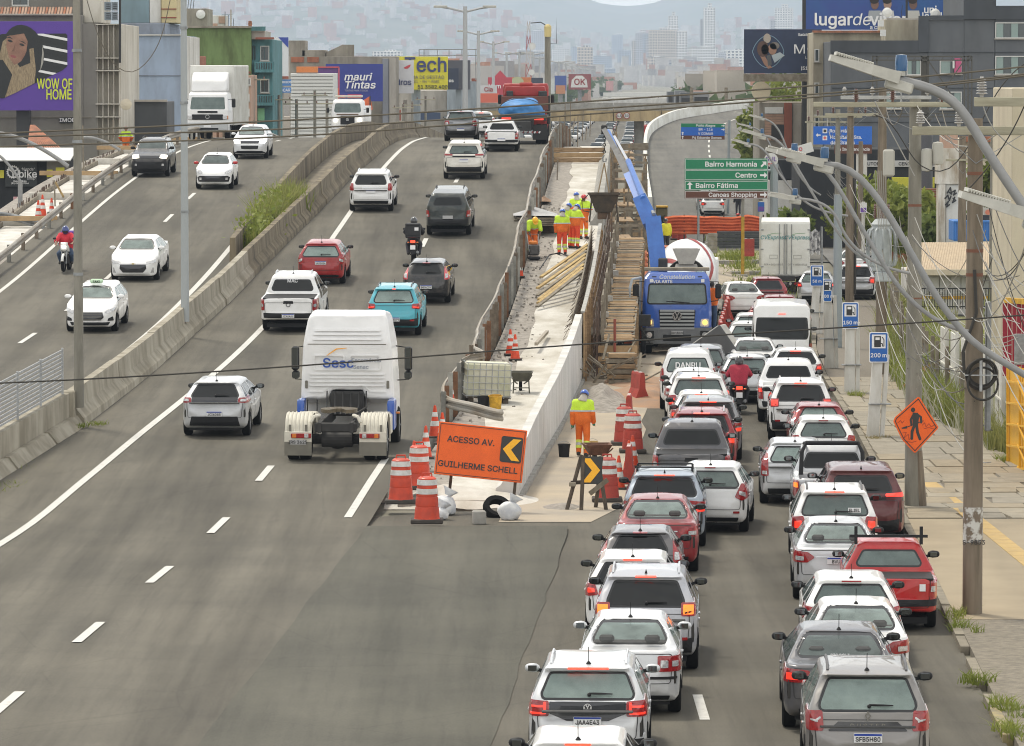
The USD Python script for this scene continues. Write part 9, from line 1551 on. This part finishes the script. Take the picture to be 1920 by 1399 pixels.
pt_(t,'drain_pipe',bar(A(225,-10,D-.3),A(225,118,D-.3),.12),CH);lt_(t,'IMOB',127,225,7,D-.2,PL,wide=1.15);pn_(t,'name_plate',112,141,220,231,D,col('plate_black',(.02,.02,.02)),.12);q=A(236,195,D-2);pt_(t,'satellite_dish',xf(lz_([(0,0),(.12,.01),(.32,.09),(.33,.10),(0,.03)],18,'y'),q,rx=-.25),DISHM)
D=259.0;t=th_('billboard','violet billboard with a woman in a black hat and the words WOW OF HOME','billboard');VI=col('board_violet',(.085,.035,.27),.5);pn_(t,'board',-60,140,40,207,D,VI,.25);BK=col('print_black',(.012,.013,.013));HR=col('print_blond',(.36,.28,.17),.6,col2=(.15,.105,.06),vs=9,stretch=(5,1,.6));SK2=col('print_skin',(.28,.15,.10),.6,col2=(.20,.10,.07),vs=2.5)
photo=[(-60,95),(4,64),(124,63),(127,66),(127,124),(118,132),(8,184),(-60,184)];pr_(t,'print_ground',photo,D,BK,.26)
for k,(y0,y1) in enumerate(((64,76),(86,98),(109,121),(133,142))):pl2=Polygon([(70,y0-3),(127,y0+8),(127,y0+13),(72,y0+2)])&Polygon(photo);pr_(t,'print_light_bar',list(pl2.exterior.coords)[:-1],D,PL,.264)
for nm,pts,m_,of in(('print_hat',ell(45,96,38,50,28,-.25),BK,.268),('print_hat_brim',list((Polygon(ell(45,96,38.8,50.8,28,-.25))-Polygon(ell(44,96,38,50.4,28,-.25))&sbox(60,40,100,150)).buffer(0).geoms[0].exterior.coords)[:-1] if False else[(80,84),(83,100),(82,118),(76,134),(78,118),(80,100)],col('print_rim',(.3,.29,.26)),.272),('print_hair',[(6,78),(20,66),(30,90),(34,130),(30,174),(8,184),(-10,150)],HR,.276),('print_hair',[(56,92),(64,90),(68,130),(66,156),(52,163),(56,130)],HR,.276),('print_hair',[(24,110),(60,118),(58,160),(28,175)],HR,.274),('print_face',[(14,68),(46,63),(53,78),(50,100),(40,116),(28,122),(18,108),(13,88)],SK2,.28),('print_eye',ell(20,77,5,2.2,12,.35),BK,.284),('print_eye',ell(42,84,5,2.2,12,.35),BK,.284),('print_brow',[(12,70),(20,69),(26,74),(20,72)],BK,.284),('print_brow',[(36,76),(45,78),(51,84),(44,80)],BK,.284),('print_nose',[(30,80),(28,96),(22,97),(26,92)],col('print_skin_shade',(.15,.075,.05)),.284),('print_mouth',ell(26,106,6,2.6,12,.3),col('print_lips',(.25,.07,.07)),.284),('print_shade',[(50,98),(56,92),(58,118),(38,126),(34,120),(44,112)],BK,.282),('print_coat',[(-60,120),(6,112),(24,140),(10,184),(-60,184)],BK,.278)):pr_(t,nm,pts,D,m_,of)
LIM=col('letter_lime',(.55,.62,.04));lt_(t,'WOW OF',103,157,18,D-.16,LIM,wide=.62);lt_(t,'HOME',111,177,18,D-.16,LIM,wide=.66);pn_(t,'support_column',34,59,207,300,D+1.5,col('column_dark',(.035,.036,.038)),1.0)
D=286.0;t=th_('blue_building','pale blue blank-walled building with a stained parapet','building');bk_(t,'wall',225,340,66,D,14,W_BLUE);bk_(t,'stained_top',225,310,43,D+.2,13,W_BLUED,67);bk_(t,'return_wall',341,350,68,D+1,12,W_WHITE);pn_(t,'floor_joint',226,340,141,142.5,D,W_BLUED,.05);pn_(t,'coping',224,342,64.5,67,D,W_WHITE,.15);bk_(t,'rear_block',226,280,-30,D+4,8,W_TEALG,43);bk_(t,'rear_block',280.3,302,-30,D+4,8,W_WHITE,43);bk_(t,'rear_block',302.3,331,-30,D+3.8,8,W_YEL,43);[pn_(t,'brick_band',302,331,y,y+2,D+3.8,W_MAROON,.05) for y in(16,32)]
for y in(90,165,215):wd_(t,343,349,y,y+20,D+1,1)
D=272.0;t=th_('dark_annex','dark grey lean-to building in front of the pale blue wall','building');bk_(t,'wall',225,313,191,D,6,W_DGREY);pn_(t,'coping',224,314,187,191,D,WCB,.3)
D=330.0;t=th_('green_building','weathered green building with teal balconied side','building');bk_(t,'wall',345,471,52,D,12,W_GREEN);pn_(t,'coping',344,472,49,52.5,D,WC,.2);bk_(t,'side_wing',471.3,511,74,D+1,14,W_TEAL);bk_(t,'cornice',470,497,58,D+.5,8,WCB,74);pn_(t,'cornice_top',469,498,50,58,D+.5,W_TEAL,.4);pn_(t,'rust_band',376,470,134,138,D,W_MAROON,.12);pn_(t,'eave',480,514,70,74,D+.6,W_MAROON,.7)
for y in(116,178):pn_(t,'balcony',478,515,y,y+20,D+.9,W_TEAL,.8);[pn_(t,'baluster',481+k*4.5,482.5+k*4.5,y+2,y+14,D+.1,CH,.04) for k in range(7)]
for y0,y1 in((86,112),(148,172)):[pn_(t,'shutter',473+k*4,475+k*4,y0,y1,D+1,CH,.06) for k in range(2)];wd_(t,488,505,y0,y1+2,D+1,2)
pn_(t,'green_cloth',483,496,203,226,D+.8,col('cloth_mint',(.22,.50,.27)),.06);bk_(t,'rooftop_box',338,389,16,D+3,6,WC,50);q=A(376,26,D+2.8);pt_(t,'satellite_dish',xf(lz_([(0,0),(.12,.01),(.30,.09),(.31,.10),(0,.03)],18,'y'),q,rx=-.25,sc=1.1),ACW);pt_(t,'water_tank',lz_([(0,0),(.12,0),(.15,.2),(.12,.4),(0,.42)],10,c=A(469,50,D+1)),TILE);[pt_(t,'roof_rod',bar(A(352+k*5,16,D+3),A(354+k*5,-2,D+3),.04),CH) for k in range(3)]
D=345.0;t=th_('roof_hut','white and pink rooftop hut with aerials behind the green building','building');bk_(t,'wall',389,422,29,D,4,W_WHITE,50);pn_(t,'pink_patch',389,408,44,50,D,W_PINK,.05);pn_(t,'pink_patch',410,422,31,44,D,W_PINK,.05)
for x,y in((422,22),(428,28),(433,18),(438,35)):pt_(t,'aerial',bar(A(x,50,D),A(x,y,D),.10 if x==433 else.04),CH if x!=433 else WCB)
pt_(t,'aerial_cross',bar(A(416,28,D),A(436,28,D),.03),CH)
D=300.0;t=th_('brick_annex','narrow red brick strip building between the blue and the green ones','building');bk_(t,'wall',361,375,105,D,6,W_BRICK)
D=318.0;t=th_('pink_shop','low salmon pink building behind the white lorry','building');bk_(t,'wall',362,470,141,D,8,W_PINK);pn_(t,'awning_wall',376,448,143,200,D,W_WHITE,.12);wd_(t,455,470,136+10,160,D,2);[wd_(t,460,468,y,y+14,D,1) for y in(176,204)]
D=372.0;t=th_('dealer_sign','white sign with blue corner and the letters ar, blue bands below','billboard');pn_(t,'board',509,541,70,146,D,col('board_pale',(.60,.62,.63)),.3);pr_(t,'blue_corner',[(522,70),(541,70),(541,90)],D,col('sign_navy',(.03,.06,.30)),.32);pn_(t,'red_band',509,541,143,148,D-.1,W_MAROON,.3);pn_(t,'blue_band',509,546,149,161,D,col('band_blue',(.07,.20,.46)),.3);pn_(t,'blue_band',509,546,164,174,D,mat('band_blue',()),.3);lt_(t,'ar',520,104,14,D-.25,mat('sign_navy',()),slant=.2);lt_(t,'SIMOSCAR',526,169,5,D-.25,PL);lt_(t,'CONSÓRCIOS',528,154,4,D-.25,PL);pt_(t,'post',cb_(A(526,60,D+.6)*[1,1,0]+[0,0,5],(.5,.4,10),.02),WCB)
D=402.0;t=th_('metal_shed','tall shed clad in white horizontal corrugated sheet','building');bk_(t,'wall',545,625,137,D,10,FRAMEW);WCOR=col('cladding_white',(.56,.56,.53),.6)
for k in range(19):pn_(t,'cladding_strip',545,625,138+k*6.4,142.6+k*6.4,D,WCOR,.16)
pn_(t,'orange_panel',556,596,125,136,D+.1,col('panel_orange',(.62,.20,.05)),.2)
D=418.0;t=th_('purple_sign','purple and orange angular sign frame behind the metal shed','sign');pn_(t,'purple_panel',597,634,127,165,D,col('panel_purple',(.10,.04,.17)),.2);pn_(t,'orange_panel',624,635,165,190,D,col('panel_amber',(.60,.26,.06)),.2);pt_(t,'red_outline',bar(A(574,126,D-.3),A(636,126,D-.3),.10),col('outline_red',(.55,.08,.07)));pt_(t,'red_outline',bar(A(635.5,126,D-.3),A(635.5,190,D-.3),.10),mat('outline_red',()))
D=436.0;t=th_('concrete_building','raw concrete building carrying the blue paint shop billboard','building');bk_(t,'wall',543,742,106,D,14,WC);bk_(t,'grey_face',717,729,110,D-.2,.4,col('face_grey',(.22,.23,.25)),235);pn_(t,'pilaster',730,742,108,235,D,WCB,.3);bk_(t,'rooftop_box',541,572,76,D+3,6,WC,106);bk_(t,'rooftop_box',566,610,94,D+3,6,WC,106);pt_(t,'rooftop_ramp',vf(HP(([A(x,y,D+dd) for x,y in((612,106),(664,106),(664,84),(642,84),(612,98)) for dd in(3,7)]))),WC);[pn_(t,'brick_infill',x0,x1,107,117,D,W_BRICK,.1) for x0,x1 in((546,570),(576,598))]
D=433.0;t=th_('billboard','dark blue billboard reading mauri Tintas','billboard');NB=col('board_royal',(.022,.035,.22));pn_(t,'board',611,718,120,190,D,NB,.3);lt_(t,'mauri',672,144,13,D-.25,PL,slant=.2,wide=1.1);lt_(t,'Tintas',676,159,13,D-.25,PL,slant=.2,wide=1.15);lt_(t,'TINTAS PARA TODOS',668,170,3,D-.25,col('letter_grey',(.3,.3,.4)));pn_(t,'red_label',636,648,178,184,D-.1,col('label_red',(.5,.05,.07)),.25);pn_(t,'red_label',652,678,177,184,D-.1,mat('label_red',()),.25)
D=426.0;t=th_('orange_awning','small orange tilted awning and clutter beside the old white lorry','awning');pt_(t,'awning_sheet',vf(HP(([A(678,190,D),A(694,180,D),A(699,205,D),A(688,212,D),A(678,190,D+1),A(694,180,D+1),A(699,205,D+1),A(688,212,D+1)]))),NETO);pt_(t,'awning_post',bar(A(694,180,D),A(694,180,D)*[1,1,0],.12),CH)
D=448.0;t=th_('banner_sign','tall white banner sign with a red leaf and the letters dros','billboard');pn_(t,'board',742,776,113,175,D,col('board_white',(.60,.60,.62)),.2);lt_(t,'dros',757,154,10,D-.15,col('letter_navy',(.04,.05,.14)));pr_(t,'red_leaf',[(757,127),(764,123),(770,121),(769,125),(764,129),(759,129)],D,col('leaf_red',(.55,.06,.07)),.22);pt_(t,'post',cb_(A(760,200,D+.4)*[1,1,.5],(.4,.3,A(760,175,D)[2]),.02),WCB)
D=454.0;t=th_('billboard','yellow billboard with the big navy letters ech','billboard');pn_(t,'board',742,840,106,168,D,col('board_yellow',(.62,.56,.03)),.3);lt_(t,'Tech',798,121,26,D-.25,mat('letter_navy',()),wide=.95);lt_(t,'SISTEMA DE GESTÃO',790,145,6,D-.25,mat('letter_navy',()),bold=False);lt_(t,'CONTÁBIL - RH - WMS',788,153,4.5,D-.25,mat('letter_navy',()),bold=False);lt_(t,'51 3582.4001',814,163,6.5,D-.25,INK);pt_(t,'post',lz_([(0,0),(.45,0),(.45,9),(0,9)],12,c=A(780,200,D+.6)*[1,1,0]),W_BGREY)
D=470.0;t=th_('dark_boards','two dark sign boards and a steel gantry right of the yellow billboard','billboard');pn_(t,'board',838,882,113,168,D+1,col('board_dark',(.085,.085,.10)),.3);pn_(t,'board',838,860,128,168,D,col('board_navy_dark',(.022,.03,.055)),.3);lt_(t,'os',846,151,6,D-.25,PL)
for y in(93,104):pt_(t,'gantry_rail',bar(A(786,y,D),A(900,y,D),.09),GD_)
for x in(786,795,820,842,866,892,899):pt_(t,'gantry_post',bar(A(x,93,D),A(x,106 if x<890 else 150,D),.08),GD_)
pt_(t,'post',cb_(A(860,200,D+1.5)*[1,1,0]+[0,0,5],(.6,.5,9),.02),W_BGREY)
D=490.0;t=th_('blue_grey_hall','blue grey hall behind the yellow billboard','building');bk_(t,'wall',838,892,152,D,14,W_BGREY);bk_(t,'side_block',742,838,170,D+2,12,WCB);bk_(t,'roof_unit',884,893,147,D,3,W_MAROON,153);pn_(t,'dark_door',784,826,211,225,D,col('door_navy',(.03,.05,.10)),.2);pn_(t,'red_panel',740,752,206,226,D-20,W_MAROON,.2)
for k,(px,D,ty) in enumerate(((523,335,178),(556,342,186),(590,350,170),(613,360,186),(756,420,195),(773,425,190),(798,440,180),(402+72,322,140))):q=A(px,ty,D);t=th_('left_utility_pole','thin utility pole with crossarm along the far left side','utility pole',(q[0],D,0),group='thin utility poles on the far left side');pt_(t,'pole_shaft',lz_([(0,0),(.15,0),(.11,q[2]),(0,q[2])],9),POLEC,40);pt_(t,'cross_arm',cb_((0,-.15,q[2]-.35),(2.0,.1,.1),.01),ARMW);[pt_(t,'insulator',cy_((x,-.15,q[2]-.3),.05,.16,6),PORB) for x in(-.8,0,.8)]
# beyond the crest: lamps, overpass, far traffic, boards, town, hills
DBL=mat('double_lamp_steel',(.40,.41,.41),.5,.3)
proto=None
for k,(px,py,D) in enumerate(((872,12,292),(897,58,430),(925,78,560),(950,99,800),(974,99,800),(1000,99,800),(1012,107,980),(1048,115,1150),(1061,118,1300),(1073,122,1450),(1083,126,1650),(1094,129,1900),(1106,131,2150))):
 q=A(px,py,D);z0=float(hw(D)) if D<530 else .0;h=q[2]-z0;lab=('nearest tall twin-arm street lamp on the median beyond the crest','second twin-arm street lamp beyond the crest','third twin-arm street lamp beyond the crest')[k] if k<3 else 'twin-arm street lamp in the distant row along the highway'
 t=th_('double_street_lamp',lab,'street lamp',(q[0],D,z0),group=None if k<3 else 'distant twin-arm lamps');w=1.9 if D<700 else 2.4
 pt_(t,'lamp_post',lz_([(0,0),(.17+D/9000,0),(.10+D/9000,h),(0,h)],9),DBL,40)
 for s in(-1,1):pt_(t,'lamp_arm',tb_([(0,0,h-.35),(s*w*.5,0,h-.12),(s*w*.75,0,h-.05)],.05+D/12000,5),DBL);pt_(t,'lamp_head',cb_((s*w*.82,0,h-.02),(w*.45,.3,.12+D/9000),.02),LAMPH)
q=A(1027,66,268);t=th_('concrete_mast','round concrete mast with a yellowish lantern cap beside the red lorry','mast',(q[0],268,0));pt_(t,'mast_shaft',lz_([(0,0),(.24,0),(.17,q[2]-.1),(0,q[2]-.1)],14),POLEC,40);pt_(t,'lantern',lz_([(0,q[2]-.1),(.2,q[2]-.1),(.21,q[2]+.5),(.12,q[2]+.62),(0,q[2]+.65)],14),col('lantern_cream',(.55,.45,.20)));pt_(t,'side_aerial',tb_([(.1,0,q[2]-.5),(.5,0,q[2]-.5),(.5,0,q[2]+1.1)],.02,5),CH);pt_(t,'mast_arm',tb_([(0,0,q[2]+.5),(-.4,0,q[2]+.75),(-1.0,0,q[2]+.7)],.03,5),CH)
RW=[col('tower_red',(.35,.10,.09)),col('tower_pale',(.50,.48,.47))]
q=A(991,40,760);t=th_('radio_tower','slender red and white lattice radio mast above the red boards','tower',(q[0],760,0))
for k in range(8):
 z0,z1=q[2]*k/8,q[2]*(k+1)/8;g=Geo();w0,w1=.75-.07*k,.75-.07*(k+1)
 for sx_,sy_ in((-1,-1),(1,-1),(1,1),(-1,1)):g.bar((sx_*w0,sy_*w0,z0),(sx_*w1,sy_*w1,z1),.14);g.bar((sx_*w0,sy_*w0,z0),(-sx_*w1,sy_*w1,z1),.09)
 pt_(t,'lattice_section',g.get(),RW[k%2])
pt_(t,'drum_aerial',cy_((.6,-.7,q[2]*.78),.6,.4,14,axis='y'),ACW);pt_(t,'drum_aerial',cy_((.5,-.6,q[2]*.55),.5,.4,14,axis='y'),ACW)
OD=500.0;t=th_('overpass','concrete overpass crossing the highway in the distance with round height limit signs','bridge');W_OCH=pls('ochre_concrete',(.44,.34,.19),(.26,.20,.115),.6)
xa,xb=A(880,215,OD)[0],A(1420,215,OD)[0]
for k in range(6):x0=xa+(xb-xa)*k/6;x1=xa+(xb-xa)*(k+1)/6;pt_(t,'girder',cb_(((x0+x1)/2,OD+4,A(0,216,OD)[2]),(x1-x0-.08,8,1.35),.03),W_OCH);pt_(t,'parapet',cb_(((x0+x1)/2,OD+.1,A(0,200,OD)[2]),(x1-x0-.06,.25,.85),.02),CG)
for px in(905,1010,1200,1330):c=A(px,216,OD);pt_(t,'pier',cb_((c[0],OD+4,c[2]/2-.3),(1.0,3,c[2]-.5),.05),CG)
for px,s in((1161,'4,5'),(1175,'30')):c=A(px,217,OD);p=pt_(t,'height_sign',cy_((c[0],OD-.1,c[2]),.36,.06,20,axis='y'),ACW);pt_(p,'sign_ring',xf(ring_logo(.36,.07),(c[0],OD-.11,c[2])),LR);pt_(p,'sign_figure',xf(text(s,.26),(c[0],OD-.12,c[2])),INK)
for px in(1297,1362):c=A(px,190,OD);pt_(t,'lamp_stub',cb_((c[0],OD+.6,c[2]),(.35,.35,3.0),.03),WG)
OD2=980.0;t=th_('far_bridge','white distant bridge with railings and low arches beyond the overpass','bridge');xa,xb=A(1130,180,OD2)[0],A(1400,180,OD2)[0];pt_(t,'deck',cb_(((xa+xb)/2,OD2,4.2),(xb-xa,8,1.5),.1),CONCN);pt_(t,'railing',cb_(((xa+xb)/2,OD2-4,5.6),(xb-xa,.2,.9),.05),ACW);[pt_(t,'pier',cb_((xa+(xb-xa)*u,OD2,1.8),(1.2,4,3.6),.1),CG) for u in(.15,.4,.65,.9)]
for k,(px0,px1,py0,py1,D,c) in enumerate(((1252,1264,172,206,520,(.10,.11,.12)),(1266,1284,170,200,540,(.16,.17,.18)),(1276,1300,174,204,530,(.08,.085,.09)),(1300,1330,172,200,545,(.20,.20,.20)))):t=th_('dark_shed',('narrow dark shed left of the overpass end','pale grey shed behind the overpass end','black shed standing on the overpass end','grey shed right of the black one beyond the overpass')[k],'shed');bk_(t,'wall',px0,px1,py0,D,4,col(f'shed_{k}',c),py1+12);pn_(t,'door',px0+2,px1-3,py0+10,py1,D,CH,.05)
for k,(px0,px1,py0,py1,D,c,tx,lab) in enumerate(((915,960,145,178,620,(.42,.05,.07),'Vem pra','red board with a gable top and white letters beyond the red lorry'),(955,996,145,176,640,(.50,.16,.05),'Rissul','orange and red board with a round food picture'),(900,932,160,175,560,(.50,.50,.50),'Cia','pale board below the red gable board'),(895,935,175,196,555,(.55,.12,.07),'','plain red orange board above the lamp row'),(975,1018,146,180,700,(.035,.04,.06),'','dark board behind the red lorry cab'),(1018,1040,146,176,760,(.50,.52,.50),'','white and green tall board beside the concrete mast'),(1040,1062,142,170,900,(.05,.09,.28),'','royal blue distant board'),(1066,1108,139,168,950,(.24,.06,.06),'OK','dark red distant board with OK in a white arch'),(1042,1060,160,176,850,(.45,.2,.1),'','orange distant board low beside the lamps'),(1136,1150,152,170,1150,(.5,.3,.3),'','pale pink distant board above the haze'))):
 t=th_('far_board',lab,'billboard');pn_(t,'board',px0,px1,py0,py1,D,col(f'far_board_{k}',c),.4);pt_(t,'post',cb_(A((px0+px1)/2,py1,D+.6)*[1,1,.5],(.8,.5,A(0,py1,D)[2]+.2),.05),GD_)
 if tx:lt_(t,tx,(px0+px1)/2,(py0+py1)/2,8 if k!=7 else 11,D-.35,PL if k not in(2,7) else LR)
 if k==0:pt_(t,'gable',vf(HP(([A(925,146,D),A(951,146,D),A(938,132,D),A(925,146,D+1),A(951,146,D+1),A(938,132,D+1)]))),col('far_board_0',c))
 if k==7:pr_(t,'white_arch',[(1070,164),(1072,150),(1080,142),(1092,142),(1100,150),(1102,164)],D,ACW,.42)
 if k==1:pr_(t,'round_picture',ell(970,154,12,10),D,col('picture_green',(.40,.42,.25)),.42)
def fc_(nm,lab,c,H=1.5):
 t=th_(nm,lab,'car',(14.0,560+RU(0,5),0));pt_(t,'body',cb_((0,2,.65),(1.7,4.1,.75),.2),c);pt_(t,'cabin',cb_((0,1.9,H-.4),(1.5,2.3,.75),.25),PANE);pt_(t,'roof',cb_((0,1.9,H-.03),(1.35,1.7,.08),.03),c);[pt_(t,'wheel',cy_((s*.72,y,.31),.31,.2,10,axis='x'),TYRE) for s in(-1,1) for y in(.7,3.3)];[pt_(t,'tail_lamp',cb_((s*.68,-.06,.8),(.25,.05,.15),.01),LR) for s in(-1,1)];return t
protos=[fc_('distant_car','white car in the distant highway traffic',PWh),fc_('distant_car','silver car in the distant highway traffic',P_SILVER),fc_('distant_car','dark car in the distant highway traffic',P_BLACK)]
cls=['white','silver','dark'];grp=['white cars in the distant traffic','silver cars in the distant traffic','dark cars in the distant traffic']
for k in range(3):tag(stage.GetPrimAtPath(protos[k]),group=grp[k])
lanes=[-8.5,-5,-1.6,3.4,6.9,10.4]
for k in range(96):
 d=575+(k//6)*34+RU(-10,10);i=int(RNG.choice([0,0,1,2]));ln=lanes[k%6];x=float(XL(d))+1.5+ln;copy_of(protos[i],'distant_car',f'{cls[i]} car in the distant highway traffic',(x,d,.02),0 if ln>0 else PI,'car',grp[i])
t=th_('distant_lorry','dark red lorry in the distant traffic left of the ramp parapet','truck',(A(1226,250,560)[0],560,0));pt_(t,'box',cb_((0,3,2.3),(2.5,6,3.0),.05),TRED);pt_(t,'cab',cb_((0,7,1.6),(2.4,2,2.4),.2),TW);[pt_(t,'wheel',cy_((s*1.0,y,.5),.5,.3,12,axis='x'),TYRE) for s in(-1,1) for y in(1.2,6.8)]
rf=np.random.default_rng(5);pts,pts2=[],[]
for k in range(900):
 D=rf.uniform(620,2600);px=rf.uniform(880,1560) if k%3 else rf.uniform(520,1560);x=(px-960)/FPX*D
 if abs(x-float(XL(min(D,2900)))-2)<17:continue
 h=rf.uniform(3.5,9);r=h*rf.uniform(.45,.7);n=26;v=rf.normal(size=(n,3));v/=np.linalg.norm(v,axis=1,keepdims=True);pts.append(AR([x,D,h*.62])+v*[r,r,h*.4]*rf.uniform(.5,1,(n,1)))
solo('distant_trees','hazy mass of distant street trees around the highway','trees',leaves(np.vstack(pts),2.6,rf,1.2),LEAFD,kind='stuff')
g={k:Geo() for k in range(4)}
def clear(x,D):return abs(x-float(XL(min(D,2900)))-2)>20
for k in range(1500):
 D=640*(8.5**rf.uniform(0,1));px=rf.uniform(500,1580);x=(px-960)/FPX*D
 if not clear(x,D):continue
 h=min(rf.choice([4,5,6,8,10,14])*rf.uniform(.7,1.2)*(1 if D<3000 else 1.3),CAMZ+(138-(158 if px>1000 else 132))/FPX*D+(2 if D<2500 else 25));lift=max(0,(D-3200)/5500)*60*rf.uniform(.3,1.0) if D>3200 else 0
 g[int(rf.choice([0,0,0,1,2,3]))].add(bx((x,D,(h+lift)/2),(*(rf.uniform(5,14,2)*(1 if D>1500 else.7)),h+lift),rf.uniform(-.2,.2)))
for k,(c,l) in enumerate((((.52,.50,.47),'pale'),((.34,.33,.33),'grey'),((.42,.22,.15),'terracotta'),((.44,.40,.34),'tan'))):solo('distant_roofs',f'{l} low houses and halls of the hazy town','houses',g[k].get(),mat('town_'+l,c,.9,var=.3,vs=.05),kind='stuff')
def tm_(key,c):return custom('tower_'+key,{'g':('geometry',{}),'s':('separate_xyz',{}),'ad':('math',{'math_type':'add'}),'mz':('math',{'math_type':'multiply','value2':.333}),'fz':('math',{'math_type':'fraction'}),'gz':('math',{'math_type':'greater_than','value2':.45}),'mx':('math',{'math_type':'multiply','value2':.30}),'fx':('math',{'math_type':'fraction'}),'gx':('math',{'math_type':'greater_than','value2':.42}),'mm':('math',{'math_type':'multiply'}),'c':('mix',{'color1':c,'color2':(.05,.06,.075)}),'p':('principled_bsdf',{'roughness':.8})},[('g.position','s.vector'),('s.z','mz.value1'),('mz.value','fz.value1'),('fz.value','gz.value1'),('s.x','ad.value1'),('s.y','ad.value2'),('ad.value','mx.value1'),('mx.value','fx.value1'),('fx.value','gx.value1'),('gz.value','mm.value1'),('gx.value','mm.value2'),('mm.value','c.fac'),('c.color','p.base_color')])
TM=[tm_('white',(.70,.69,.66)),tm_('grey',(.42,.42,.44)),tm_('tan',(.55,.48,.40)),tm_('blue',(.30,.35,.42))]
named=((1258,58,100,60,0,'broad white slab tower in the middle of the hazy skyline'),(1330,14,95,22,0,'tall pale tower rising highest above the hazy skyline'),(1262,30,70,18,0,'white tower standing behind the broad slab'),(1470,15,92,34,0,'white stepped tower left of the blue billboard'),(1205,62,95,26,1,'grey tower left of the broad white slab'),(1045,92,118,44,0,'wide pale block right of the concrete mast'),(1130,105,140,34,3,'bluish block in the centre of the hazy town'),(1185,115,150,20,0,'narrow white tower below the broad slab'))
for k,(px,py,pb,w,mi,lab) in enumerate(named):
 D=5200+260*k;q=A(px,py,D);W2=w*D/FPX;t=th_('far_tower',lab,'building',(q[0],D,0));pt_(t,'shaft',bx((0,0,q[2]/2),(W2,W2*.6,q[2])),TM[mi]);pt_(t,'roof_core',bx((W2*.05,0,q[2]+2.5),(W2*.35,W2*.3,5)),TM[0]);pt_(t,'wing',bx((-W2*.6,4,q[2]*.42),(W2*.35,W2*.5,q[2]*.84)),TM[(mi+1)%3])
pt=[]
for k in range(4):
 t=th_('hazy_tower','hazy tower block among many in the far town','building',(60+30*k,5600+70*k,0),group='hazy towers of the far town');pt_(t,'shaft',bx((0,0,.5),(1,.8,1)),TM[k]);pt_(t,'roof_core',bx((.1,0,1.02),(.4,.35,.05)),TM[0]);pt.append(t)
for k in range(84):
 D=rf.uniform(4600,8600);px=rf.uniform(960,1560) if k%4 else rf.uniform(520,1000);top=(rf.uniform(88,150) if k%6 else rf.uniform(45,90)) if px>1000 else rf.uniform(92,150);h=max(12,CAMZ+(138-top)/FPX*D);copy_of(pt[int(rf.integers(0,4))],'hazy_tower','hazy tower block among many in the far town',((px-960)/FPX*D,D,0),rf.uniform(-.3,.3),'building','hazy towers of the far town',(rf.uniform(14,34),rf.uniform(14,24),h))
def ridge(name,D0,D1,f,seed,m_,nx=150,ny=26):
 x=LN(-2600,2600,nx)*D1/12000*1.0;y=LN(D0,D1,ny);X,Y=np.meshgrid(x,y,indexing='ij');px=X/D1*FPX+960;R=np.interp(px,[p for p,_ in f],[h for _,h in f]);u=(Y-D0)/(D1-D0);n=meshkit.fbm(np.stack([X/420,Y/420,0*X+seed],-1),5,seed)-.5
 Z=R*np.sin(np.clip(u*1.25,0,1)*PI/2)**1.3*(1+n*.22)+n*20*u;Z[:,0]=-2;v=np.stack([X,Y,Z],-1).reshape(-1,3);i,j=np.meshgrid(np.arange(nx-1),np.arange(ny-1),indexing='ij');a=i*ny+j;q=np.stack([a,a+ny,a+ny+1,a+1],-1).reshape(-1,4);return st_(name,(v,np.vstack([q[:,[0,1,2]],q[:,[0,2,3]]])),m_,True),(x,y,Z)
HILLM=mat('hill_woods',(.05,.075,.045),.95,col2=(.12,.12,.09),vs=.012,vdetail=8)
def hz_(D,py):return CAMZ+(138-py)/FPX*D
ridge('far_hills',10500,12800,[(0,hz_(12800,-70)),(700,hz_(12800,-45)),(1000,hz_(12800,-18)),(1070,hz_(12800,3)),(1120,hz_(12800,18)),(1165,hz_(12800,27)),(1215,hz_(12800,22)),(1250,hz_(12800,8)),(1310,hz_(12800,-12)),(1500,hz_(12800,-40)),(1900,hz_(12800,-50))],3,HILLM)
_,(rx_,ry_,rz_)=ridge('near_hills',7600,9400,[(0,hz_(9400,40)),(500,hz_(9400,30)),(760,hz_(9400,24)),(960,hz_(9400,50)),(1100,hz_(9400,85)),(1200,hz_(9400,78)),(1330,hz_(9400,60)),(1500,hz_(9400,40)),(1900,hz_(9400,40))],8,HILLM)
g=Geo();g2=Geo()
from scipy.interpolate import RegularGridInterpolator
rg=RegularGridInterpolator((rx_,ry_),rz_)
for k in range(1500):
 x,y=rf.uniform(rx_[0]*.55,rx_[-1]*.55),rf.uniform(7650,9380);z=float(rg((x,y)));w=rf.uniform(8,22);h=rf.choice([5,6,8,12,22])*1.0;(g if k%3 else g2).add(bx((x,y,z+h/2-1),(w,w*.8,h+2),rf.uniform(-.5,.5)))
solo('hillside_houses','pale specks of houses scattered over the hazy hillside','houses',g.get(),mat('town_pale',()),kind='stuff');solo('hillside_houses','reddish roofs scattered over the hazy hillside','houses',g2.get(),mat('town_terracotta',()),kind='stuff')
hzm=usdkit.material(stage,'/World/Looks/haze_air',{'v':('principled_volume',{'color':(.70,.83,1.0),'density':HAZE,'anisotropy':.25})},[],volume='v.volume')
p=pt_('/World','haze',bx((0,6950,190),(18000,14100,385)),hzm);tag(stage.GetPrimAtPath(p),'pale bluish haze thickening towards the hills','haze',None,'stuff')
